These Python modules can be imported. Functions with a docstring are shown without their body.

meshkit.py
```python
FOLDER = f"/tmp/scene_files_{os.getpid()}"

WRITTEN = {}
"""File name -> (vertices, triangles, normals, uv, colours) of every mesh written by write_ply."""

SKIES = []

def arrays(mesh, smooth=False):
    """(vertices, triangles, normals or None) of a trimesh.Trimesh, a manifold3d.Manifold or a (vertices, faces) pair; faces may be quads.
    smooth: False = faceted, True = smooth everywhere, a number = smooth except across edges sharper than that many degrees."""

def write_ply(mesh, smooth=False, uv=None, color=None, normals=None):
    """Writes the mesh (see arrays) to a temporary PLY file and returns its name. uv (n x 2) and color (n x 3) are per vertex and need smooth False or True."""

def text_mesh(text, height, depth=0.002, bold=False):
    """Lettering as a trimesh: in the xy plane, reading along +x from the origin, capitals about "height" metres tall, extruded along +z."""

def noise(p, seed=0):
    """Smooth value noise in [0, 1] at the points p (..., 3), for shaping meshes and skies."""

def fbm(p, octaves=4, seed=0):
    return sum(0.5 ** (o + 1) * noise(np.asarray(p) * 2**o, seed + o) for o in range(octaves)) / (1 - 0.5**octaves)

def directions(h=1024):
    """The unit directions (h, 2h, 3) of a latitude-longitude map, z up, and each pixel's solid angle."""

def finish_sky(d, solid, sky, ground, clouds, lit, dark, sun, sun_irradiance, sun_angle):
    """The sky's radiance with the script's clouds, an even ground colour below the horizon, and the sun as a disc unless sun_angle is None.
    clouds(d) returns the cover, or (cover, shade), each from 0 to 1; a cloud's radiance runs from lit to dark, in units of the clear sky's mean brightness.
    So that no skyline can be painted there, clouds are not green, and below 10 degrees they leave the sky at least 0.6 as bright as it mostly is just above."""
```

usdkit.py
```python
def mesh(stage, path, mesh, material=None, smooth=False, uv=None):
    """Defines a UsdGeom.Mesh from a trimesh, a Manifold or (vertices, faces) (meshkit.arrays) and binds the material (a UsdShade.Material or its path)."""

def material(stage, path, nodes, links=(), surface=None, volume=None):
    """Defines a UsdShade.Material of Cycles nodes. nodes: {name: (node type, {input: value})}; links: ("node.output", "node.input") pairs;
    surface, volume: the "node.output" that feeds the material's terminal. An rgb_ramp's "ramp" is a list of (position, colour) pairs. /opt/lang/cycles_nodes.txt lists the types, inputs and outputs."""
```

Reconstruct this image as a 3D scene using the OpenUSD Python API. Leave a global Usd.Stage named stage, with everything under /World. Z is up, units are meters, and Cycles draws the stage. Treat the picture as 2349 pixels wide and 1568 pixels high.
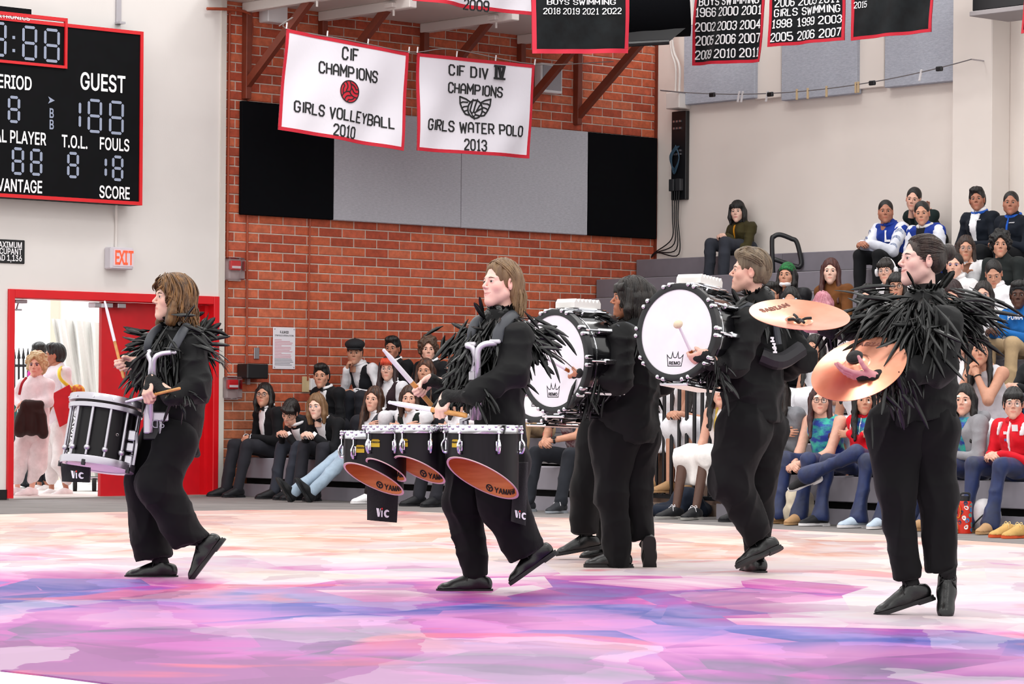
import math, random
import numpy as np, trimesh, usdkit, meshkit
from pxr import Usd, UsdGeom, UsdLux, UsdShade, Gf, Sdf, Vt
import shapely
from shapely.geometry import Polygon, LineString, MultiPolygon, box as sbox
from shapely.ops import unary_union

stage = Usd.Stage.CreateInMemory()
UsdGeom.SetStageUpAxis(stage, 'Z'); UsdGeom.SetStageMetersPerUnit(stage, 1.0)
UsdGeom.Xform.Define(stage, '/World'); UsdGeom.Scope.Define(stage, '/World/Looks')
rng = np.random.default_rng(7); random.seed(7)
A_ = lambda *v: np.array(v, float)
Z = A_(0, 0, 1)

# ---------------------------------------------------------------- camera, light, exposure
F, CX, HY, TH, H = 6800., 1174.5, 925., .008, .98      # lens (px), horizon row, roll, eye height (m)
RV = A_(math.cos(TH), 0, math.sin(TH)); UV = A_(-math.sin(TH), 0, math.cos(TH)); EYE = A_(0, 0, H)
# everything is laid out as seen from the eye point, then turned as a whole so that the walls lie along the axes
GA = -math.atan2(.662, .7496); GR = np.array([[math.cos(GA), -math.sin(GA), 0], [math.sin(GA), math.cos(GA), 0], [0, 0, 1.]])
cam = UsdGeom.Camera.Define(stage, '/World/camera')
cam.CreateHorizontalApertureAttr(36.0); cam.CreateFocalLengthAttr(36.0 * F / 2349)
cam.CreateVerticalApertureOffsetAttr((HY - 784.) / 2349 * 36.0); cam.CreateHorizontalApertureOffsetAttr(0.0)
m_ = Gf.Matrix4d(*(GR @ RV), 0, *(GR @ UV), 0, *(GR @ A_(0, -1, 0)), 0, *EYE, 1)
cam.AddTransformOp().Set(m_); cam.CreateClippingRangeAttr(Gf.Vec2f(0.1, 500))
cam.CreateExposureAttr(-1.06)
dome = UsdLux.DomeLight.Define(stage, '/World/ambient_fill'); dome.CreateIntensityAttr(.95); dome.CreateColorAttr(Gf.Vec3f(1.0, .985, .97))  # even added fill, standing in for light bounced inside the roofless gym
def rect_light(name, pos, look, w, h, power, col=(1, .97, .94)):
    L = UsdLux.RectLight.Define(stage, '/World/' + name)
    z = -np.array(look, float); z /= np.linalg.norm(z)
    x = np.cross([0, 1, 0] if abs(z[1]) < .9 else [1, 0, 0], z); x /= np.linalg.norm(x); y = np.cross(z, x)
    L.AddTransformOp().Set(Gf.Matrix4d(*(GR @ x), 0, *(GR @ y), 0, *(GR @ z), 0, *map(float, GR @ A_(*pos)), 1))
    L.CreateWidthAttr(w); L.CreateHeightAttr(h); L.CreateIntensityAttr(power); L.CreateColorAttr(Gf.Vec3f(*col)); return L
# rows of high-bay gym lamps under the (unseen) roof
n_ = 0
for yy in (6, 13, 20, 26.5):
    for xx in (-7.5, -1.5, 4.5):
        if yy > 25 and xx > 4: continue
        rect_light('gym_lamp_%03d' % n_, (xx, yy, 8.6), (0, 0, -1), 1.6, .9, 52); n_ += 1
for xx, yy in ((1.2, 29.5), (4.6, 24.5)): rect_light('gym_lamp_%03d' % n_, (xx, yy, 8.6), (0, 0, -1), 1.6, .9, 42); n_ += 1  # two more lamps, added to brighten the right wall
# daylight of the open courtyard behind the doors
rect_light('courtyard_daylight', (-7.5, 36.5, 6.5), (0.05, -.15, -1), 9, 7, 9, (.95, .98, 1.0))
# ---------------------------------------------------------------- helpers
def ray(px, py): return A_(0, 1, 0) + (px - CX) / F * RV + (HY - py) / F * UV
def at(px, py, d): return EYE + d * ray(px, py)
def gnd(px, py, z=0.):
    r = ray(px, py); return EYE + r * (z - H) / r[2]
def proj(p):
    q = np.asarray(p, float) - EYE; return CX + F * (q @ RV) / q[1], HY - F * (q @ UV) / q[1]
unit = lambda v: np.asarray(v, float) / (np.linalg.norm(v) + 1e-12)
def lin(h):
    c = np.array([int(h[i:i + 2], 16) for i in (1, 3, 5)]) / 255.
    return tuple(np.where(c <= .04045, c / 12.92, ((c + .055) / 1.055) ** 2.4))
_names = {}
class Thing:
    def __init__(s, path, loc): s.path, s.loc = path, np.asarray(loc, float)
def _path(parent, name):
    k = (parent, name); n = _names.get(k, 0); _names[k] = n + 1
    return '%s/%s' % (parent, name if n == 0 else '%s_%03d' % (name, n))
def tags(prim, **t):
    for k, v in t.items():
        if v: prim.SetCustomDataByKey({'cat': 'category'}.get(k, k), v)
def thing(name, label, cat, loc=(0, 0, 0), group=None, kind=None):
    p = _path('/World', name); x = UsdGeom.Xform.Define(stage, p); x.AddTranslateOp().Set(Gf.Vec3d(*map(float, GR @ np.asarray(loc, float))))
    tags(x.GetPrim(), label=label, cat=cat, group=group, kind=kind); return Thing(p, loc)
def obj(name, mesh, mat, parent=None, smooth=False, colors=None, **t):
    v, f = np.asarray(mesh[0], float), np.asarray(mesh[1], int)
    if f.shape[1] == 4: f = np.vstack([f[:, [0, 1, 2]], f[:, [0, 2, 3]]])
    pp = parent.path if parent else '/World'; loc = parent.loc if parent is not None else A_(0, 0, 0)
    p = _path(pp, name)
    m = usdkit.mesh(stage, p, ((v - loc) @ GR.T, f), mat, smooth)
    if colors is not None:
        UsdGeom.PrimvarsAPI(m).CreatePrimvar('paint', Sdf.ValueTypeNames.Color3fArray, 'vertex').Set(Vt.Vec3fArray.FromNumpy(np.asarray(colors, np.float32)))
    if t: tags(m.GetPrim(), **t)
    return Thing(p, loc)
def join(*ms):
    vs, fs, n = [], [], 0
    for v, f in ms:
        f = np.asarray(f, int)
        if len(f) and f.shape[1] == 4: f = np.vstack([f[:, [0, 1, 2]], f[:, [0, 2, 3]]])
        vs.append(np.asarray(v, float)); fs.append(f.reshape(-1, 3) + n); n += len(v)
    return np.vstack(vs), np.vstack(fs)
def frame(z, x=None):
    z = unit(z)
    if x is None: x = A_(1, 0, 0) if abs(z[0]) < .9 else A_(0, 1, 0)
    x = unit(np.asarray(x) - z * (np.asarray(x) @ z)); return np.stack([x, np.cross(z, x), z], 1)   # columns
def xf(m, R=None, t=(0, 0, 0), s=1.):
    v = np.asarray(m[0], float) * s
    if R is not None: v = v @ np.asarray(R).T
    return v + np.asarray(t, float), m[1]
def box(lo, hi, bev=0.):
    lo, hi = np.asarray(lo, float), np.asarray(hi, float)
    if bev <= 0:
        v = np.array([[(lo, hi)[i][0], (lo, hi)[j][1], (lo, hi)[k][2]] for i in (0, 1) for j in (0, 1) for k in (0, 1)])
        f = np.array([[0, 1, 3, 2], [4, 6, 7, 5], [0, 4, 5, 1], [2, 3, 7, 6], [0, 2, 6, 4], [1, 5, 7, 3]]); return v, f
    c, h = (lo + hi) / 2, (hi - lo) / 2; b = min(bev, h.min() * .9)
    P = []
    for s in np.ndindex(2, 2, 2):
        sg = np.array(s) * 2 - 1
        for a in range(3):
            q = sg * (h - b); q[a] = sg[a] * h[a]; P.append(c + q)
    hull = trimesh.convex.convex_hull(np.array(P)); return np.array(hull.vertices), np.array(hull.faces)
def obox(o, X, Y, Z, bev=0.):      # box with corner o and edge vectors
    o, X, Y, Z = map(lambda a: np.asarray(a, float), (o, X, Y, Z)); L = [np.linalg.norm(a) for a in (X, Y, Z)]
    v, f = box((0, 0, 0), L, bev); M = np.stack([unit(X), unit(Y), unit(Z)], 0); v = v @ M + o
    if np.linalg.det(M) < 0: f = np.asarray(f)[:, ::-1]
    return v, f
def lathe(prof, n=32, caps=True):   # profile (r, z) bottom to top outside
    prof = np.asarray(prof, float); a = np.arange(n) * 2 * np.pi / n; m = len(prof)
    v = np.stack([prof[:, None, 0] * np.cos(a), prof[:, None, 0] * np.sin(a), np.repeat(prof[:, 1:], n, 1)], -1).reshape(-1, 3)
    i, j = np.meshgrid(np.arange(m - 1), np.arange(n), indexing='ij'); j2 = (j + 1) % n
    f = np.stack([i * n + j, i * n + j2, (i + 1) * n + j2, (i + 1) * n + j], -1).reshape(-1, 4)
    return v, f
def tube(pts, r, n=8, cap=True, flat=None):
    p = np.asarray(pts, float); t = np.gradient(p, axis=0); t /= np.linalg.norm(t, axis=1, keepdims=True) + 1e-12
    r = np.broadcast_to(np.asarray(r, float), (len(p),))
    a = np.zeros_like(p); x = A_(0, 0, 1) if abs(t[0][2]) < .9 else A_(1, 0, 0)
    for i in range(len(p)):
        x = unit(x - t[i] * (x @ t[i])); a[i] = x
    b = np.cross(t, a); ang = np.arange(n) * 2 * np.pi / n
    v = p[:, None] + r[:, None, None] * (np.cos(ang)[None, :, None] * a[:, None] + np.sin(ang)[None, :, None] * b[:, None])
    i, j = np.meshgrid(np.arange(len(p) - 1), np.arange(n), indexing='ij')
    f = np.stack([i * n + j, i * n + (j + 1) % n, (i + 1) * n + (j + 1) % n, (i + 1) * n + j], -1).reshape(-1, 4)
    v = v.reshape(-1, 3); f = np.vstack([f[:, [0, 1, 2]], f[:, [0, 2, 3]]])
    if cap:
        k = len(v); v = np.vstack([v, p[:1], p[-1:]]); q = np.arange(n); e = (len(p) - 1) * n
        f = np.vstack([f, np.stack([np.full(n, k), (q + 1) % n, q], 1), np.stack([np.full(n, k + 1), e + q, e + (q + 1) % n], 1)])
    return v, f
def cyl(a, b, r, n=16, r2=None, bev=0.):
    a, b = np.asarray(a, float), np.asarray(b, float); L = np.linalg.norm(b - a); r2 = r if r2 is None else r2
    pr = [(1e-5, 0), (r - bev, 0)] + ([(r, bev)] if bev else []) + ([(r2, L - bev)] if bev else []) + [(r2 - bev, L), (1e-5, L)]
    v, f = lathe(pr, n); return xf((v, f), frame(b - a), a)
def ball(c, r, n=2):
    m = trimesh.creation.icosphere(n); return np.array(m.vertices) * np.asarray(r) + np.asarray(c, float), np.array(m.faces)
def smoothpath(pts, n=8):
    p = np.asarray(pts, float); P = np.vstack([2 * p[0] - p[1], p, 2 * p[-1] - p[-2]]); out = []
    for i in range(1, len(P) - 2):
        for t in np.linspace(0, 1, n, endpoint=False):
            a, b, c, d = P[i - 1:i + 3]
            out.append(.5 * (2 * b + (c - a) * t + (2 * a - 5 * b + 4 * c - d) * t * t + (3 * b - a - 3 * c + d) * t ** 3))
    return np.array(out + [p[-1]])
def flatpoly(poly, depth):          # shapely polygon(s) -> extruded mesh, xy plane, +z
    ms = []
    for g in getattr(poly, 'geoms', [poly]):
        if g.is_empty or g.area < 1e-9: continue
        m = trimesh.creation.extrude_polygon(g, depth, engine='earcut'); ms.append((np.array(m.vertices), np.array(m.faces)))
    return join(*ms)
# varsity block lettering, strokes on a 4 x 6 grid
_G = {'A': [[(0, 0), (0, 4.6), (1.4, 6), (2.6, 6), (4, 4.6), (4, 0)], [(0, 2.4), (4, 2.4)]], 'B': [[(2.9, 3.1), (4, 4), (4, 5.1), (3, 6), (0, 6), (0, 0), (3, 0), (4, .9), (4, 2.3), (2.9, 3.1), (0, 3.1)]],
 'C': [[(4, 4.3), (4, 5), (3, 6), (1, 6), (0, 5), (0, 1), (1, 0), (3, 0), (4, 1), (4, 1.7)]], 'D': [[(0, 0), (0, 6), (2.8, 6), (4, 4.8), (4, 1.2), (2.8, 0), (0, 0)]], 'E': [[(4, 6), (0, 6), (0, 0), (4, 0)], [(0, 3), (3, 3)]],
 'F': [[(4, 6), (0, 6), (0, 0)], [(0, 3), (3, 3)]], 'G': [[(4, 4.3), (4, 5), (3, 6), (1, 6), (0, 5), (0, 1), (1, 0), (3, 0), (4, 1), (4, 2.7), (2.2, 2.7)]], 'H': [[(0, 0), (0, 6)], [(4, 0), (4, 6)], [(0, 3), (4, 3)]], 'I': [[(1, 0), (1, 6)]],
 'L': [[(0, 6), (0, 0), (4, 0)]], 'M': [[(0, 0), (0, 6), (2.3, 2.4), (4.6, 6), (4.6, 0)]], 'N': [[(0, 0), (0, 6), (4, 0), (4, 6)]], 'O': [[(1, 0), (0, 1), (0, 5), (1, 6), (3, 6), (4, 5), (4, 1), (3, 0), (1, 0)]],
 'P': [[(0, 0), (0, 6), (3, 6), (4, 5), (4, 3.6), (3, 2.7), (0, 2.7)]], 'R': [[(0, 0), (0, 6), (3, 6), (4, 5), (4, 3.8), (3, 2.9), (0, 2.9)], [(2, 2.9), (4, 0)]], 'S': [[(4, 4.4), (4, 5), (3, 6), (1, 6), (0, 5), (0, 4), (1, 3.1), (3, 2.9), (4, 2), (4, 1), (3, 0), (1, 0), (0, 1), (0, 1.6)]],
 'T': [[(-.2, 6), (4.2, 6)], [(2, 6), (2, 0)]], 'U': [[(0, 6), (0, 1), (1, 0), (3, 0), (4, 1), (4, 6)]], 'V': [[(0, 6), (2, 0), (4, 6)]], 'W': [[(0, 6), (1.2, 0), (2.6, 4.4), (4, 0), (5.2, 6)]], 'Y': [[(0, 6), (2, 3), (4, 6)], [(2, 3), (2, 0)]], '.': [[(0, 0), (.9, 0)]], "'": [[(0, 6), (0, 4.6)]],
 '0': [[(1, 0), (0, 1), (0, 5), (1, 6), (3, 6), (4, 5), (4, 1), (3, 0), (1, 0)]], '1': [[(.6, 4.9), (2, 6), (2, 0)], [(.6, 0), (3.4, 0)]], '2': [[(0, 4.5), (0, 5), (1, 6), (3, 6), (4, 5), (4, 3.8), (0, .4), (0, 0), (4.2, 0)]], '3': [[(0, 4.6), (0, 5), (1, 6), (3, 6), (4, 5), (4, 4), (3, 3.1), (1.6, 3.1)], [(3, 3.1), (4, 2.2), (4, 1), (3, 0), (1, 0), (0, 1), (0, 1.4)]],
 '4': [[(3, 0), (3, 6), (0, 2), (4.2, 2)]], '5': [[(4, 6), (0, 6), (0, 3.3), (3, 3.6), (4, 2.7), (4, 1), (3, 0), (1, 0), (0, 1), (0, 1.4)]], '6': [[(4, 4.6), (4, 5), (3, 6), (1, 6), (0, 5), (0, 1), (1, 0), (3, 0), (4, 1), (4, 2.5), (3, 3.4), (0, 3.2)]], '7': [[(0, 6), (4, 6), (1.6, 0)]],
 '8': [[(1, 3.1), (0, 4), (0, 5), (1, 6), (3, 6), (4, 5), (4, 4), (3, 3.1), (1, 3.1), (0, 2.2), (0, 1), (1, 0), (3, 0), (4, 1), (4, 2.2), (3, 3.1)]], '9': [[(0, 1.4), (0, 1), (1, 0), (3, 0), (4, 1), (4, 5), (3, 6), (1, 6), (0, 5), (0, 3.6), (1, 2.7), (4, 2.8)]]}
def block(text, h, xs=.75, w=.86, gap=1.7):   # shapely, centred in x, baseline 0
    x, out = 0., []
    for ch in text:
        if ch == ' ': x += 3.2 * xs; continue
        mx = max(p[0] for s in _G[ch] for p in s); 
        for s in _G[ch]:
            out.append(LineString([(x + p[0] * xs, p[1]) for p in s]).buffer(w / 2, cap_style=2, join_style=2, mitre_limit=2.))
        x += (max(mx, 1.) + gap) * xs
    x -= gap * xs; g = unary_union(out); k = h / 6.
    return shapely.affinity.affine_transform(g, [k, 0, 0, k, -x / 2 * k, 0])
def inter(text, h, xs=1., bold=True, depth=.002, align=0.):   # sans lettering, mesh; align 0 left, .5 centre, 1 right
    m = meshkit.text_mesh(text, h, depth, bold); v = np.array(m.vertices); v[:, 0] *= xs
    v[:, 0] -= v[:, 0].min() * (1 - align) + v[:, 0].max() * align if align != .5 else (v[:, 0].min() + v[:, 0].max()) / 2
    return v, np.array(m.faces)
# ---------------------------------------------------------------- materials
_mats = {}
def mat(name, col, rough=.6, metal=0., var=0., vs=6., bump=0., bs=40., sheen=0., spec=.5, coat=0., emit=None, es=1., trans=0., stretch=(1, 1, 1), col2=None, pos=(.35, .65), coords='object', alpha=1., attr=False, sss=0., detail=3, aniso=0):
    if name in _mats: return _mats[name]
    c = lin(col) if isinstance(col, str) else col
    n = {'p': ('principled_bsdf', dict(base_color=c, roughness=rough, metallic=metal, specular_ior_level=spec, sheen_weight=sheen, coat_weight=coat, transmission_weight=trans, alpha=alpha, subsurface_weight=sss))}
    if sss: n['p'][1].update(subsurface_radius=(.012, .005, .003), subsurface_scale=1.0)
    if emit: n['p'][1].update(emission_color=lin(emit) if isinstance(emit, str) else emit, emission_strength=es)
    l = []
    if var or bump or col2: 
        n['tc'] = ('texture_coordinate', {}); n['mp'] = ('mapping', dict(scale=stretch)); l += [('tc.' + coords, 'mp.vector')]
    src = None
    if attr:
        n['at'] = ('attribute', dict(attribute='paint')); src = 'at.color'
    if var or col2:
        n['nz'] = ('noise_texture', dict(scale=vs, detail=detail, roughness=.6)); l += [('mp.vector', 'nz.vector')]
        if col2: c2 = lin(col2) if isinstance(col2, str) else col2
        else: c2 = tuple(min(1, x * (1 + var)) for x in c)
        c1 = c if col2 else tuple(x * (1 - var) for x in c)
        if attr:
            n['rp'] = ('rgb_ramp', dict(ramp=[(pos[0], (1 - var,) * 3), (pos[1], (1 + var * .5,) * 3)])); n['mx'] = ('mix', dict(mix_type='multiply', fac=1.)); l += [('nz.fac', 'rp.fac'), (src, 'mx.color1'), ('rp.color', 'mx.color2')]; src = 'mx.color'
        else:
            n['rp'] = ('rgb_ramp', dict(ramp=[(pos[0], c1), (pos[1], c2)])); l += [('nz.fac', 'rp.fac')]; src = 'rp.color'
    if src: l += [(src, 'p.base_color')]
    if bump:
        n['bn'] = ('noise_texture', dict(scale=bs, detail=4., roughness=.6)); n['bp'] = ('bump', dict(strength=min(1., bump), distance=.01)); l += [('mp.vector', 'bn.vector'), ('bn.fac', 'bp.height'), ('bp.normal', 'p.normal')]
    _mats[name] = usdkit.material(stage, '/World/Looks/' + name, n, l, surface='p.BSDF'); return _mats[name]
# ---------------------------------------------------------------- implicit modelling: smooth unions of capsules on a grid, then surface nets
class Field:
    def __init__(s, lo, hi, res):
        s.lo = np.asarray(lo, float); s.res = res; s.n = np.ceil((np.asarray(hi, float) - s.lo) / res).astype(int) + 1
        s.ax = [(s.lo[i] + np.arange(s.n[i]) * res).astype(np.float32) for i in range(3)]; s.D = np.full(s.n, .5, np.float32)
    def sub(s, lo, hi, pad):
        a = np.clip(np.floor((np.asarray(lo) - pad - s.lo) / s.res).astype(int), 0, s.n); b = np.clip(np.ceil((np.asarray(hi) + pad - s.lo) / s.res).astype(int) + 1, 0, s.n)
        if (b <= a).any(): return None, None
        return tuple(slice(a[i], b[i]) for i in range(3)), np.meshgrid(*[s.ax[i][a[i]:b[i]] for i in range(3)], indexing='ij', copy=False)
    def put(s, sl, d, k, op):
        D = s.D[sl]
        if op == 'add':
            if k <= 0: s.D[sl] = np.minimum(D, d)
            else:
                h = np.maximum(k - np.abs(D - d), 0) / k; s.D[sl] = np.minimum(D, d) - h * h * k * .25
        elif op == 'cut':
            if k <= 0: s.D[sl] = np.maximum(D, -d)
            else:
                h = np.maximum(k - np.abs(D + d), 0) / k; s.D[sl] = np.maximum(D, -d) + h * h * k * .25
    def cap(s, a, b, ra, rb=None, k=.02, flat=None, op='add'):
        a, b = np.asarray(a, float), np.asarray(b, float); rb = ra if rb is None else rb; R = max(ra, rb)
        if flat is not None and flat[1] > 1: R *= flat[1]
        sl, g = s.sub(np.minimum(a, b) - R, np.maximum(a, b) + R, k + 2 * s.res)
        if sl is None: return s
        x, y, z = g[0] - np.float32(a[0]), g[1] - np.float32(a[1]), g[2] - np.float32(a[2])
        ba = (b - a).astype(np.float32); l2 = float(ba @ ba) + 1e-12
        h = np.clip((x * ba[0] + y * ba[1] + z * ba[2]) / l2, 0, 1)
        x, y, z = x - ba[0] * h, y - ba[1] * h, z - ba[2] * h
        if flat is not None:
            n, q = np.asarray(flat[0], np.float32), flat[1]; w = (x * n[0] + y * n[1] + z * n[2]) * np.float32(1 / q - 1)
            x, y, z = x + n[0] * w, y + n[1] * w, z + n[2] * w
        d = np.sqrt(x * x + y * y + z * z) - (ra + (rb - ra) * h)
        s.put(sl, d.astype(np.float32), k, op); return s
    def ell(s, c, r, k=.02, R=None, op='add'):
        c, r = np.asarray(c, float), np.asarray(r, np.float32); m = float(r.max())
        sl, g = s.sub(c - m, c + m, k + 2 * s.res)
        if sl is None: return s
        x, y, z = [g[i] - np.float32(c[i]) for i in range(3)]
        if R is not None:
            R = np.asarray(R, np.float32); x, y, z = [x * R[0, i] + y * R[1, i] + z * R[2, i] for i in range(3)]
        k0 = np.sqrt((x / r[0]) ** 2 + (y / r[1]) ** 2 + (z / r[2]) ** 2); k1 = np.sqrt((x / r[0] ** 2) ** 2 + (y / r[1] ** 2) ** 2 + (z / r[2] ** 2) ** 2) + 1e-9
        d = k0 * (k0 - 1) / k1; d = np.where(k0 < .05, -float(r.min()), d)
        s.put(sl, d.astype(np.float32), k, op); return s
    def plane(s, p, n, k=0.):       # keeps the side the normal points away from
        n = unit(n); x, y, z = np.meshgrid(*s.ax, indexing='ij', copy=False)
        d = (x - p[0]) * n[0] + (y - p[1]) * n[1] + (z - p[2]) * n[2]; s.D = np.maximum(s.D, d.astype(np.float32)); return s
    def mesh(s):
        D = s.D; D[0] = D[-1] = .5; D[:, 0] = D[:, -1] = .5; D[:, :, 0] = D[:, :, -1] = .5
        I = D < 0; nx, ny, nz = (s.n - 1); off = [(0, 0, 0), (1, 0, 0), (0, 1, 0), (1, 1, 0), (0, 0, 1), (1, 0, 1), (0, 1, 1), (1, 1, 1)]
        cnt = np.zeros((nx, ny, nz), np.int8)
        for o in off: cnt += I[o[0]:nx + o[0], o[1]:ny + o[1], o[2]:nz + o[2]]
        cells = np.argwhere((cnt > 0) & (cnt < 8)); 
        if not len(cells): return np.zeros((0, 3)), np.zeros((0, 3), int)
        vals = np.stack([D[cells[:, 0] + o[0], cells[:, 1] + o[1], cells[:, 2] + o[2]] for o in off], 1)
        acc = np.zeros((len(cells), 3)); w = np.zeros(len(cells))
        for i in range(8):
            for j in range(i + 1, 8):
                if sum(abs(off[i][k] - off[j][k]) for k in range(3)) != 1: continue
                va, vb = vals[:, i], vals[:, j]; c = (va < 0) != (vb < 0); t = np.where(c, va / np.where(c, va - vb, 1), 0)
                p = np.array(off[i]) + t[:, None] * (np.array(off[j]) - np.array(off[i])); acc += np.where(c[:, None], p, 0); w += c
        idx = np.full((nx, ny, nz), -1, np.int32); idx[tuple(cells.T)] = np.arange(len(cells))
        v = s.lo + (cells + acc / w[:, None]) * s.res; fs = []
        for ax in range(3):
            b, c = (ax + 1) % 3, (ax + 2) % 3
            A = np.take(I, range(0, s.n[ax] - 1), ax); B = np.take(I, range(1, s.n[ax]), ax); e = np.argwhere(A != B)
            e = e[(e[:, b] > 0) & (e[:, c] > 0) & (e[:, b] < s.n[b] - 1) & (e[:, c] < s.n[c] - 1)]
            if not len(e): continue
            ins = A[tuple(e.T)]; q = []
            for db, dc in ((-1, -1), (0, -1), (0, 0), (-1, 0)):
                t = e.copy(); t[:, b] += db; t[:, c] += dc; q.append(idx[tuple(t.T)])
            q = np.stack(q, 1); q[~ins] = q[~ins][:, ::-1]; fs.append(q)
        f = np.vstack(fs); return v, f
def relax(m, n=2, lam=.5):
    v, f = m; f = np.asarray(f)
    if f.shape[1] == 4: e = np.vstack([f[:, [0, 1]], f[:, [1, 2]], f[:, [2, 3]], f[:, [3, 0]]])
    else: e = np.vstack([f[:, [0, 1]], f[:, [1, 2]], f[:, [2, 0]]])
    for _ in range(n):
        acc = np.zeros_like(v); c = np.zeros(len(v))
        for i, j in ((0, 1), (1, 0)):
            for k in range(3): acc[:, k] += np.bincount(e[:, i], v[e[:, j], k], len(v))
            c += np.bincount(e[:, i], minlength=len(v))
        v = v + lam * (acc / np.maximum(c, 1)[:, None] - v)
    return v, f
def vnormals(m): return meshkit.arrays((m[0], m[1]), True)[2]
def wrinkle(m, amp, freq, seed=0):
    v, f = m; n = vnormals(m); d = meshkit.fbm(v * np.asarray(freq), 3, seed) - .5
    return v + n * (d * 2 * amp)[:, None], f
# ---------------------------------------------------------------- the room: brick end wall (W1), white wall with doors, right wall (W2)
D1 = unit(A_(.7496, .662, 0)); D2 = A_(D1[1], -D1[0], 0); Z = A_(0, 0, 1)
_p = gnd(500, 1137); B0 = A_(_p[0], _p[1], 0)
def W1(u, z, o=0.): return B0 + u * D1 + o * D2 + z * Z
def h1(px, py, o=0.):      # pixel -> (u, z) on the end wall moved o into the room
    r = ray(px, py); q = B0 + o * D2; t = ((q - EYE) @ D2) / (r @ D2); p = EYE + t * r; return (p - q) @ D1, p[2]
UC = h1(1500, 560)[0]; B2 = W1(UC, 0)
def W2(t, z, o=0.): return B2 + t * D2 - o * D1 + z * Z
def h2(px, py, o=0.):
    r = ray(px, py); q = B2 - o * D1; t = ((q - EYE) @ D1) / (r @ D1); p = EYE + t * r; return (p - q) @ D2, p[2]
def wbox(u0, u1, z0, z1, o0, o1, bev=0.): return obox(W1(u0, z0, o0), D1 * (u1 - u0), D2 * (o1 - o0), Z * (z1 - z0), bev)
def w2box(t0, t1, z0, z1, o0, o1, bev=0.): return obox(W2(t0, z0, o0), D2 * (t1 - t0), -D1 * (o1 - o0), Z * (z1 - z0), bev)
def on1(m, u, z, o): return xf(m, np.stack([D1, Z, D2], 1), W1(u, z, o))      # xy mesh onto the end wall
def on2(m, t, z, o): return xf(m, np.stack([D2, Z, -D1], 1), W2(t, z, o))

white_wall = mat('white_wall', '#dcd8d5', .7, var=.03, vs=.8, bump=.05, bs=60)
cream_wall = mat('cream_wall', '#e8dfd8', .75, var=.03, vs=.5, bump=.05, bs=60)
black_felt = mat('black_felt', '#07080c', .95, spec=.1, bump=.3, bs=200)
grey_felt = mat('grey_felt', '#a9a9b1', .95, col2='#bcbcc4', vs=22, stretch=(1, 1, 5), pos=(.3, .7), bump=.3, bs=150)
grey_felt2 = mat('blue_grey_felt', '#a3a7b4', .95, col2='#b9bdc8', vs=22, stretch=(1, 1, 5), pos=(.3, .7), bump=.3, bs=150)
red_paint = mat('red_paint', '#cf0a18', .38, var=.05, vs=3)
red_door_paint = mat('red_door_paint', '#c20a19', .42, var=.08, vs=4)
brown_steel = mat('brown_steel', '#74321f', .5, var=.1, vs=8)
brick_pipe = mat('brick_red_pipe', '#9b4429', .5, var=.1, vs=8)
white_steel = mat('white_steel', '#dcd6d2', .5)
black_plastic = mat('black_plastic', '#111216', .4); black_matte = mat('black_matte', '#0b0b0d', .8)
chrome = mat('chrome', '#d9dade', .12, 1.); dull_metal = mat('dull_metal', '#b9b6bc', .35, .9)
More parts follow.
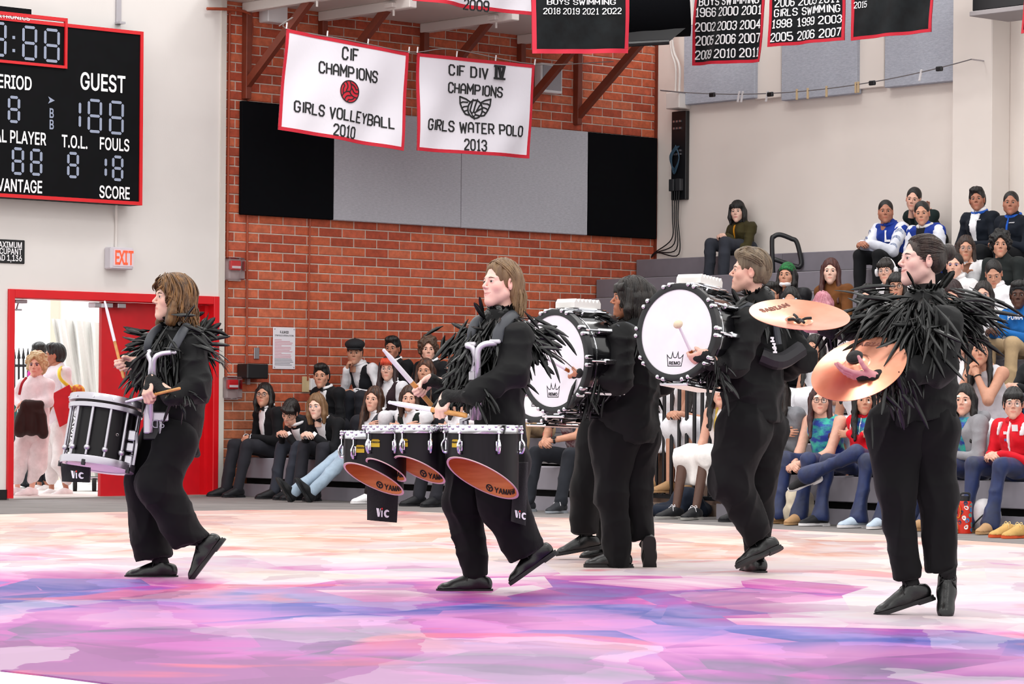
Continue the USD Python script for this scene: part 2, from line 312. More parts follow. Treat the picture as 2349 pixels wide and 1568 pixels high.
white_plastic = mat('white_plastic', '#e4e2e4', .45); clear_plastic = usdkit.material(stage, '/World/Looks/clear_plastic', {'t': ('transparent_bsdf', dict(color=(.93, .90, .92))), 'g': ('glossy_bsdf', dict(color=(.9, .9, .9), roughness=.12)), 'f': ('fresnel', dict(IOR=1.5)), 'm': ('mix_closure', {})}, [('f.fac', 'm.fac'), ('t.BSDF', 'm.closure1'), ('g.BSDF', 'm.closure2')], surface='m.closure')
white_print = mat('white_print', '#ecebee', .6); black_print = mat('black_print', '#121416', .7); red_print = mat('red_print', '#c4142c', .7)
S = dict(kind='structure')

# brick wall
pitch, course, hgt = .3165, .0977, 5.75
wall_back = thing('wall_back', 'orange-red brick end wall of the gym with grey mortar joints', 'wall', W1(0, 0), kind='structure')
mortar = mat('mortar', '#c2b3a8', .9, var=.10, vs=12, bump=.2, bs=80)
brickm = mat('brick_face', '#a5452b', .85, attr=True, var=.22, vs=14, bump=.35, bs=45)
obj('mortar_backing', wbox(0, UC, 0, hgt, -.25, 0), mortar, wall_back)
def one_brick(u0, u1, z0, z1, pr):
    e = .006; a = [W1(u0, z0), W1(u1, z0), W1(u1, z1), W1(u0, z1)]; b = [W1(u0 + e, z0 + e, pr), W1(u1 - e, z0 + e, pr), W1(u1 - e, z1 - e, pr), W1(u0 + e, z1 - e, pr)]
    return np.array(a + b), np.array([[4, 5, 6, 7], [0, 1, 5, 4], [1, 2, 6, 5], [2, 3, 7, 6], [3, 0, 4, 7]])
singles, field, fcol = 0, [], []
tones = [lin(c) for c in ('#bd5a3a', '#b65236', '#c4613f', '#ad4c33', '#c05e42', '#a94a31', '#c66848')]
for r in range(int(hgt / course)):
    z0 = r * course + .006; z1 = (r + 1) * course - .006; off = (r % 2) * pitch / 2 - .02; u = -off
    while u < UC:
        a, b = max(u + .006, .0), min(u + pitch - .006, UC); u += pitch
        if b - a < .03: continue
        m = one_brick(a, b, z0, z1, .007 + rng.uniform(-.002, .003)); c = np.array(tones[rng.integers(len(tones))]) * rng.uniform(.93, 1.06)
        if z0 < 1.0 and a < .5: c = c * .5 + np.array(lin('#b87a55')) * .5 * rng.uniform(.7, 1.1)
        cc = np.repeat(c[None], 8, 0)
        if 1.42 < z0 < 2.9 and singles < 300: obj('brick', m, brickm, wall_back, colors=cc); singles += 1
        else: field.append(m); fcol.append(cc)
obj('brick_field', join(*field), brickm, wall_back, colors=np.vstack(fcol), kind='stuff')

# white wall with the doors, left of the bricks
UD0, UD1 = h1(10, 1140)[0], h1(493, 1137)[0]; ZD = h1(493, 680)[1]
ul = -9.
wl = join(wbox(UD1, -.0, 0, hgt + .3, -.25, .03), wbox(ul, UD0, 0, hgt + .3, -.25, .03), wbox(UD0, UD1, ZD, hgt + .3, -.25, .03))
obj('wall_left', wl, white_wall, label='white painted wall with red double door and scoreboard', cat='wall', **S)
obj('trim_1', wbox(-.035, .03, 0, hgt, .0, .05), mat('trim_paint', '#cfc9c2', .6), label='pale corner strip where the white wall meets the bricks', cat='trim', **S)
obj('baseboard_left', join(wbox(ul, UD0 - .0, 0, .1, .03, .045), wbox(.13, .55, 0, .1, .0, .02)), black_matte, label='black rubber base strip along the foot of the walls', cat='baseboard', **S)
fw = .07
d1 = thing('door_1', 'open red double door with red steel frame and closers', 'door', W1(UD0, 0), kind='structure')
obj('door_frame', join(wbox(UD0 + .001, UD0 + fw, 0, ZD, -.25, .06, .006), wbox(UD1 - fw, UD1, 0, ZD, -.25, .06, .006), wbox(UD0 + fw, UD1 - fw, ZD - .085, ZD, -.25, .058, .006)), red_paint, d1)
um = h1(244, 1137)[0]
leaf = obj('door_leaf', wbox(um, UD1 - fw - .04, .01, ZD - .09, -.16, -.11, .004), red_door_paint, d1)
obj('push_bar', join(wbox(um + .1, UD1 - fw - .15, .93, .99, -.11, -.05, .01), wbox(UD1 - fw - .2, UD1 - fw - .1, .9, 1.02, -.11, -.04, .01)), dull_metal, leaf)
obj('hinge_stile', wbox(UD1 - fw - .045, UD1 - fw, 0, ZD - .09, -.16, -.04), red_paint, d1)
obj('door_leaf', obox(W1(UD0 + fw, .01, -.25), D2 * -.9 + D1 * .03, D1 * .045, Z * (ZD - .1)), red_door_paint, d1)
for px, w in ((228, 18), (255, 18), (283, 22)):
    u, z = h1(px, 684); obj('door_closer', wbox(u - w / 440, u + w / 440, ZD - .15, ZD - .1, -.14, -.02, .006), dull_metal, d1)
u, z = h1(62, 682); obj('closer_arm', join(wbox(u - .07, u + .07, ZD - .13, ZD - .095, -.2, -.1, .005), tube([W1(u, ZD - .11, -.15), W1(u, ZD - .2, -.2)], .008), wbox(u - .05, u + .05, ZD - .2, ZD - .185, -.24, -.17), tube([W1(u - .2, ZD - .14, -.2), W1(u, ZD - .12, -.18)], .008)), dull_metal, d1)
obj('threshold', wbox(UD0, UD1, 0, .015, -.3, .08), mat('threshold_metal', '#a39c98', .5, .5), d1)

# right wall
TE = 17.
wr = join(w2box(-.25, TE, 0, hgt + .3, -.25, 0))
obj('wall_right', wr, cream_wall, label='cream wall above the bleachers with felt panels', cat='wall', **S)
t0 = h2(2226, 300)[0]; t1 = h2(2274, 300, .3)[0]
obj('trim_2', w2box(t0, t1, 0, hgt + .3, 0, .3, .01), cream_wall, label='cream square pilaster on the right wall', cat='trim', **S)
obj('trim_3', obox(W1(UC - .012, 0, 0), D1 * .03, D2 * .05, Z * hgt), brown_steel, label='thin rust brown strip at the right end of the bricks', cat='trim', **S)
# floor, carpet
carpet = usdkit.material(stage, '/World/Looks/striped_carpet', {
 'g0': ('geometry', {}), 'g': ('mapping', dict(rotation=(0, 0, -GA))), 'mp': ('mapping', dict(scale=(.35, 9., 1.), rotation=(0, 0, .04))), 'n': ('noise_texture', dict(scale=2.2, detail=3, roughness=.7)),
 'r': ('rgb_ramp', dict(ramp=[(.30, lin('#3c393b')), (.45, lin('#6f6b6a')), (.55, lin('#8a8583')), (.7, lin('#5a5656'))])),
 'p': ('principled_bsdf', dict(roughness=.9))}, [('g0.position', 'g.vector'), ('g.vector', 'mp.vector'), ('mp.vector', 'n.vector'), ('n.fac', 'r.fac'), ('r.color', 'p.base_color')], surface='p.BSDF')
pf = [W1(ul, 0, -.05), W1(UC, 0, -.05), W2(TE, 0, -.05), W2(TE, 0, -.05) - D1 * 30, W1(ul, 0) + D2 * 40 - D1 * 4]
fl = np.array([p for p in pf] + [p - Z * .1 for p in pf]); n5 = [0, 1, 2, 3, 4]
fm = trimesh.convex.convex_hull(fl); obj('floor', (np.array(fm.vertices), np.array(fm.faces)), carpet, label='dark grey streaked carpet floor of the gym', cat='floor', **S)
# painted tarp
tn = {'g0': ('geometry', {}), 'g': ('mapping', dict(rotation=(0, 0, -GA))), 's': ('separate_xyz', {}), 'iv': ('math', dict(math_type='divide', value1=10.36)),
 'xr': ('math', dict(math_type='divide')), 'sm': ('map_range', dict(range_type='smoothstep', from_min=.52, from_max=.8, to_min=0., to_max=.62, clamp=True)), 'tl': ('math', dict(math_type='multiply')), 'v1': ('math', dict(math_type='subtract')),
 'm1': ('mapping', dict(scale=(.45, .40, 1), rotation=(0, 0, .12))), 'n1': ('noise_texture', dict(scale=1.0, detail=4, roughness=.65, distortion=1.2)), 'c1': ('math', dict(math_type='multiply_add', value2=.26, value3=-.13)),
 'm2': ('mapping', dict(scale=(.8, .55, 1), rotation=(0, 0, -.22))), 'vo': ('voronoi_texture', dict(scale=1.1)), 'sc': ('separate_color', {}), 'c2': ('math', dict(math_type='multiply_add', value2=.085, value3=-.0425)),
 'm2b': ('mapping', dict(scale=(1.1, .8, 1), rotation=(0, 0, .18))), 'vob': ('voronoi_texture', dict(scale=1.3)), 'scb': ('separate_color', {}), 'c2b': ('math', dict(math_type='multiply_add', value2=.07, value3=-.035)),
 'a1': ('math', dict(math_type='add')), 'a2': ('math', dict(math_type='add')), 'a3': ('math', dict(math_type='add')),
 'r': ('rgb_ramp', dict(ramp=[(.36, lin('#f6d6cc')), (.40, lin('#f3cabf')), (.44, lin('#f8e8dd')), (.485, lin('#f0bba8')), (.51, lin('#f4d8cd')), (.55, lin('#f6e8e4')), (.58, lin('#f3dbe0')), (.60, lin('#f2e6ec')), (.63, lin('#eecbe0')), (.655, lin('#e59acb')), (.68, lin('#cf6cb8')), (.70, lin('#a860b4')), (.735, lin('#9a88cc')), (.765, lin('#5b62b2')), (.79, lin('#8f78c2')), (.82, lin('#c489cc')), (.85, lin('#d78fc9')), (.88, lin('#b868b4')), (.91, lin('#7f6791')), (.94, lin('#a874b0')), (.97, lin('#c46cb6')), (1., lin('#9a5a98'))])),
 'm3': ('mapping', dict(scale=(1.0, .55, 1), rotation=(0, 0, -.3))), 'wob3': ('noise_texture', dict(scale=2.2, detail=4)), 'add3': ('mix', dict(mix_type='linear_light', fac=.22)), 'wob3b': ('noise_texture', dict(scale=2.6, detail=4)), 'add5': ('mix', dict(mix_type='linear_light', fac=.2)), 'v3': ('voronoi_texture', dict(scale=1.5)), 'n3': ('separate_color', {}), 'w3': ('map_range', dict(from_min=.5, from_max=1., to_min=0, to_max=.30, clamp=True)), 'm5': ('mapping', dict(scale=(1.3, .8, 1), rotation=(0, 0, .4))), 'v5': ('voronoi_texture', dict(scale=1.6)), 'n5': ('separate_color', {}), 'r5': ('rgb_ramp', dict(ramp=[(.0, (.74, .72, .78)), (.5, (.97, .97, .97)), (1., (1.08, 1.08, 1.08))])), 'mx5': ('mix', dict(mix_type='multiply', fac=1.)), 'mx': ('mix', dict(mix_type='mix', color2=lin('#fbf4f8'))),
 'm4': ('mapping', dict(scale=(.8, .7, 1), rotation=(0, 0, .3), location=(3, 1, 0))), 'n4': ('noise_texture', dict(scale=.9, detail=3, distortion=1.)), 'w4': ('map_range', dict(from_min=.60, from_max=.66, to_min=0, to_max=.55, clamp=True)), 'mx4': ('mix', dict(mix_type='mix', color2=lin('#f07a86'))),
 'hs': ('hsv', dict(saturation=1.1, value=.76)), 'p': ('principled_bsdf', dict(roughness=.42, specular_ior_level=.35)), 'bn': ('noise_texture', dict(scale=1.4, detail=3)), 'bp': ('bump', dict(strength=.12, distance=.03))}
tl_ = [('g0.position', 'g.vector'), ('g.vector', 's.vector'), ('s.y', 'iv.value2'), ('s.x', 'xr.value1'), ('s.y', 'xr.value2'), ('iv.value', 'sm.value'), ('sm.result', 'tl.value1'), ('xr.value', 'tl.value2'), ('iv.value', 'v1.value1'), ('tl.value', 'v1.value2'),
 ('g.vector', 'm1.vector'), ('m1.vector', 'n1.vector'), ('n1.fac', 'c1.value1'), ('g.vector', 'm2.vector'), ('m2.vector', 'vo.vector'), ('vo.color', 'sc.color'), ('sc.r', 'c2.value1'),
 ('g.vector', 'm2b.vector'), ('m2b.vector', 'vob.vector'), ('vob.color', 'scb.color'), ('scb.r', 'c2b.value1'),
 ('v1.value', 'a1.value1'), ('c1.value', 'a1.value2'), ('a1.value', 'a2.value1'), ('c2.value', 'a2.value2'), ('a2.value', 'a3.value1'), ('c2b.value', 'a3.value2'), ('a3.value', 'r.fac'),
 ('g.vector', 'm3.vector'), ('m3.vector', 'wob3.vector'), ('wob3.color', 'add3.color2'), ('m3.vector', 'add3.color1'), ('add3.color', 'v3.vector'), ('v3.color', 'n3.color'), ('n3.r', 'w3.value'), ('g.vector', 'm4.vector'), ('m4.vector', 'n4.vector'), ('n4.fac', 'w4.value'), ('w4.result', 'mx4.fac'), ('r.color', 'mx4.color1'), ('mx4.color', 'mx.color1'), ('w3.result', 'mx.fac'), ('g.vector', 'm5.vector'), ('m5.vector', 'wob3b.vector'), ('wob3b.color', 'add5.color2'), ('m5.vector', 'add5.color1'), ('add5.color', 'v5.vector'), ('v5.color', 'n5.color'), ('n5.g', 'r5.fac'), ('mx.color', 'mx5.color1'), ('r5.color', 'mx5.color2'), ('mx5.color', 'hs.color'), ('hs.color', 'p.base_color'), ('g.vector', 'bn.vector'), ('bn.fac', 'bp.height'), ('bp.normal', 'p.normal')]
tarpm = usdkit.material(stage, '/World/Looks/painted_tarp', tn, tl_, surface='p.BSDF')
edge = [gnd(*p) for p in ((-260, 1183), (0, 1181), (240, 1176), (560, 1171), (840, 1170), (1010, 1177), (1180, 1186), (1340, 1190), (1500, 1199), (1680, 1209), (1850, 1219), (2010, 1227), (2180, 1239), (2349, 1250), (2600, 1268), (2900, 1600), (2600, 2200), (800, 2000), (330, 1582), (215, 1566), (100, 1551), (0, 1540), (-260, 1512))]
tp = Polygon([(p[0], p[1]) for p in edge]); tm = flatpoly(tp, .006)
obj('floor_tarp', xf(tm, None, (0, 0, .001)), tarpm, label='huge floor tarp painted in pink, peach, violet and blue brush strokes', cat='tarp')
e2 = [gnd(*p) for p in ((-300, 1500), (0, 1536), (230, 1562), (420, 1600), (800, 2100), (-300, 2100))]
obj('floor_sheet', xf(flatpoly(Polygon([(p[0], p[1]) for p in e2]), .0006), None, (0, 0, .0002)), mat('white_sheet', '#f1eef0', .5), label='plain white floor sheet at the near left corner beyond the painted tarp', cat='sheet')

# felt panels
def panel1(label, px0, px1, ya, yb, m, **k):
    u0 = h1(px0, ya[0])[0]; u1 = h1(px1, ya[1])[0]; z1 = h1((px0 + px1) / 2, sum(ya) / 2)[1]; z0 = h1((px0 + px1) / 2, sum(yb) / 2)[1]
    obj('acoustic_panel', wbox(u0 + .003, u1 - .003, z0, z1, .018, .075, .008), m, label=label, cat='wall panel', **k)
panel1('black felt wall panel left of the grey one on the bricks', 546, 758, (232, 251), (492, 505), black_felt)
panel1('wide pale grey felt wall panel in the middle of the brick wall', 758, 1050, (251, 277), (505, 523), grey_felt)
panel1('pale grey felt wall panel half behind the white banners, right of the widest one', 1050, 1340, (277, 303), (523, 540), grey_felt)
panel1('black felt wall panel at the right end of the brick wall', 1340, 1499, (303, 318), (540, 548), black_felt)
for px0, px1, yb, o, lab in ((1567, 1731, (240, 226), .10, 'grey felt panel nearest the brick corner on the right wall'), (1731, 1791, (230, 222), .05, 'narrow recessed cream panel left of the middle grey felt panel'), (1791, 1965, (235, 210), .10, 'middle grey felt panel high on the right wall'),
                             (1965, 2028, (206, 198), .05, 'narrow recessed cream panel right of the middle grey felt panel'), (2028, 2214, (207, 177), .10, 'grey felt panel next to the pilaster on the right wall')):
    ta, z0 = h2(px0, yb[0], o); tb, z1 = h2(px1, yb[1], o)
    obj('acoustic_panel', w2box(ta + .002, tb - .002, (z0 + z1) / 2, hgt + .2, .012, o, .008), cream_wall if 'cream' in lab else grey_felt2, label=lab, cat='wall panel')

# raised platform on steel brackets, over the bricks
ZP = 5.12; ua, ub = h1(470, 12)[0], h1(1292, 105)[0]; OP = 1.45
pl = thing('press_platform', 'white raised platform on rust brown brackets above the brick wall', 'platform', W1(ua, ZP), kind='structure')
obj('deck', wbox(ua, ub, ZP, ZP + .12, 0, OP, .01), mat('platform_white', '#cfc6c0', .6), pl)
obj('fascia', wbox(ua, ub, ZP + .02, ZP + .3, OP, OP + .06, .01), white_steel, pl)
obj('rail', join(tube([W1(ua, ZP + .75, OP), W1(ub, ZP + .75, OP)], .03), *[tube([W1(ua + .1 + i * 1.1, ZP + .1, OP + .03), W1(ua + .1 + i * 1.1, ZP + .75, OP)], .022) for i in range(6)]), white_steel, pl)
for px, py in ((561, 27), (735, 47), (968, 72), (1190, 96), (1320, 110)):
    u = h1(px, py)[0]; j = obj('joist', wbox(u - .05, u + .05, ZP - .1, ZP, .02, OP + .1, .008), white_steel, pl)
    obj('joist_clamp', join(wbox(u - .1, u + .1, ZP - .08, ZP - .03, OP - .25, OP - .12, .005), tube([W1(u - .03, ZP - .16, OP - .18), W1(u - .03, ZP + .1, OP - .18)], .012)), white_steel, j)
    b = obj('bracket_post', wbox(u - .035, u + .035, ZP - 1.0 if px != 1320 else ZP - .95, ZP, .0, .09, .006), brown_steel, pl)
    obj('bracket_strut', obox(W1(u - .03, ZP - .9, .06), D1 * .06, D2 * 1.12 + Z * .82, Z * .07 - D2 * .05), brown_steel, pl)
# ---------------------------------------------------------------- scoreboard
o_ = .28; us1, zt = h1(328, 73, o_); _, zb = h1(325, 471, o_); us0 = us1 - 3.4; zt2 = h1(0, 36, o_)[1]
sb = thing('scoreboard', 'black electronic scoreboard with red trim and white lettering on the white wall', 'scoreboard', W1(us1, zb, o_))
sbk = mat('scoreboard_black', '#06070a', .65, spec=.12, var=.2, vs=5); seg = mat('dim_segment', '#8d97ad', .35, emit='#6c7da0', es=.05)
obj('cabinet', wbox(us0, us1, zb, zt, .09, o_, .006), sbk, sb)
e = .035
obj('red_frame', join(wbox(us0, us1, zb, zb + e, o_ - .02, o_ + .012), wbox(us0, us1, zt - e, zt, o_ - .02, o_ + .012), wbox(us1 - e, us1, zb, zt, o_ - .02, o_ + .013)), red_paint, sb)
uc, zc = h1(152, 158, o_)
obj('clock_frame', join(wbox(us0, uc, zc, zc + e * .8, o_ - .01, o_ + .02), wbox(uc - e * .8, uc, zc, zt + .05, o_ - .01, o_ + .021), wbox(us0, uc, zt + .015, zt + .05, o_ - .01, o_ + .02)), red_paint, sb)
obj('maker_strip', wbox(us0, h1(70, 45, o_)[0], zt + .02, zt + .1, o_ - .05, o_ + .015), sbk, sb)
u, z = h1(66, 48, o_); obj('maker_name', on1(inter('DAKTRONICS', .04, 1.25, True, .003, 1.), u, z, o_ + .0165), white_print, sb)
for txt, px, py, hp, xs, al in (('PERIOD', 72, 207, 28, .72, 1.), ('GUEST', 287, 213, 36, .72, 1.), ('INDIVIDUAL PLAYER', 105, 333, 26, .68, 1.), ('T.O.L.', 200, 341, 26, .68, 1.), ('FOULS', 296, 347, 26, .68, 1.), ('ADVANTAGE', 96, 443, 26, .66, 1.), ('SCORE', 297, 457, 26, .68, 1.)):
    u, z = h1(px, py, o_); obj('lettering', on1(inter(txt, hp / 222., xs, True, .003, al), u, z, o_ + .002), white_print, sb)
def sevenseg(w, h, t, only1=False):
    g, out = t * .35, []
    def hx(y): return Polygon([(g + t * .4, y - t / 2), (w - g - t * .4, y - t / 2), (w - g, y), (w - g - t * .4, y + t / 2), (g + t * .4, y + t / 2), (g, y)])
    def vx(x, a, b): return Polygon([(x - t / 2, a + g + t * .4), (x, a + g), (x + t / 2, a + g + t * .4), (x + t / 2, b - g - t * .4), (x, b - g), (x - t / 2, b - g - t * .4)])
    if not only1: out += [hx(0), hx(h / 2), hx(h)] + [vx(0, 0, h / 2), vx(0, h / 2, h)]
    return MultiPolygon(out + [vx(w, 0, h / 2), vx(w, h / 2, h)])
for x0, y0, x1, y1, one in ((-10, 56, 12, 124, 0), (53, 65, 82, 133, 0), (103, 71, 134, 138, 0), (20, 225, 43, 277, 0), (180, 234, 183, 292, 1), (203, 232, 231, 300, 0), (252, 236, 281, 304, 0), (29, 343, 52, 396, 0), (71, 346, 94, 398, 0), (156, 353, 178, 404, 0), (240, 362, 242, 405, 1), (259, 361, 280, 411, 0)):
    ua_, za = h1(x0, y1, o_); ub_, zb_ = h1(x1, y0, o_); h = (y1 - y0) / 222.; w = max(ub_ - ua_, .01); zb2 = h1((x0 + x1) / 2, (y0 + y1) / 2, o_)[1] - h / 2
    obj('digit', on1(flatpoly(sevenseg(w, h, .028, bool(one)), .003), ua_, zb2, o_ + .002), seg, sb)
for py, c in ((262, 'B'), (288, 'B')):
    u, z = h1(118, py + 8, o_); obj('bonus_letter', on1(inter(c, .09, .7, True, .003, .5), u, z, o_ + .002), seg, sb)
u, z = h1(118, 230, o_); obj('possession_arrow', on1(flatpoly(Polygon([(-.04, .035), (.035, 0), (-.04, -.035), (-.02, 0)]), .003), u, z, o_ + .002), seg, sb)
for py in (86, 116): u, z = h1(31, py, o_); obj('colon_dot', on1(flatpoly(sbox(-.015, -.015, .015, .015), .003), u, z, o_ + .002), seg, sb)
u, z = h1(279, 50, .1); obj('hanger', join(wbox(u - .03, u + .03, z - .02, hgt, .03, .05), wbox(u - .035, u + .035, z - .02, z, .03, .12)), dull_metal, sb)
# occupancy plate, exit sign and its conduit
us, zs = h1(57, 605, .045); _, zs1 = h1(57, 551, .045)
oc = thing('occupancy_sign', 'small black wall sign stating the maximum occupant load', 'sign', W1(us, zs))
obj('plate', wbox(us - .62, us, zs, zs1, .03, .045, .006), black_print, oc)
for t, py in (('MAXIMUM', 569), ('OCCUPANT', 584), ('LOAD 1,136', 599)):
    u, z = h1(50, py, .046); obj('lettering', on1(inter(t, .056, .8, True, .002, 1.), u, z, .046), white_print, oc)
u, z = h1(266, 618, .05)
ex = thing('exit_sign', 'grey EXIT sign box with glowing orange letters above the red door', 'exit sign', W1(u, z))
obj('housing', wbox(u - .13, u + .145, z, z + .22, .03, .15, .012), mat('exit_grey', '#c9c4cc', .5), ex)
obj('face', wbox(u - .10, u + .14, z + .03, z + .2, .15, .155), mat('exit_face', '#d5c3cc', .4, emit='#f0b8b8', es=.12), ex)
for i, c in enumerate('EXIT'):
    obj('letter', on1(inter(c, .135, .55, True, .004, .5), u - .055 + i * .052 + (.006 if i > 2 else 0), z + .05, .155), mat('exit_glow', '#ff5a38', .4, emit='#ff5a30', es=.6), ex)
ua_, za = h1(258, 472, .06)
obj('conduit', tube(smoothpath([W1(u - .04, za + .1, .12), W1(u - .035, za - .05, .1), W1(u + .0, za - .16, .05), W1(u, z + .25, .045), W1(u, z + .2, .045)], 6), .014), white_steel, label='white conduit from the scoreboard to the EXIT sign', cat='conduit')
# ---------------------------------------------------------------- things on the brick wall
def pipe(px, pts, r, label, m=brick_pipe):
    obj('conduit', tube([W1(h1(p[0], p[1], .03)[0], h1(p[0], p[1], .03)[1], .03) for p in pts], r), m, label=label, cat='conduit')
pipe(0, [(527, 30), (521, 592)], .014, 'brick red conduit down to the upper fire alarm box')
pipe(0, [(520, 642), (518, 865)], .014, 'brick red conduit between the two fire alarm boxes')
pipe(0, [(569, 200), (566, 835)], .012, 'brick red conduit running down to the small black speaker')
pipe(0, [(714, 312), (706, 872)], .009, 'thin brick red conduit ending at the cream wall outlet')
obj('conduit', tube(smoothpath([W1(h1(462, 22)[0], h1(462, 22)[1], .1), W1(h1(520, 24)[0], h1(520, 24)[1], .1), W1(h1(560, 33)[0], h1(560, 33)[1], .08), W1(h1(573, 60)[0], h1(573, 60)[1], .04), W1(h1(571, 110)[0], h1(571, 110)[1], .03)], 5), .016), brick_pipe, label='curved pipe under the left end of the platform', cat='conduit')
def alarm(px0, py0, px1, py1, label):
    u0, z0 = h1(px0, py1, .02); u1, z1 = h1(px1, py0, .02); a = thing('fire_alarm', label, 'fire alarm', W1(u0, z0))
    obj('red_pull_box', wbox(u0 + .06, u1 - .02, z0 + .1, z1 - .03, .02, .07, .008), red_paint, a)
    obj('white_band', wbox(u0 + .07, u1 - .03, z1 - .11, z1 - .085, .07, .074), white_print, a)
    obj('clear_cover', wbox(u0, u1, z0, z1, .012, .12, .015), clear_plastic, a); obj('back_plate', wbox(u0 - .01, u1 + .01, z0 - .01, z1 + .01, .012, .02), mat('grey_plate', '#b8aaa8', .5), a)
alarm(513, 592, 551, 641, 'upper red fire alarm pull under a clear cover by the brick corner'); alarm(507, 864, 545, 914, 'lower red fire alarm pull under a clear cover near the seated boys')
u0, z0 = h1(544, 868, .02); u1, z1 = h1(593, 835, .02)
sp = thing('wall_speaker', 'small black box speaker on the bricks above the seated boy with glasses', 'speaker', W1(u0, z0)); obj('case', wbox(u0, u1, z0, z1, .012, .2, .01), black_plastic, sp); obj('bracket', wbox(u0 + .1, u0 + .14, z0 - .06, z0, .03, .06), dull_metal, sp)
u0, z0 = h1(583, 823, .02); u1, z1 = h1(595, 797, .02); obj('switch_plate', wbox(u0, u1, z0, z1, .012, .022, .003), dull_metal, label='small steel blank plate on the bricks left of the rules sign', cat='plate')
u0, z0 = h1(626, 846, .02); u1, z1 = h1(678, 751, .02); rs = thing('rules_sign', 'white gym rules notice with red and black print on the bricks', 'sign', W1(u0, z0))
obj('plate', wbox(u0, u1, z0, z1, .012, .02, .004), mat('sign_white', '#e6e2ea', .5), rs)
uc_ = (u0 + u1) / 2; w_ = u1 - u0
obj('heading', on1(inter('FJUHSD', .026, .8, True, .001, .5), uc_, z1 - .065, .0205), black_print, rs); obj('heading', on1(inter('GYM RULES & REGULATIONS', .016, .8, False, .001, .5), uc_, z1 - .095, .0205), black_print, rs)
rp = mat('rules_red', '#cf8896', .6); gp = mat('rules_grey', '#7e8088', .6); rb = np.random.default_rng(3); rl, gl = [], []
for i in range(18):
    L = w_ * (.85 if i not in (0, 4, 9) else .4) * rb.uniform(.75, 1); (rl if i < 13 else gl).append(wbox(u0 + .02, u0 + .02 + L, z1 - .13 - i * .0155 - .006, z1 - .13 - i * .0155, .02, .021))
obj('red_print_lines', join(*rl), rp, rs); obj('black_print_lines', join(*gl), gp, rs)
for a in (u0 + .02, u1 - .02):
    for b in (z0 + .02, z1 - .02): obj('screw', wbox(a - .005, a + .005, b - .005, b + .005, .02, .024), dull_metal, rs)
u0, z0 = h1(693, 899, .02); u1, z1 = h1(710, 863, .02); ou = thing('wall_outlet', 'cream outlet plate with white plug adapter behind the short haired boy', 'outlet', W1(u0, z0))
obj('plate', wbox(u0, u1, z0, z1, .012, .025, .004), mat('cream_plastic', '#cbb48a', .5), ou); obj('adapter', wbox(u1 - .01, u1 + .07, z0 + .02, z1 - .02, .02, .06, .006), white_plastic, ou); obj('cord', tube(smoothpath([W1(u1 + .03, z1 - .02, .05), W1(u1 + .05, z1 + .04, .05), W1(u1 + .09, z1 + .03, .05)], 5), .006), mat('tan_cord', '#b08060', .5), ou)
def spk(px0, py0, px1, py1, label):
    u0, z0 = h1(px0, py1, .02); u1, z1 = h1(px1, py0, .02); a = thing('wall_speaker', label, 'speaker', W1(u0, z0)); obj('case', wbox(u0, u1, z0, z1, .012, .13, .01), white_plastic, a); obj('grille', wbox(u0 + .025, u1 - .025, z0 + .03, z1 - .03, .13, .137), mat('grille_grey', '#9c9aa0', .6, bump=.4, bs=400), a)
spk(1226, 150, 1276, 212, 'white square speaker on the bricks right of the water polo banner'); 
u0, z0 = h1(594, 52, .02); u1, z1 = h1(640, 18, .02); obj('junction_box', wbox(u0, u1, z0, z1, .012, .18, .01), white_plastic, label='white box under the left end of the platform', cat='box')
# ---------------------------------------------------------------- corner: conduits, white box, black patch rack
t0, z0 = h2(1524, 250, .22); t1, z1 = h2(1566, 208, .22)
eb = thing('electrical_box', 'white electrical box in the corner above the black rack strip', 'electrical box', W2(t0, z0, 0)); obj('case', w2box(t0, t0 + .22, z0, z1, .0, .2, .008), white_steel, eb)
for i, px in enumerate((1545, 1556)): obj('conduit_pipe', tube(smoothpath([W2(t0 + .08 + .06 * i, z1, .12), W2(t0 + .08 + .06 * i, z1 + .3, .12), W2(t0 - .02 + .03 * i, z1 + .55, .10), W2(t0 - .03, hgt, .1)], 6), .015), white_steel, eb)
t0, z0 = h2(1536, 459, .08); t1, z1 = h2(1571, 253, .08)
rk = thing('patch_rack', 'tall black patch strip with plugs and cables on the cream wall in the corner', 'equipment rack', W2(t0, z0)); tw = .24
obj('back_board', w2box(t0, t0 + tw, z0, z1, .0, .06, .006), black_plastic, rk)
for zz in (.16, .2, .52, .56, .82, .9):
    for i in range(3): obj('socket', w2box(t0 + .04 + .05 * i, t0 + .065 + .05 * i, z0 + zz, z0 + zz + .022, .06, .075), dull_metal, rk)
obj('power_block', join(w2box(t0 + .02, t0 + .1, z0 + .1, z0 + .24, .06, .12, .006), w2box(t0 + .13, t0 + .21, z0 + .1, z0 + .24, .06, .12, .006)), mat('dark_grey_plastic', '#2b2d31', .5), rk)
obj('blue_cable_coil', join(*[tube(smoothpath([W2(t0 + .1 + .02 * k, z0 + .62, .09), W2(t0 + .02 + .01 * k, z0 + .5, .1), W2(t0 + .09, z0 + .36 - .02 * k, .1), W2(t0 + .17, z0 + .48, .1), W2(t0 + .1, z0 + .63, .09)], 6), .008) for k in range(4)]), mat('teal_cable', '#27465a', .5), rk)
tq, zq = h2(1497, 590, .03)
for k in range(4): obj('loose_cable', tube(smoothpath([W2(t0 + .05 + .04 * k, z0 + .12, .09), W2(t0 + .05 + .03 * k, z0 - .2, .08), W2(t0 + .02 + .04 * k, z0 - .45 - .06 * k, .06), W2(tq + .05 + .02 * k, zq + .05, .05), W2(tq, zq, .05)], 6), .007), black_plastic, rk)
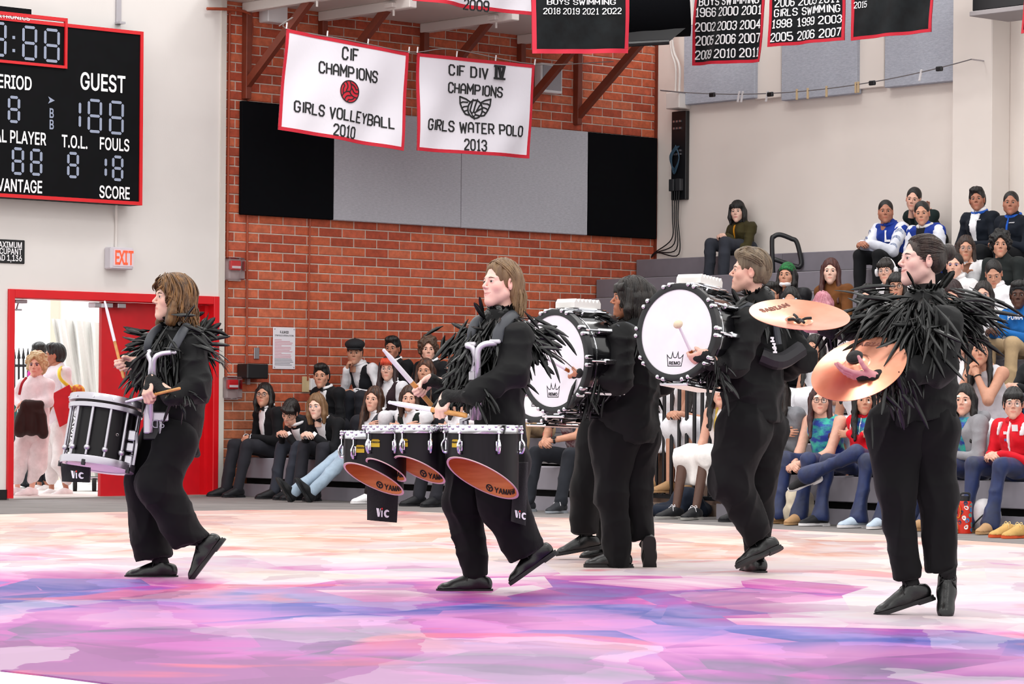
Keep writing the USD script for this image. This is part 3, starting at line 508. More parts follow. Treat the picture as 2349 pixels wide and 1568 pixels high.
# wire with pegs and clips across the right wall
wa = A_(*h2(1515, 207, .5)); wb_ = A_(*h2(2228, 136, .5)); wp = [W2(*(wa + (wb_ - wa) * t - A_(0, .33 * 4 * t * (1 - t) * .5)), .5) for t in np.linspace(0, 1, 30)]
wl_ = thing('hanging_wire', 'thin sagging wire with pegs and clips along the right wall', 'wire', wp[0]); obj('wire', tube(wp, .006, 5), mat('wire_grey', '#6e6a6c', .5), wl_)
for q_ in (wp[0], wp[-1]): obj('wall_hook', tube([q_, q_ + D1 * .5], .008, 6), dull_metal, wl_)
wood_peg = mat('wood_peg', '#cdb48c', .6)
for px, kind in ((1634, 'c'), (1692, 'w'), (1700, 'w'), (1757, 'w'), (1767, 'c'), (1828, 'p'), (1853, 'p'), (1896, 'p'), (1963, 'p'), (1969, 'p'), (2001, 'c'), (2109, 'w'), (2155, 'c')):
    p = min(wp, key=lambda q: abs(proj(q)[0] - px)); i = [id(q) for q in wp].index(id(p)); q = wp[min(i + 1, 29)] if proj(p)[0] < px else wp[max(i - 1, 0)]; f = (px - proj(p)[0]) / (proj(q)[0] - proj(p)[0] + 1e-9); p = p + (q - p) * np.clip(f, 0, 1)
    if kind == 'c': obj('binder_clip', xf(obox((-.04, -.02, -.035), (.08, 0, 0), (0, .04, 0), (0, 0, .05), .008), np.stack([D2, -D1, Z], 1), p), black_plastic, wl_)
    else: obj('clothes_peg', xf(obox((-.012, -.01, -.09), (.024, 0, 0), (0, .02, 0), (.03 if kind == 'w' else 0, 0, .12), .004), np.stack([D2, -D1, Z], 1), p), wood_peg if kind == 'p' else white_plastic, wl_)
# black duct and the box by the pilaster
dc = at(1425, 20, 31.9); dd = at(1583, 8, 31.9)
du = thing('air_duct', 'fat black fabric duct hanging in the corner behind the black banners', 'duct', dc)
obj('duct_tube', lathe([(.02, 0), (.34, .01), (.35, .06), (.35, .5), (.34, 1.0), (.35, 1.35), (.02, 1.36)], 40), black_felt, du) if False else obj('duct_tube', xf(lathe([(.02, 0), (.33, .01), (.35, .04), (.345, .2), (.35, .38), (.345, .55), (.35, .72), (.02, .73)], 40), frame(dd - dc), dc + 0), black_felt, du, True)
obj('duct_boot', (np.array([at(1432, 60, 31.7), at(1578, 60, 31.7), at(1578, 60, 32.2), at(1432, 60, 32.2), at(1445, 101, 31.7), at(1533, 97, 31.7), at(1533, 97, 32.2), at(1445, 101, 32.2)]), np.array([[0, 1, 2, 3], [4, 7, 6, 5], [0, 4, 5, 1], [1, 5, 6, 2], [2, 6, 7, 3], [3, 7, 4, 0]])), black_plastic, du)
obj('duct_rim', tube([at(1442, 101, 31.7), at(1535, 96, 31.7)], .03), black_plastic, du)
t0, z0 = h2(2226, 38, .9)
bx = thing('wall_cabinet', 'black cabinet with a pale underside high above the pilaster', 'cabinet', W2(t0, z0, .9)); obj('cabinet_body', w2box(t0 + .02, t0 + 2.2, z0 + .05, hgt + .2, .3, .9, .01), black_plastic, bx); obj('bottom_plate', w2box(t0, t0 + 2.2, z0, z0 + .05, .3, .92, .006), mat('pale_grey', '#a09a9c', .6), bx)
# ---------------------------------------------------------------- banners
cloth_w = mat('banner_white', '#dedbe4', .75, sheen=.2, bump=.1, bs=30); cloth_k = mat('banner_black', '#0a0c0f', .7, sheen=.03, spec=.2, col2='#12171a', vs=7, bump=.15, bs=14); hem = mat('banner_red_hem', '#c0122c', .7); hem2 = mat('banner_pink_red_hem', '#d0253f', .7)
def banner(label, corners, lines, cl, hemm, pm, logo=None, amp=.02, seed=0, hw=.035, cord=True):
    TL, TR, BL, BR = [np.asarray(c, float) for c in corners]; n = unit(np.cross(TR - TL, BL - TL)); n = n if n[1] < 0 else -n
    W, Hh = np.linalg.norm(TR - TL), np.linalg.norm(BL - TL)
    def S_(u, v, o=0.):
        u, v = np.asarray(u, float), np.asarray(v, float); w = amp * (np.sin(u * 9 + seed * 2 + v * 2.5) + .6 * np.sin(u * 17 + v * 5 + seed)) * (.3 + v) + amp * .4 * np.sin(v * 8 + u * 6 + seed)
        uu, vv, ww = u[..., None], v[..., None], (w + o)[..., None]
        return TL * (1 - uu) * (1 - vv) + TR * uu * (1 - vv) + BL * (1 - uu) * vv + BR * uu * vv + n * ww
    t = thing('banner', label, 'banner', TL)
    nu, nv = 40, 26; U_, V_ = np.meshgrid(np.linspace(0, 1, nu), np.linspace(0, 1, nv), indexing='ij')
    def sheet(u0, u1, v0, v1, o0, o1):
        a, b = S_(u0 + (u1 - u0) * U_, v0 + (v1 - v0) * V_, o0).reshape(-1, 3), S_(u0 + (u1 - u0) * U_, v0 + (v1 - v0) * V_, o1).reshape(-1, 3); N = nu * nv
        i, j = np.meshgrid(np.arange(nu - 1), np.arange(nv - 1), indexing='ij'); q = np.stack([i * nv + j, (i + 1) * nv + j, (i + 1) * nv + j + 1, i * nv + j + 1], -1).reshape(-1, 4)
        rim = [x * nv for x in range(nu)] + [(nu - 1) * nv + x for x in range(1, nv)] + [x * nv + nv - 1 for x in range(nu - 2, -1, -1)] + [x for x in range(nv - 2, 0, -1)]
        rr = np.array(rim); r2 = np.roll(rr, -1); return np.vstack([a, b]), np.vstack([q, q[:, ::-1] + N, np.stack([rr, r2, r2 + N, rr + N], 1)])
    obj('cloth', sheet(0, 1, 0, 1, -.004, 0.), cl, t, True)
    a, b = hw / W, hw / Hh
    obj('hem', join(sheet(0, a, 0, 1, -.006, .004), sheet(1 - a, 1, 0, 1, -.006, .004), sheet(0, 1, 1 - b, 1, -.006, .004), *([sheet(0, 1, 0, b, -.006, .004)])), hemm, t, True)
    for txt, cu, cv, hh, wd in lines:
        g = block(txt, 1.); x0, y0, x1, y1 = g.bounds; g = shapely.affinity.translate(shapely.affinity.scale(g, wd / (x1 - x0), hh * .93 / (y1 - y0), origin=(0, 0)), 0, hh * .07); g = shapely.segmentize(g, .05)
        m = flatpoly(g, 1.); v = m[0]; obj('lettering', (S_(cu + v[:, 0], cv + hh / 2 - v[:, 1], .003 + v[:, 2] * .003), m[1]), pm, t)
    if logo: logo(t, S_)
    if cord:
        for k in (0, .33, .66, 1.):
            p = S_(np.array(k), np.array(0.)); obj('tie', tube([p, p + Z * .06 + n * .01], .008, 5), white_plastic, t)
    return S_
def cpts(pl, dets): return [(pl(*p)) for p in dets]
def p1(px, py, o): r = ray(px, py); q = B0 + o * D2; return EYE + r * (((q - EYE) @ D2) / (r @ D2))
def p2(px, py, o): r = ray(px, py); q = B2 - o * D1; return EYE + r * (((q - EYE) @ D1) / (r @ D1))
def ring(r, c=(0, 0), w=.06): return shapely.Point(*c).buffer(r, 24).difference(shapely.Point(*c).buffer(r - w, 24))
def vball(t, S_):
    d = shapely.Point(0, 0).buffer(1, 32); T3 = np.linspace(0, 1.15, 12); ln = []
    mc = lambda a: np.stack([T3 * np.cos(a + .75 * T3), T3 * np.sin(a + .75 * T3)], 1)
    for k in range(3):
        a = .9 + k * 2.0944; A, B = mc(a), mc(a + 2.0944); sec = Polygon(np.vstack([A, [(1.6 * math.cos(a + .86 + q), 1.6 * math.sin(a + .86 + q)) for q in np.linspace(0, 2.0944, 8)], B[::-1]])).buffer(0); ln.append(LineString(A))
        for off in (.36, .70): ln.append(LineString(A).buffer(off).exterior.intersection(sec))
    lines = unary_union([l.buffer(.045) for l in ln] + [ring(1., w=.09)]).intersection(d)
    for nm, g, mm, o in (('volleyball_emblem', d, red_print, .003), ('emblem_seams', lines, black_print, .006)):
        m = flatpoly(shapely.segmentize(g, .3), 1.); v = m[0]; obj(nm, (S_(.525 + v[:, 0] * .073, .505 - v[:, 1] * .115, o + v[:, 2] * .002), m[1]), mm, t)
def wpball(t, S_):
    lns = [ring(.62, (0, -.1), .1), ring(.16, (-.12, -.42), .07)] + [LineString(l).buffer(.05) for l in ([(-.2, .5), (-.4, -.2), (-.27, -.38)], [(.15, .52), (-.02, .1), (-.12, -.26)], [(0, -.3), (.35, -.1), (.6, 0)], [(.04, -.45), (.4, -.5)], [(-.1, -.58), (-.05, -.72)], [(.3, .1), (.12, -.2)], [(.3, .1), (.5, .3)])]
    for s in (-1, 1):
        lns += [LineString([(s * .45, .35), (s * .75, .5), (s * 1.25, .62), (s * 1.2, .2), (s * 1.0, -.15), (s * .75, -.45), (s * .5, -.5)]).buffer(.05), LineString([(s * .62, .3), (s * 1.0, .3), (s * 1.2, .2)]).buffer(.045), LineString([(s * .65, .05), (s * .9, 0), (s * 1.05, -.1)]).buffer(.045), LineString([(s * .62, -.2), (s * .9, -.3)]).buffer(.045)]
    m = flatpoly(unary_union(lns), 1.); v = m[0]; obj('winged_ball_emblem', (S_(.5 + v[:, 0] * .105, .51 - v[:, 1] * .165, .003 + v[:, 2] * .003), m[1]), black_print, t)
o = 1.55
banner('white banner with a red volleyball emblem for girls volleyball 2010', cpts(lambda x, y: p1(x, y, o), [(655, 66), (938, 121), (641, 297), (924, 346)]), [('CIF', .525, .125, .145, .13), ('CHAMPIONS', .515, .3, .15, .47), ('GIRLS VOLLEYBALL', .512, .735, .135, .81), ('2010', .51, .9, .14, .19)], cloth_w, hem, black_print, vball, .018, 1)
banner('white banner with a winged ball emblem for girls water polo 2013', cpts(lambda x, y: p1(x, y, o), [(957, 121), (1225, 149), (953, 345), (1218, 363)]), [('CIF DIV', .43, .135, .135, .34), ('CHAMPIONS', .495, .315, .14, .475), ('GIRLS WATER POLO', .505, .715, .135, .83), ('2013', .505, .895, .14, .19)], cloth_w, hem, black_print, wpball, .016, 3)
# the IV numeral with serif bars
def numeral(): 
    g = unary_union([sbox(-.5, .86, .5, 1), sbox(-.5, 0, .5, .14), sbox(-.42, 0, -.22, 1), LineString([(-.08, 1), (.17, 0), (.42, 1)]).buffer(.1, cap_style=2, join_style=2)]); return g.intersection(sbox(-.5, 0, .5, 1))
TLb, TRb, BLb, BRb = cpts(lambda x, y: p1(x, y, o), [(957, 121), (1225, 149), (953, 345), (1218, 363)])
m = flatpoly(numeral(), 1.); v = m[0]; uu = (.693 + v[:, 0] * .095)[:, None]; vv = (.195 - v[:, 1] * .15)[:, None]
obj('lettering', (TLb * (1 - uu) * (1 - vv) + TRb * uu * (1 - vv) + BLb * (1 - uu) * vv + BRb * uu * vv + D2 * (.012 + v[:, 2:] * .012), m[1]), black_print, Thing('/World/banner_001', TLb))
banner('white banner cut by the top of the picture, only its last year showing', cpts(lambda x, y: p1(x, y, o + .5), [(955, -210), (1226, -185), (948, 1), (1218, 37)]), [('2009', .54, .955, .13, .2)], cloth_w, hem, black_print, None, .03, 5)
banner('black banner with one row of years 2018 to 2022, left of the duct', [at(1222, -150, 29.5), at(1443, -150, 30.), at(1220, 123, 29.5), at(1441, 122, 30.)], [('BOYS SWIMMING', .5, .565, .055, .72), ('2018 2019 2021 2022', .51, .642, .062, .81)], cloth_k, hem2, white_print, None, .014, 2, .045)
o = 1.3
banner('black banner listing fifteen years of boys swimming, 1966 to 2011', cpts(lambda x, y: p2(x, y, o), [(1600, -70), (1756, -78), (1585, 150), (1744, 142)]), [('BOYS SWIMMING', .5, .335, .105, .86), ('1966 2000 2001', .5, .447, .11, .93), ('2002 2003 2004', .5, .598, .11, .93), ('2005 2006 2007', .5, .742, .11, .93), ('2009 2010 2011', .5, .888, .11, .93)], cloth_k, hem, white_print, None, .02, 4)
banner('black banner listing girls swimming years 1998 to 2007', cpts(lambda x, y: p2(x, y, o), [(1772, -80), (1942, -92), (1763, 108), (1935, 92)]), [('2006 2005 2011', .5, .465, .12, .86), ('GIRLS SWIMMING', .5, .585, .12, .88), ('1998 1999 2003', .5, .722, .12, .92), ('2005 2006 2007', .5, .888, .12, .93)], cloth_k, hem, white_print, None, .02, 6)
banner('black banner with only the year 2015 showing', cpts(lambda x, y: p2(x, y, o), [(1957, -90), (2142, -105), (1949, 93), (2137, 73)]), [('2015', .11, .555, .095, .165)], cloth_k, hem, white_print, None, .02, 7)
banner('sliver of a black red-edged banner at the right edge of the picture', cpts(lambda x, y: p2(x, y, o), [(2349, -90), (2530, -105), (2342, 77), (2524, 60)]), [], cloth_k, hem, white_print, None, .02, 8)
obj('cable', tube(smoothpath([p1(640, 60, 1.55), p1(672, 40, 1.55), p1(655, 65, 1.55), p1(800, 92, 1.55), p1(942, 119, 1.55), p1(1038, 113, 1.5), p1(1225, 147, 1.5), p1(1407, 141, .9)], 6), .006, 5), mat('wire_grey2', '#77706e', .5), label='thin steel cable the white banners hang from', cat='cable')
# ---------------------------------------------------------------- bleachers along the right wall
RD, RH, Z1 = .634, .2517, .40
TOP0 = W1(h1(1455, 597)[0], 0)                       # front edge of the top row at the bricks
def row(n, t, z=0., back=0.): return TOP0 - (10 - n) * RD * D1 + t * D2 + back * D1 + z * Z
def rowz(n): return Z1 + RH * (n - 1)
def row_t(n, px, z, back=0.):
    a = row(n, 0, z, back); r = (px - CX) / F       # solve (a + tD2 - EYE).R = r * depth
    return -((a - EYE) @ RV - r * (a[1])) / (D2 @ RV - r * D2[1])
ORD = ['lowest', 'second', 'third', 'fourth', 'fifth', 'sixth', 'seventh', 'eighth', 'ninth', 'topmost']
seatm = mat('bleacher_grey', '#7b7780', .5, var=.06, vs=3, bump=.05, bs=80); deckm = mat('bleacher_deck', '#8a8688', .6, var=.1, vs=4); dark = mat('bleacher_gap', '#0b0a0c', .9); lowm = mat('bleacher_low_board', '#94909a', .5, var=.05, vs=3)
tg0, tg1 = row_t(1, 1345, .4), row_t(1, 1640, .4)
for n in range(1, 11):
    bl = thing('bleacher_row', 'grey bleacher row along the right wall, %s counted from the floor' % ORD[n - 1], 'bleachers', row(n, 0))
    spans = [(0.03, tg0), (tg1, 14.)] if n == 1 else [(0.03, 14.)]
    for s0, s1 in spans:
        k = max(1, int((s1 - s0) / 2.3)); e = np.linspace(s0, s1, k + 1)
        for a, b in zip(e[:-1], e[1:]):
            o = row(n, a + .002); z = rowz(n)
            obj('seat_board', obox(o + Z * (z - .21), D2 * (b - a - .004), D1 * .30, Z * .21, .006), lowm if n == 1 else seatm, bl)
    for s0, s1 in spans:
        z = rowz(n); obj('deck_board', obox(row(n, s0, z - .24, .0), D2 * (s1 - s0), D1 * (RD - .0), Z * .03), deckm, bl) if n > 1 else None
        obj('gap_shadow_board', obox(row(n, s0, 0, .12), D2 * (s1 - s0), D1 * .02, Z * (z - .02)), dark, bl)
        if n == 1: obj('kick_board', obox(row(n, s0, .0, .02), D2 * (s1 - s0), D1 * .03, Z * .13), lowm, bl)
obj('top_back_board', obox(row(10, .03, rowz(10) - .03, .30), D2 * 13.9, D1 * .05, Z * .03), seatm, bl)
# picket rail with wood-look base
ra, rb_ = gnd(1478, 1176), gnd(1652, 1186); rdir = unit(rb_ - ra); rl = np.linalg.norm(rb_ - ra)
pr = thing('picket_rail', 'black picket rail with brown base panel beside the girl in the white skirt', 'railing', ra)
rail_black = mat('rail_black', '#18191d', .4)
for i in range(10):
    p = ra + rdir * (rl * (i + .3) / 10); obj('picket', obox(p + Z * .16, rdir * .028, A_(-rdir[1], rdir[0], 0) * .028, Z * 1.1, .004), rail_black, pr)
obj('top_rail', obox(ra + Z * 1.24, rdir * rl, A_(-rdir[1], rdir[0], 0) * .04, Z * .04, .005), rail_black, pr); obj('bottom_rail', obox(ra + Z * .14, rdir * rl, A_(-rdir[1], rdir[0], 0) * .035, Z * .04, .005), rail_black, pr)
nb = A_(-rdir[1], rdir[0], 0)
obj('base_panel', obox(ra - rdir * .1 + nb * .10, rdir * (rl + .2), nb * .03, Z * .52), mat('brown_panel', '#7d665a', .6, var=.1, vs=3), pr); obj('base_sill', obox(ra - rdir * .1 + nb * .06, rdir * (rl + .2), nb * .05, Z * .10), mat('tan_sill', '#a68f80', .6), pr)
# handrail loop on the aisle of the top rows
hr = thing('aisle_handrail', 'black tubular handrail loop standing in the aisle of the top rows', 'handrail', row(9, row_t(9, 1777, 2.4), 2.2))
tb = row_t(10, 1775, 2.6); P = lambda px, py: at(px, py, row(10, tb)[1] - .35)
obj('loop', tube(smoothpath([P(1778, 720), P(1774, 640), P(1771, 555), P(1776, 542), P(1790, 538), P(1815, 547), P(1828, 556), P(1838, 598), P(1835, 610), P(1826, 611), P(1776, 594)], 6), .026, 10), rail_black, hr, True)
# ---------------------------------------------------------------- people: head, hair, hands, bodies, clothes
def make_head(res, fem=0., chub=0., smile=0.):
    F_ = Field((-.115, -.15, -.215), (.115, .135, .15), res)
    c = chub * .012
    F_.ell((0, -.018, .032), (.074, .094, .086), .01); F_.ell((0, .03, -.03), (.058 + c, .058, .082), .03)
    F_.cap((-.045, .0, -.055), (0, .066, -.098), .024 + c, .019 - .003 * fem, .03); F_.cap((.045, .0, -.055), (0, .066, -.098), .024 + c, .019 - .003 * fem, .03)
    F_.cap((0, .05, -.06), (0, .071, -.1), .03, .016, .025)
    for s in (-1, 1):
        F_.ell((s * .040, .054, -.024), (.022 + c * .6, .022, .022), .025); F_.cap((s * .012, .079, .021), (s * .045, .064, .02), .011, .010, .016)
        F_.ell((s * .0315, .100, .001), (.0185, .022, .0135), .010, op='cut')
    F_.cap((0, .077, .014), (0, .1085, -.025), .0068, .0086, .010)
    for s in (-1, 1): F_.ell((s * .0105, .095, -.031), (.0078, .011, .0072), .006)
    for s in (-1, 1): F_.ell((s * .006, .101, -.040), (.0035, .006, .003), .003, op='cut')
    F_.ell((0, .071, -.062), (.031, .0215, .023), .016); e = smile * .006
    for q in (-1, 1):
        F_.cap((q * (.0225 + e), .0805 - e * .4, -.0625 + e), (0, .0905, -.0588), .0032, .0046, .004); F_.cap((q * (.020 + e), .0805 - e * .3, -.0655 + e), (0, .0892, -.0692), .0036, .0058, .004)
    [F_.cap((q * (.0225 + e), .083, -.0637 + e), (0, .0955, -.0642), .0016, .0016, .003, op='cut') for q in (-1, 1)] if res < .004 else None
    for s in (-1, 1):       # lids around the eyeball, then the almond opening
        F_.ell((s * .0315, .0725, .0008), (.0158, .0155, .0150), .005); F_.cap((s * .018, .083, .0095), (s * .046, .0765, .0085), .0022, .002, .004)
        F_.ell((s * .0320, .090, .0006), (.0160, .020, (.0049 if res < .004 else .0047)), .0018, op='cut')
        F_.ell((s * .077, -.010, -.008), (.010, .020, .031), .008, R=np.array([[1, s * .35, 0], [-s * .35, 1, 0], [0, 0, 1]]) / 1.06)
        F_.ell((s * .089, -.004, -.004), (.008, .011, .018), .004, op='cut')
    F_.cap((0, -.03, -.06), (0, -.045, -.23), .047 - .006 * fem + c, .049 - .006 * fem + c, .025)
    m = relax(F_.mesh(), 1, .4); v = m[0]
    lip = np.sqrt((v[:, 0] / (.0245 + smile * .005)) ** 2 + ((v[:, 2] + .0642 - np.abs(v[:, 0]) * smile * .22) / .0092) ** 2) * .0098
    masks = dict(lip=np.clip((.0108 - lip) / .0025, 0, 1) * (v[:, 1] > .07),
                 blush=np.minimum(1, sum(np.exp(-((v - A_(s * .045, .06, -.03)) ** 2).sum(1) / .018 ** 2) for s in (-1, 1)) + .35 * np.exp(-((v - A_(0, .105, -.027)) ** 2).sum(1) / .012 ** 2) + .9 * np.exp(-((np.abs(v) - A_(.08, .012, .008)) ** 2).sum(1) / .02 ** 2)),
                 lid=sum(np.clip(1.2 - np.sqrt((((v - A_(s * .0315, .085, .0085)) / A_(.020, .02, .0085)) ** 2).sum(1)), 0, 1) for s in (-1, 1)),
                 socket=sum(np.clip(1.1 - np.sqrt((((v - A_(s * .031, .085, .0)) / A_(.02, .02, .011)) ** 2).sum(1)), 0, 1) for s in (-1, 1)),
                 brow_glitter=np.clip(1.3 - np.sqrt((((v - A_(.034, .085, .030)) / A_(.022, .03, .009)) ** 2).sum(1)), 0, 1), cheek_glitter=np.clip(1.3 - np.sqrt((((v - A_(-.034, .08, -.018)) / A_(.013, .03, .009)) ** 2).sum(1)), 0, 1),
                 stubble=np.clip((-.045 - v[:, 2]) / .03, 0, 1) * (v[:, 2] > -.125) * (v[:, 1] > .0))
    return m, masks
HEADS = {}
def head_mesh(hi=False, fem=0., chub=0., smile=0.):
    k = (hi, fem, chub, smile)
    if k not in HEADS: HEADS[k] = make_head(.0030 if hi else .0056, fem, chub, smile)
    return HEADS[k]
def paint(masks, skin, lip=None, lid=None, glitter=None, blush=.35, stubble=0.):
    s = np.array(lin(skin)); n = len(masks['lip']); c = np.repeat(s[None], n, 0)
    mixin = lambda c, k, col: c + (np.asarray(col) - c) * np.clip(k, 0, 1)[:, None]
    c = mixin(c, masks['blush'] * blush, s * A_(1.02, .62, .62)); c = mixin(c, masks['socket'] * .42, s * A_(.55, .42, .42))  # eye sockets darkened in the skin colour to imitate lid shading
    if stubble: c = mixin(c, masks['stubble'] * stubble, s * .35)
    c = mixin(c, masks['lip'] * .7, np.array(lin(lip)) if lip else s * A_(.86, .42, .42))
    if lid: c = mixin(c, masks['lid'] * .9, np.array(lin(lid)))
    if glitter: c = mixin(c, masks['brow_glitter'], np.array(lin('#dfeee4'))); c = mixin(c, masks['cheek_glitter'] * .9, np.array(lin('#eaf2ee')))
    return c
skin_m = mat('skin', '#c99a84', .48, attr=True, var=.05, vs=30, spec=.4, sss=.0)
eye_white = mat('eye_white', '#c2b8b4', .25); lens_m = mat('spectacle_lens', '#ffffff', .05, alpha=.04)
IR = {'brown': mat('iris_brown', '#2a170e', .2), 'blue': mat('iris_blue', '#53708a', .2), 'dark': mat('iris_dark', '#140c08', .2)}
def hair_mat(c, hl=None):
    n = 'hair_' + c[1:] + ('_' + hl[1:] if hl else '')
    return mat(n, c, .42, var=.0 if hl else .35, vs=26, stretch=(1.6, 1.6, .25), col2=hl, pos=(.4, .75), bump=.6, bs=70, spec=.45, coords='object')
def head_R(yaw, pitch=0., roll=0.):   # yaw from facing the camera towards the picture's left; pitch up +, roll: top leans to picture right +
    y, p, r = map(math.radians, (yaw, pitch, roll)); f = A_(-math.sin(y) * math.cos(p), -math.cos(y) * math.cos(p), math.sin(p))
    x = unit(np.cross(f, Z)); u = np.cross(x, f); x2 = x * math.cos(r) - u * math.sin(r) * (1 if True else -1); u2 = np.cross(x2, f); return np.stack([x2, f, u2], 1)
# hair shapes in head coordinates --------------------------------------------------------------
HAIRS = {}
def hair_mesh(style, hi=False):
    k = (style, hi)
    if k in HAIRS: return HAIRS[k]
    low = {'long': -.36, 'longwave': -.36, 'mid': -.2, 'bob': -.17, 'long_fringe': -.36, 'mid_fringe': -.17, 'part': -.19, 'tuck': -.19}.get(style, -.14)
    F_ = Field((-.17, -.24, low - .03), (.17, .16, .19), .0045 if hi else .0058 if style in ('bun', 'pony', 'slick') else .0072)
    full = style in ('curly', 'mop', 'afro')
    sl = style in ('bun', 'pony', 'slick'); g = .020 if full else .002 if sl else .006
    F_.ell((0, -.022, .036), (.080 + g, .100 + g, (.088 if sl else .092) + g * 1.2), .01)
    if style != 'bun' and style != 'pony' and style != 'slick': F_.ell((0, -.05, -.01), (.079 + g, .065 + g, .075 + g), .03)
    else: F_.ell((0, -.06, .0), (.070, .055, .06), .03)
    # open the face
    F_.ell((0, .112, -.030), (.063, .074, .112), .012, op='cut')
    if style in ('bun', 'pony', 'slick', 'part', 'tuck'): F_.ell((0, .125, .014), (.072, .068, .108), .015, op='cut')
    for s in (-1, 1):
        if style in ('short', 'bun', 'pony', 'slick', 'undercut', 'tux'): F_.ell((s * .085, .02, -.04), (.03, .055, .055), .01, op='cut')
    if style in ('short', 'tux', 'undercut'):
        F_.ell((0, .035, .100), (.070, .050, .030), .03); F_.ell((.02, .058, .090), (.045, .03, .022), .02)
        F_.ell((0, -.06, -.11), (.09, .06, .05), .01, op='cut')
    if style in ('fringe', 'mid_fringe', 'bob', 'long_fringe'):
        F_.cap((-.055, .058, .062), (.055, .058, .062), .026, .026, .02)
        for x in np.linspace(-.05, .05, 6): F_.cap((x, .082 - x * x * 6, .07), (x * 1.05, .092 - x * x * 8, .036), .014, .007, .008)
    if full:
        r_ = np.random.default_rng(5)
        for i in range(60):
            d = unit(r_.normal(size=3)); 
            if d[1] > .55 and d[2] < .45 or d[2] < -.5: continue
            F_.ell(A_(0, -.02, .03) + d * A_(.098, .115, .115), (.026,) * 3, .012)
    if style in ('long', 'longwave', 'mid', 'bob', 'long_fringe', 'mid_fringe', 'part'):
        L = {'long': -.31, 'long_fringe': -.31, 'longwave': -.33, 'mid': -.17, 'bob': -.13, 'mid_fringe': -.13, 'part': -.15}[style]
        for s in (-1, 1):
            lg = L < -.3; F_.cap((s * .074, .012, .04), (s * .088, .030 if lg else .018, L * .5), .024, .026, .02); F_.cap((s * .088, .030 if lg else .018, L * .5), (s * .084, .092 if lg else .02, L), .027, .016, .02)
            F_.cap((s * .07, -.04, 0), (s * .085, -.06, L), .036, .02, .03)
        F_.cap((-.03, -.085, 0), (-.03, -.10, L), .045, .03, .03); F_.cap((.03, -.085, 0), (.03, -.10, L), .045, .03, .03)
        if style in ('longwave', 'part'):
            for s in (-1, 1):
                for i in range(5): F_.ell((s * (.09 + .008 * (-1) ** i), .02 + .006 * i, L * (.3 + .15 * i)), (.022, .022, .026), .015)
    if style == 'tuck':
        for q in (-1, 1): F_.cap((q * .066, -.055, .03), (q * .072, -.06, -.15), .032, .022, .03)
        F_.cap((-.03, -.085, 0), (-.03, -.095, -.15), .042, .03, .03); F_.cap((.03, -.085, 0), (.03, -.095, -.15), .042, .03, .03)
    if style == 'bun': F_.ell((0, -.135, .05), (.042, .036, .042), .008)
    if style == 'pony': F_.ell((0, -.125, .03), (.03, .03, .03), .01); F_.cap((.03, -.13, .02), (.075, -.09, -.12), .03, .024, .02); F_.cap((.075, -.09, -.12), (.085, -.03, -.22), .024, .008, .02)
    m = relax(F_.mesh(), 1, .5); v = m[0]
    n = vnormals(m); a = np.arctan2(v[:, 0], v[:, 1] + .02)
    if full: d = (meshkit.fbm(v * 55, 2, 3) - .5) * .018
    else: d = (meshkit.noise(np.stack([a * 9, v[:, 2] * 8, np.zeros(len(v))], 1), 2) - .5) * .010 + (meshkit.noise(np.stack([a * 26, v[:, 2] * 14, v[:, 1] * 10], 1), 5) - .5) * .005
    HAIRS[k] = (v + n * (d * (.3 if sl else 1.))[:, None], m[1]); return HAIRS[k]
# hands -------------------------------------------------------------------------------------------
def rotv(v, ax, a): ax = unit(ax); return v * math.cos(a) + np.cross(ax, v) * math.sin(a) + ax * (ax @ v) * (1 - math.cos(a))
def hand(wrist, d, n, side, curl=(.5, .5, .5, .5), thumb=(.5, .2), s=1., res=.0048, forearm=None, spread=.06, only=None):
    """d: wrist to knuckles, n: out of the palm, side +1 right hand / -1 left hand (thumb at side * d x n)"""
    d = unit(d); n = unit(n - d * (n @ d)); u = np.cross(d, n) * side; w = np.asarray(wrist, float)
    hc = w + d * .075 * s; F_ = Field(np.minimum(hc - .135 * s, (forearm if forearm is not None else w) - .05), np.maximum(hc + .135 * s, (forearm if forearm is not None else w) + .05), res)
    offs = (.026, .009, -.008, -.024); lens = ((.043, .026, .021), (.047, .029, .022), (.043, .027, .021), (.034, .021, .019)); kn = (.090, .094, .089, .081)
    for i in range(4): F_.cap(w + u * offs[i] * .55 * s, w + (d * kn[i] + u * offs[i]) * s, .0145 * s, .0105 * s, .014 * s)
    F_.cap(w, w + d * .05 * s, .020 * s, .022 * s, .02 * s, flat=(n, .62))
    tb = w + (d * .022 + u * .024 + n * .006) * s; F_.cap(w + u * .008 * s, tb, .016 * s, .014 * s, .02 * s)
    for i in range(4):
        p = w + (d * kn[i] + u * offs[i]) * s; di = unit(d + u * spread * (1.5 - i)); r = .0094 if i < 3 else .0082; ang = 0.
        for j in range(3):
            ang += curl[i] * (.9, 1.15, .75)[j]; dd = di * math.cos(ang) + n * math.sin(ang)
            q = p + dd * lens[i][j] * s; F_.cap(p, q, r * (1 - .09 * j) * s, r * (.91 - .10 * j) * s, .0045 * s); p = q
    op, cl = thumb; td = unit(d * .75 + u * op + n * cl); p = tb
    for j, L in enumerate((.040, .032, .026)):
        q = p + td * L * s; F_.cap(p, q, (.0125, .0108, .0096)[j] * s, (.0108, .0096, .0078)[j] * s, .006 * s); p = q; td = unit(td + n * (.28 + cl * .35) * (j < 2) - u * .30 * cl)
    if forearm is not None: F_.cap(forearm, w, .034 * s, .0235 * s, .02, flat=(n, .85))
    return relax(F_.mesh(), 1, .4)
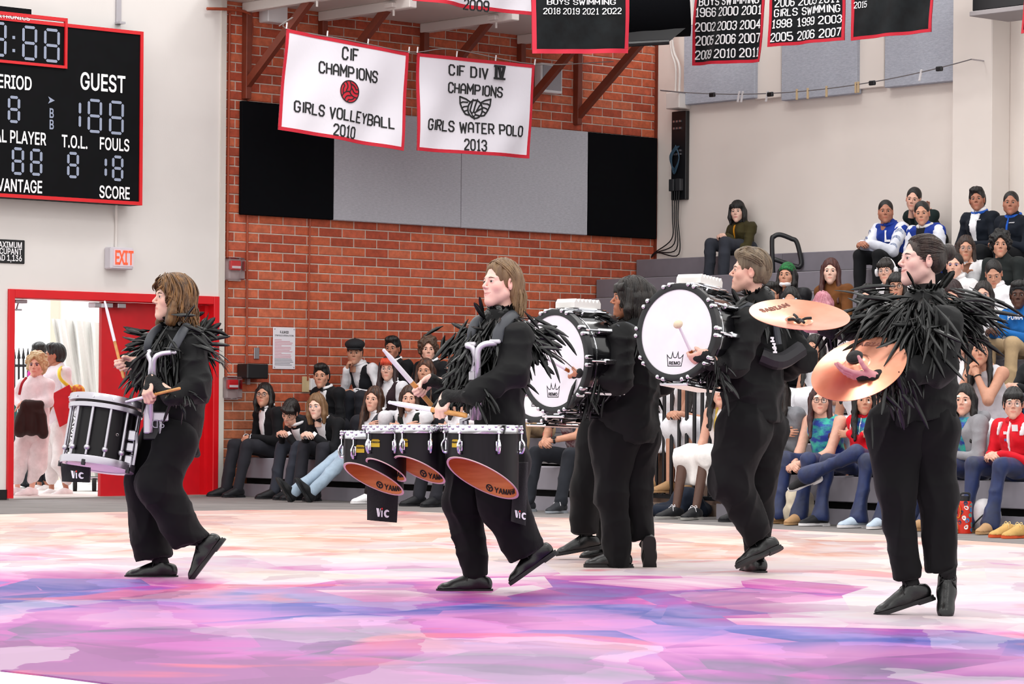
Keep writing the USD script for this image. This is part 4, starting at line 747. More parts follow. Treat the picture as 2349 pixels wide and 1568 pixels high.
# shoes --------------------------------------------------------------------------------------------
def shoe(ankle, toe_dir, up, L=.275, hi=False, style='dress'):
    """returns dict of meshes; ankle is the ankle joint; sole bottom .085 below it along up"""
    t = unit(toe_dir); up = unit(up - t * (up @ t)); x = np.cross(t, up); R = np.stack([x, t, up], 1); res = .006 if hi else .010
    F_ = Field((-.08, -.12, -.105), (.08, .24, .12), res)
    hw = .038
    F_.cap((0, -.045, -.045), (0, .06, -.048), .036, .040, .02); F_.cap((0, .06, -.050), (.002, .165, -.064), .041, .030, .03); F_.cap((0, -.03, -.02), (0, .01, .0), .036, .034, .03); F_.cap((0, .0, -.015), (0, .11, -.05), .036, .028, .03); F_.ell((0, .155, -.068), (.043, .055, .026), .02)
    F_.plane((0, 0, -.066), (0, 0, -1)); F_.plane((0, 0, .012), (0, -.25, 1))
    up_ = relax(F_.mesh(), 2, .5)
    pts = [(-.034, -.065), (-.037, -.02), (-.032, .04), (-.043, .12), (-.040, .165), (-.022, .205), (.008, .214), (.030, .195), (.043, .15), (.043, .10), (.034, .04), (.037, -.02), (.034, -.065), (.018, -.085), (-.018, -.085)]
    pg = Polygon(smoothpath(pts + [pts[0]], 4)).buffer(0); so = flatpoly(pg.buffer(-.002), .02); v = so[0]; v[:, 2] -= .085
    so2 = None
    if style == 'dress':
        pg2 = pg.intersection(sbox(-.1, -.1, .1, -.005)).buffer(.003); so2 = flatpoly(pg2, .012); so2[0][:, 2] -= .09; so = join(so, so2)
    out = {'upper': xf(up_, R, ankle), 'sole': xf(so, R, ankle)}
    lc = []
    for i in range(4):
        y = .035 + .022 * i; z = .012 - (y - .03) * .50; lc.append(tube(smoothpath([(-.024, y, z - .012), (0, y + .004, z + .006), (.024, y, z - .012)], 4), .0032, 5))
        lc.append(tube([(-.022, y, z - .008), (0, y + .012, z + .004), (.022, y + .022, z - .016)], .003, 5))
    for s in (-1, 1): lc.append(tube(smoothpath([(0, .03, .020), (s * .022, .028, .032), (s * .034, .034, .014), (s * .01, .034, .018)], 5), .003, 5)); lc.append(tube(smoothpath([(0, .03, .018), (s * .03, .05, .008), (s * .043, .055, -.022)], 5), .003, 5))
    out['laces'] = xf(join(*lc), R, ankle); return out
# --------------------------------------------------------------------------------------------------
def eyes(parent, R, c, s, iris='dark', look=(0, 0), hi=False, lids=0.):
    for sd in (-1, 1):
        e = A_(sd * .0315, .0725, .0008); rr = .0128; gz = unit(A_(look[0] - sd * .03, 1, look[1])); q = frame(gz, A_(1, 0, 0))
        b = ball((0, 0, 0), rr, 2 if hi else 1); w = obj('eye', xf((b[0] + e, b[1]), R, c, s), eye_white, parent, True)
        ir = ball((0, 0, 0), (.0082, .0082, .003), 1); o = obj('iris', xf(xf(ir, q, e + gz * rr * .86), R, c, s), IR[iris], w, True)
def brows(parent, R, c, s, m, thick=1., lift=0.):
    for sd in (-1, 1):
        p = smoothpath([(sd * .013, .0885, .0190 + lift), (sd * .030, .0870, .0222 + lift), (sd * .049, .0728, .0170 + lift * .5)], 5); n = len(p)
        v, f = tube(p, np.array([.0024 + .0016 * math.sin(math.pi * (i / (n - 1)) ** .7) for i in range(n)]) * thick, 6); obj('eyebrow', xf((v, f), R, c, s), m, parent, True)
def glasses(parent, R, c, s, frame_m, r=.021, th=.0016, square=False):
    g = []; pts0 = [(math.cos(a), math.sin(a)) for a in np.linspace(0, 2 * math.pi, 19)]
    if square: pts0 = [(np.sign(x) * abs(x) ** .5, np.sign(y) * abs(y) ** .55 * .8) for x, y in pts0]
    for sd in (-1, 1):
        g.append(tube([(sd * .033 + x * r, .104 - abs(sd * .033 + x * r) * .12, -.004 + y * r) for x, y in pts0], th, 6)); g.append(tube([(sd * .054, .098, .004), (sd * .078, .06, .006), (sd * .083, -.01, .004)], th, 5))
    g.append(tube([(-.012, .103, .0), (0, .106, .004), (.012, .103, .0)], th, 5)); t = obj('spectacles', xf(join(*g), R, c, s), frame_m, parent, True)
    for sd in (-1, 1): obj('lens', xf(xf(lathe([(.0001, 0), (r * .97, 0), (r * .97, .001), (.0001, .001)], 16), frame((0, 1, 0)), (sd * .033, .0995, -.004)), R, c, s), lens_m, t)
def feather(p, d, L, w, droop=.3, n=None, seg=7, curl=0.):
    d = unit(d); n = A_(0, 0, 1) if n is None else unit(n); sd = np.cross(d, n); sd = unit(sd) if np.linalg.norm(sd) > 1e-3 else A_(1, 0, 0); nn = np.cross(sd, d)
    t = np.linspace(0, 1, seg + 1); c = np.asarray(p) + d * (t * L)[:, None] + A_(0, 0, -1) * (droop * L * t ** 2)[:, None] + sd * (curl * L * t ** 2)[:, None]
    ww = w * np.minimum(1, np.maximum(.18, t * 3.2)) * np.sqrt(np.maximum(0, 1 - np.clip((t - .55) / .46, 0, 1) ** 2)); ww = np.maximum(ww, w * .08); th = np.full(len(t), .0011)
    v = np.stack([c + sd * ww[:, None], c + nn * (th + ww * .10)[:, None], c - sd * ww[:, None], c + nn * (ww * .06 - th * .6)[:, None]], 1).reshape(-1, 3)
    i, j = np.meshgrid(np.arange(seg), np.arange(4), indexing='ij'); f = np.stack([i * 4 + j, i * 4 + (j + 1) % 4, (i + 1) * 4 + (j + 1) % 4, (i + 1) * 4 + j], -1).reshape(-1, 4)
    return v, f

def ridge(m, amp, freq, seed=0, warp=.06):
    v, f = m; n = vnormals(m); w = v + warp * (np.stack([meshkit.noise(v * 4 + 11, seed + 1), meshkit.noise(v * 4 + 27, seed + 2), meshkit.noise(v * 4 + 43, seed + 3)], 1) - .5) * 2
    x = meshkit.noise(w * np.asarray(freq), seed); r = (1 - np.abs(2 * x - 1)) ** 2.2; return v + n * (amp * (r - .4))[:, None], f
# ---------------------------------------------------------------- drums, cymbals, sticks
shell_k = mat('drum_shell_black', '#0f0d10', .42, var=.25, vs=60, stretch=(1, 1, .1), spec=.28); shell_gloss = mat('bass_shell_black', '#0c0c0f', .15, coat=.5)
alu = mat('drum_aluminium', '#c3c0c8', .28, .85); head_w = mat('drum_head_white', '#ebe8ee', .45, var=.03, vs=8); wood_in = mat('drum_inside_wood', '#e08a48', .5, col2='#cf7434', vs=5, stretch=(1, 1, 8), bump=.1, bs=60)
rim_pink = mat('cut_rim_pale', '#d9b8b4', .5); gold = mat('badge_gold', '#c9a62c', .35, .5); bag_k = mat('bag_black', '#0c0b0e', .85, sheen=.2, bump=.3, bs=80)
def axisframe(a, x): a = unit(a); x = unit(np.asarray(x, float) - a * (np.asarray(x) @ a)); return np.stack([x, np.cross(a, x), a], 1)
def on_cyl(m, r, a0, flipx=1.):      # text x along the rim, y up, z outwards; centre at angle a0
    v = m[0]; a = a0 + flipx * v[:, 0] / r; rr = r + v[:, 2]; return np.stack([rr * np.cos(a), rr * np.sin(a), v[:, 1]], 1), m[1]
def snare_drum(c, a):
    R = axisframe(a, (0, -1, 0)); T = lambda m: xf(m, R, c)        # local x faces the camera
    t = thing('snare_drum', 'black marching snare drum with silver hoops carried by the leftmost drummer', 'drum', c); r, h = .172, .150
    sh = obj('shell', T(lathe([(r - .008, -h), (r, -h), (r, h), (r - .008, h)], 64)), shell_k, t, 40)
    obj('top_hoop', T(lathe([(r + .004, h + .012), (r + .036, h + .012), (r + .038, h + .03), (r + .034, h + .05), (r + .018, h + .052), (r + .004, h + .04), (r + .004, h + .012)], 64)), alu, t, 40)
    obj('tension_ring', T(lathe([(r + .002, h - .026), (r + .032, h - .026), (r + .034, h - .002), (r + .002, h - .002), (r + .002, h - .026)], 64)), alu, t, 40)
    bh = obj('bottom_hoop', T(lathe([(r + .002, -h - .03), (r + .032, -h - .034), (r + .036, -h - .01), (r + .034, -h + .006), (r + .002, -h + .006), (r + .002, -h - .03)], 64)), alu, t, 40)
    obj('batter_head', T(lathe([(1e-4, h + .034), (r + .006, h + .034), (r + .006, h + .026), (1e-4, h + .026)], 64)), head_w, t)
    obj('bottom_head', T(lathe([(1e-4, -h - .026), (r + .004, -h - .026), (r + .004, -h - .018), (1e-4, -h - .018)], 64)), head_w, t)
    for i in range(12):
        an = i * math.pi / 6 + .28; x, y = math.cos(an), math.sin(an); q = lambda rr, z: A_(x * rr, y * rr, z)
        tb = obj('tension_tube', T(tube([q(r + .018, -h + .05), q(r + .018, h - .02)], .0085, 8)), alu, t, True)
        b = ball(q(r + .016, -h + .05), (.018, .018, .018), 1); obj('lug', T(join(b, cyl(q(r + .018, -h + .01), q(r + .018, -h + .045), .007, 8))), alu, tb, True)
        obj('bolt', T(join(cyl(q(r + .034, h + .026), q(r + .043, h + .026), .005, 8))), chrome, tb)
    v = inter('YAMAHA', .045, 1.15, True, .002, .5)[0]; m = inter('YAMAHA', .045, 1.15, True, .002, .5); m = (np.stack([m[0][:, 1] - .022, -m[0][:, 0], m[0][:, 2] + .001], 1), m[1])
    a0 = -1.02; obj('lettering', T(on_cyl((m[0] + A_(0, -.035, 0), m[1]), r, a0)), white_print, sh)
    em = unary_union([ring(.5, (0, 0), .09)] + [LineString([(0, 0), (.42 * math.cos(k), .42 * math.sin(k))]).buffer(.045) for k in np.arange(6) * math.pi / 3] + [shapely.Point(.3 * math.cos(k), .3 * math.sin(k)).buffer(.07) for k in np.arange(6) * math.pi / 3 + .5])
    m = flatpoly(em, .002); obj('tuning_fork_emblem', T(on_cyl((m[0] * A_(.052, .052, 1) + A_(0, .097, .001), m[1]), r, a0)), white_print, sh)
    obj('air_vent', T(on_cyl((flatpoly(ring(.009, (0, 0), .004), .003)[0] + A_(0, -.005, .0), flatpoly(ring(.009, (0, 0), .004), .003)[1]), r, .62)), chrome, sh)
    q = lambda an, rr, z: A_(rr * math.cos(an), rr * math.sin(an), z)
    obj('strainer', T(join(*[obox(q(1.18, r + .012, z0) - A_(.02, .02, 0), (.04, 0, 0), (0, .045, 0), (0, 0, z1), .006) for z0, z1 in ((-h - .02, .07), (-h + .07, .05), (-.02, .06))], tube(smoothpath([q(1.18, r + .05, -h + .0), q(1.15, r + .055, -h + .1), q(1.2, r + .04, .03)], 5), .009, 8))), alu, t)
    obj('butt_plate', T(obox(q(-1.9, r + .02, -h - .02) - A_(.02, .03, 0), (.05, 0, 0), (0, .06, 0), (0, 0, .035), .005)), black_plastic, t)
    for k in range(3): obj('rubber_foot', T(cyl(q(-1.6 + 1.35 * k, r + .03, -h - .05), q(-1.6 + 1.35 * k, r + .03, -h - .02), .012, 8)), black_plastic, bh)
    return t
def tenor_drum(parent, c, r, ztop, zc, gx, gy, logo, badge_px=-.5, nl=6, cam_dir=-math.pi / 2):
    n = 64; a = np.arange(n) * 2 * np.pi / n; X, Y_ = np.cos(a), np.sin(a); zb = lambda rr: zc + gx * rr * X + gy * rr * Y_; h = ztop
    o, i_ = np.stack([r * X, r * Y_, np.full(n, h)], 1), np.stack([(r - .009) * X, (r - .009) * Y_, np.full(n, h)], 1); ob, ib = np.stack([r * X, r * Y_, zb(r)], 1), np.stack([(r - .009) * X, (r - .009) * Y_, zb(r - .009)], 1)
    k = np.arange(n); k2 = (k + 1) % n; st = lambda A, B: (np.vstack([A, B]), np.stack([k, k2, k2 + n, k + n], 1)); T = lambda m: (np.asarray(m[0]) + c, m[1])
    d = obj('drum', T(st(ob, o)), shell_k, parent, True)
    obj('inner_wall', T(st(i_, ib)), wood_in, d, True)
    rp = np.stack([ob + A_(0, 0, .002), ob - A_(0, 0, .002) + (ob * A_(1, 1, 0)) * .01, ib - A_(0, 0, .002), ib + A_(0, 0, .002)], 1)
    f = np.concatenate([np.stack([k * 4 + j, k2 * 4 + j, k2 * 4 + (j + 1) % 4, k * 4 + (j + 1) % 4], 1) for j in range(4)]); obj('cut_rim', T((rp.reshape(-1, 3), f)), rim_pink, d)
    obj('hoop', T(lathe([(r + .002, h - .016), (r + .013, h - .018), (r + .015, h + .004), (r + .012, h + .024), (r + .003, h + .024), (r + .002, h - .016)], n)), chrome, d, 40)
    obj('hoop_flange', T(join(*[ball(((r + .016) * math.cos(b), (r + .016) * math.sin(b), h + .006 + .012 * (j % 2)), (.007, .007, .007), 1) for j, b in enumerate(np.linspace(0, 2 * np.pi, 36, endpoint=False))])), chrome, d, True)
    obj('head', T(lathe([(1e-4, h + .012), (r + .002, h + .012), (r + .002, h + .004), (1e-4, h + .004)], n)), head_w, d)
    for j in range(nl):
        b = cam_dir + .42 + j * 2 * math.pi / nl; x = A_(math.cos(b), math.sin(b), 0); y = A_(-x[1], x[0], 0)
        obj('lug', T(join(obox(x * (r - .001) - y * .012 + Z * (h - .105), x * .012, y * .024, Z * .05, .004), tube(smoothpath([x * (r + .012) + Z * (h - .05), x * (r + .026) + Z * (h - .075), x * (r + .018) + Z * (h - .11), x * (r + .004) + Z * (h - .115)], 4), .008, 8), tube([x * (r + .014) + Z * (h - .06), x * (r + .014) + Z * (h - .0)], .005, 6), obox(x * (r + .002) - y * .009 + Z * (h - .02), x * .022, y * .018, Z * .014, .003))), chrome, d, 40)
    b = flatpoly(Polygon([(-.024, -.02), (.024, -.02), (.024, .013), (.017, .02), (-.017, .02), (-.024, .013)]), .003); bb = cam_dir + badge_px
    obj('badge', T(on_cyl((b[0] + A_(0, h - .068, .001), b[1]), r, bb)), gold, d); m = inter('YAMAHA', .009, 1, True, .001, .5); obj('badge_lettering', T(on_cyl((m[0] + A_(0, h - .067, .0045), m[1]), r, bb)), black_print, d)
    if logo:      # maker's name inside on the far wall
        m = inter('YAMAHA', .026, 1.0, True, .002, 0.); m2 = flatpoly(unary_union([ring(.5, (0, 0), .16)] + [LineString([(0, 0), (.42 * math.cos(q), .42 * math.sin(q))]).buffer(.07) for q in np.arange(3) * 2.094 + .5]), .002)
        m2 = (m2[0] * A_(.036, .036, 1) + A_(-.026, .012, 0), m2[1]); m = join(m, m2); ri = r - .0095; v = m[0]; aa = math.pi / 2 - .35 - v[:, 0] / ri * 1.0; zz = zc + gx * ri * np.cos(aa) + gy * ri * np.sin(aa) + .016 + v[:, 1]
        obj('lettering', T((np.stack([(ri - .001 - v[:, 2]) * np.cos(aa), (ri - .001 - v[:, 2]) * np.sin(aa), zz], 1), m[1])), black_print, d)
    return d
def crown(t, T, s):
    c = Polygon([(-1.15, .62), (-.95, -.75), (.95, -.75), (1.15, .62), (.78, .22), (.52, .2), (.38, .95), (.18, .3), (0, .24), (-.18, .3), (-.38, .95), (-.52, .2), (-.78, .22)])
    g = c.buffer(.02).difference(c.buffer(-.07)); obj('crown_logo', T(xf(flatpoly(g, .0015), None, 0, s)), black_print, t)
    m = inter('REMO', .36 * s, 1.12, True, .0015, .5); obj('lettering', T((m[0] + A_(0, -.56 * s, 0), m[1])), black_print, t)
def bass_drum(label, c, nrm, r, L, upx=0., logo=True, pad=True, seed=0):
    a = unit(-np.asarray(nrm, float)); xx = unit(np.cross(Z, a)); yy = np.cross(a, xx); R = np.stack([xx, yy, a], 1)       # local z into the drum, y up; xx = ...
    T = lambda m: xf(m, R, c); t = thing('bass_drum', label, 'drum', c)
    q = lambda an, rr, z: A_(rr * math.sin(an), rr * math.cos(an), z)
    obj('shell', T(lathe([(r - .01, .02), (r, .02), (r, L - .02), (r - .01, L - .02)], 72)), shell_gloss, t, 40)
    for nm, z0, z1 in (('front_hoop', -.006, .042), ('rear_hoop', L - .042, L + .006)): obj(nm, T(lathe([(r - .012, z0 + .004), (r + .010, z0), (r + .024, z0 + .004), (r + .024, z1 - .004), (r + .004, z1), (r - .012, z0 + .004)] if z0 < .1 else [(r + .004, z0), (r + .024, z0 + .004), (r + .024, z1 - .004), (r + .01, z1), (r - .012, z1 - .004), (r + .004, z0)], 72)), black_plastic, t, 40)
    hd = obj('front_head', T(lathe([(1e-4, .002), (r - .008, .002), (r - .001, .006), (r - .001, .012), (1e-4, .012)][::-1], 72)), head_w, t); obj('rear_head', T(lathe([(1e-4, L - .012), (r - .001, L - .012), (r - .001, L - .002), (1e-4, L - .002)], 72)), head_w, t)
    n = 10
    for i in range(n):
        an = (i + .5) * 2 * math.pi / n
        for s in (-1, 1):
            p = an + s * .075; cl = obj('claw', T(join(obox(q(p, r + .012, -.014) - (q(p + 1.57, .011, 0)), q(p, .022, 0), q(p + 1.57, .022, 0), A_(0, 0, .05), .004), ball(q(p, r + .022, -.012), (.013, .013, .010), 1))), chrome, t, 40)
        obj('tension_rod', T(tube([q(an, r + .03, .02), q(an, r + .03, L - .02)], .0055, 6)), chrome, t); obj('lug', T(join(obox(q(an, r - .002, L * .5 - .06) - q(an + 1.57, .016, 0), q(an, .04, 0), q(an + 1.57, .032, 0), A_(0, 0, .12), .008), tube([q(an - .03, r + .034, .05), q(an - .03, r + .034, L - .05)], .004, 5))), chrome, t, 40)
    for z in (.09, L - .09): obj('band', T(lathe([(r + .0005, z - .004), (r + .003, z - .004), (r + .003, z + .004), (r + .0005, z + .004)], 72)), chrome, t)
    for dx in (-.07, .07): obj('top_bracket', T(join(obox(A_(dx - .012, r + .01, .02), (.024, 0, 0), (0, .022, 0), (0, 0, L - .04), .004), obox(A_(dx - .03, r + .022, L * .3), (.06, 0, 0), (0, .014, 0), (0, 0, L * .4), .004))), chrome, t)
    obj('bottom_bracket', T(join(obox(A_(-.10, -r - .05, .0), (.2, 0, 0), (0, .018, 0), (0, 0, L), .006), obox(A_(-.03, -r - .04, .03), (.06, 0, 0), (0, .05, 0), (0, 0, .06), .006), obox(A_(-.03, -r - .04, L - .09), (.06, 0, 0), (0, .05, 0), (0, 0, .06), .006))), chrome, t)
    if pad:
        pts = []
        w, hgt_, l0, l1, k = .085, .05, L * .22, L * .80, 7; zz = np.linspace(l0, l1, 2 * k + 1); prof = [(z, r + .04 + hgt_ * (.55 + .45 * (i % 2))) for i, z in enumerate(zz)]; pg = Polygon([(l0, r + .036)] + prof + [(l1, r + .036)])
        m = flatpoly(pg, w * 2); v = m[0]; obj('white_ribbed_pad', T((np.stack([v[:, 2] - w, v[:, 1], v[:, 0]], 1), m[1])), mat('pad_white', '#e6e2de', .6), t)
    if logo:
        crown(hd, lambda m: T((m[0] * A_(-1, 1, -1) + A_(0, -r * .62, .0015), np.asarray(m[1]))), .05)
    return t
def drumstick(name, label, tip, butt, wood=True, r=.0085, white=.5, felt=0., cat='drumstick'):
    tip, butt = np.asarray(tip, float), np.asarray(butt, float); L = np.linalg.norm(tip - butt); R = frame(tip - butt); t = thing(name, label, cat, butt)
    sw = mat('stick_wood', '#c98f50', .5, var=.15, vs=30); tape = mat('stick_tape', '#e3dfe8', .5)
    if felt:
        obj('shaft', xf(lathe([(1e-4, 0), (r * .9, .004), (r, L * .3), (r * .8, L), (1e-4, L)], 14), R, butt), tape, t, 40); obj('ferrule', xf(cyl((0, 0, L * white), (0, 0, L * white + .05), r * 1.15, 14), R, butt), mat('copper_ring', '#9a5a2c', .3, .8), t)
        obj('felt_head', xf(ball((0, 0, L + .01), (felt, felt, felt * .8), 2), R, butt), mat('felt_tan', '#d9c9ae', .9, bump=.3, bs=100), t, True); return t
    a = L * (1 - white)
    obj('shaft', xf(lathe([(1e-4, 0), (r * .8, .003), (r, .012), (r, a)], 14), R, butt), sw, t, 40); obj('tape', xf(lathe([(r, a), (r * 1.04, a), (r * 1.0, L * .86), (r * .62, L * .965), (r * .7, L * .985), (r * .5, L), (1e-4, L)], 14), R, butt), tape, t, 40); return t
def stick_bag(label, tl, tr, bl, br, depth, word='VIC', wscale=.3, wx=.5, wy=.6, cut=1.):
    tl, tr, bl, br = [np.asarray(p, float) for p in (tl, tr, bl, br)]; n = unit(np.cross(tr - tl, bl - tl)); n = n if n[1] < 0 else -n
    nu = 9; g = np.linspace(0, 1, nu); U_, V_ = np.meshgrid(g, g, indexing='ij'); S_ = lambda u, v: tl * ((1 - u) * (1 - v))[..., None] + tr * (u * (1 - v))[..., None] + bl * ((1 - u) * v)[..., None] + br * (u * v)[..., None] + n * (depth * (1 - np.abs(2 * u - 1) ** 4) + .004 * np.sin(u * 9 + v * 5))[..., None]
    a = S_(U_, V_).reshape(-1, 3); b = a - n * depth * 2; N = nu * nu; i, j = np.meshgrid(np.arange(nu - 1), np.arange(nu - 1), indexing='ij'); q = np.stack([i * nu + j, (i + 1) * nu + j, (i + 1) * nu + j + 1, i * nu + j + 1], -1).reshape(-1, 4)
    rim = np.array([x * nu for x in range(nu)] + [(nu - 1) * nu + x for x in range(1, nu)] + [x * nu + nu - 1 for x in range(nu - 2, -1, -1)] + [x for x in range(nu - 2, 0, -1)]); r2 = np.roll(rim, -1)
    t = thing('stick_bag', label, 'stick bag', tl); obj('pouch', (np.vstack([a, b]), np.vstack([q, q[:, ::-1] + N, np.stack([rim, r2, r2 + N, rim + N], 1)])), bag_k, t, 50)
    W = np.linalg.norm(tr - tl); hh = np.linalg.norm(bl - tl)
    vic = unary_union([Polygon([(0, 1), (.42, 1), (.5, .3), (.62, 1), (.72, 1), (.55, 0), (.25, 0)]), sbox(.80, 0, 1.02, .78), shapely.Point(1.7, .45).buffer(.48).difference(shapely.Point(1.78, .45).buffer(.24)).difference(sbox(1.75, .22, 2.3, .68)), ]).intersection(sbox(0, -.1, 2.02, 1.0))
    dot = shapely.Point(.91, .98).buffer(.13)
    for nm, gg, mm in (('lettering', vic, white_print), ('red_dot', dot, red_paint)):
        m = flatpoly(shapely.segmentize(gg, .2), 1.); v = m[0]; u = wx + (v[:, 0] - 1.) * wscale * .5; vv = wy + (.5 - v[:, 1]) * wscale * .5 * W / hh * 1.25; k = u < cut
        p = S_(u, vv) + n * (.002 + .002 * v[:, 2:]); obj(nm, (p, m[1]), mm, t)
    return t
bronze = usdkit.material(stage, '/World/Looks/cymbal_bronze', {'tc': ('texture_coordinate', {}), 'mp': ('mapping', dict(scale=(1, 1, 1))), 'sx': ('separate_xyz', {}), 'x2': ('math', dict(math_type='multiply')), 'y2': ('math', dict(math_type='multiply_add')), 'rr': ('math', dict(math_type='sqrt')), 'w': ('math', dict(math_type='multiply', value2=900.)), 'sn': ('math', dict(math_type='sine')), 'nz': ('noise_texture', dict(scale=7, detail=3)),
  'bp': ('bump', dict(strength=.12, distance=.002)), 'rp': ('rgb_ramp', dict(ramp=[(.35, lin('#dd8d70')), (.65, lin('#e8a48a'))])), 'p': ('principled_bsdf', dict(metallic=1., roughness=.30))},
  [('tc.object', 'nz.vector'), ('tc.object', 'sx.vector'), ('sx.x', 'x2.value1'), ('sx.x', 'x2.value2'), ('sx.y', 'y2.value1'), ('sx.y', 'y2.value2'), ('x2.value', 'y2.value3'), ('y2.value', 'rr.value1'), ('rr.value', 'w.value1'), ('w.value', 'sn.value1'), ('sn.value', 'bp.height'), ('nz.fac', 'rp.fac'), ('rp.color', 'p.base_color')], surface='p.BSDF')
def cymbal(label, c, nrm, r, inside, word_ang):
    """nrm points to the viewer; inside: the hollow side faces the viewer"""
    a = unit(nrm); R = axisframe(a, (1, 0, 0)); t = thing('cymbal', label, 'cymbal', c); b = .062
    prof = [(.006, .032), (.03, .030), (.048, .020), (.058, .006), (.07, .0), (r * .55, -.008), (r * .8, -.017), (r, -.028)]; back = [(x, z - .0022) for x, z in prof[::-1]]
    pr = np.array(prof[::1] + back + [prof[0]]); 
    if inside: pr = pr * A_(1, -1); 
    if not inside: pass
    pr = pr[::-1] if not inside else pr
    m = xf(lathe(pr, 72), R, c); obj('plate', m, bronze, t, 35)
    w = inter('SABIAN', .03, 1.2, True, .0008, .5); v = w[0]; rr = r * .62; an = word_ang; ex = A_(math.cos(an), math.sin(an), 0); ey = A_(-ex[1], ex[0], 0)
    zs = lambda rad: np.interp(rad, [x for x, _ in prof], [z for _, z in prof])
    pp = ex * (rr + v[:, 1:2]) - ey * v[:, 0:1]; rad = np.linalg.norm(pp, axis=1); z = zs(rad) * (-1 if inside else 1) + (.0030 if inside else .0006) + v[:, 2]
    obj('lettering', xf((np.stack([pp[:, 0], pp[:, 1], z], 1), w[1]), R, c), mat('faded_print', '#7a4638', .6), t)
    if inside:
        st = [tube(smoothpath([(0, 0, -.01), (.028 * math.cos(k), .028 * math.sin(k), .008), (.06 * math.cos(k), .06 * math.sin(k), .010)], 5), .007, 6) for k in (.3, 1.9, 3.6, 5.0)]; obj('strap_knot', xf(join(ball((0, 0, .0), (.016, .016, .012), 1), *st), R, c), bag_k, t, True)
    else: obj('strap_pad', xf(lathe([(1e-4, .034), (.038, .034), (.04, .044), (.03, .056), (1e-4, .058)], 24), R, c), bag_k, t, True)
    return t
# ---------------------------------------------------------------- the six marching musicians in black
tunic_m = mat('black_tunic', '#060708', .7, sheen=.04, spec=.25, col2='#0a0b0d', vs=5, bump=.25, bs=9, coords='object'); trouser_m = mat('black_trousers', '#060608', .8, sheen=.05, spec=.2, col2='#0a090c', vs=6, bump=.2, bs=9)
shoe_m = mat('shoe_leather', '#08090a', .3, spec=.5, bump=.1, bs=60); sole_m = mat('shoe_sole', '#0d0b0e', .6); lace_m = mat('shoe_lace', '#0a0a0b', .7); sock_m = mat('black_sock', '#0b0b0c', .9)
feather_m = mat('black_feather', '#030304', .36, spec=.45, col2='#080c0b', vs=30); gaunt_m = mat('lace_gauntlet', '#0c0c0d', .75, bump=.8, bs=160); strap_m = mat('harness_strap', '#3d4046', .55); harness_w = mat('harness_white_metal', '#cfcbd4', .3, .6)
def chain(F_, pts, P, s, k=.03, rs=1., flat=None):
    for a, b in zip(pts[:-1], pts[1:]): F_.cap(P(*a[:3]), P(*b[:3]), a[3] / s * rs, b[3] / s * rs, k, flat=flat)
def bounds(P, s, *chains, pad=.05):
    q = np.array([P(*p[:3]) for c in chains for p in c]); r = max(p[3] for c in chains for p in c) / s + pad; return q.min(0) - r, q.max(0) + r
def locks(roots, rad, mfun, m, parent):
    for i, p in enumerate(roots): obj('lock', mfun(tube(p, rad(np.linspace(0, 1, len(p))), 6)), m, parent, True)
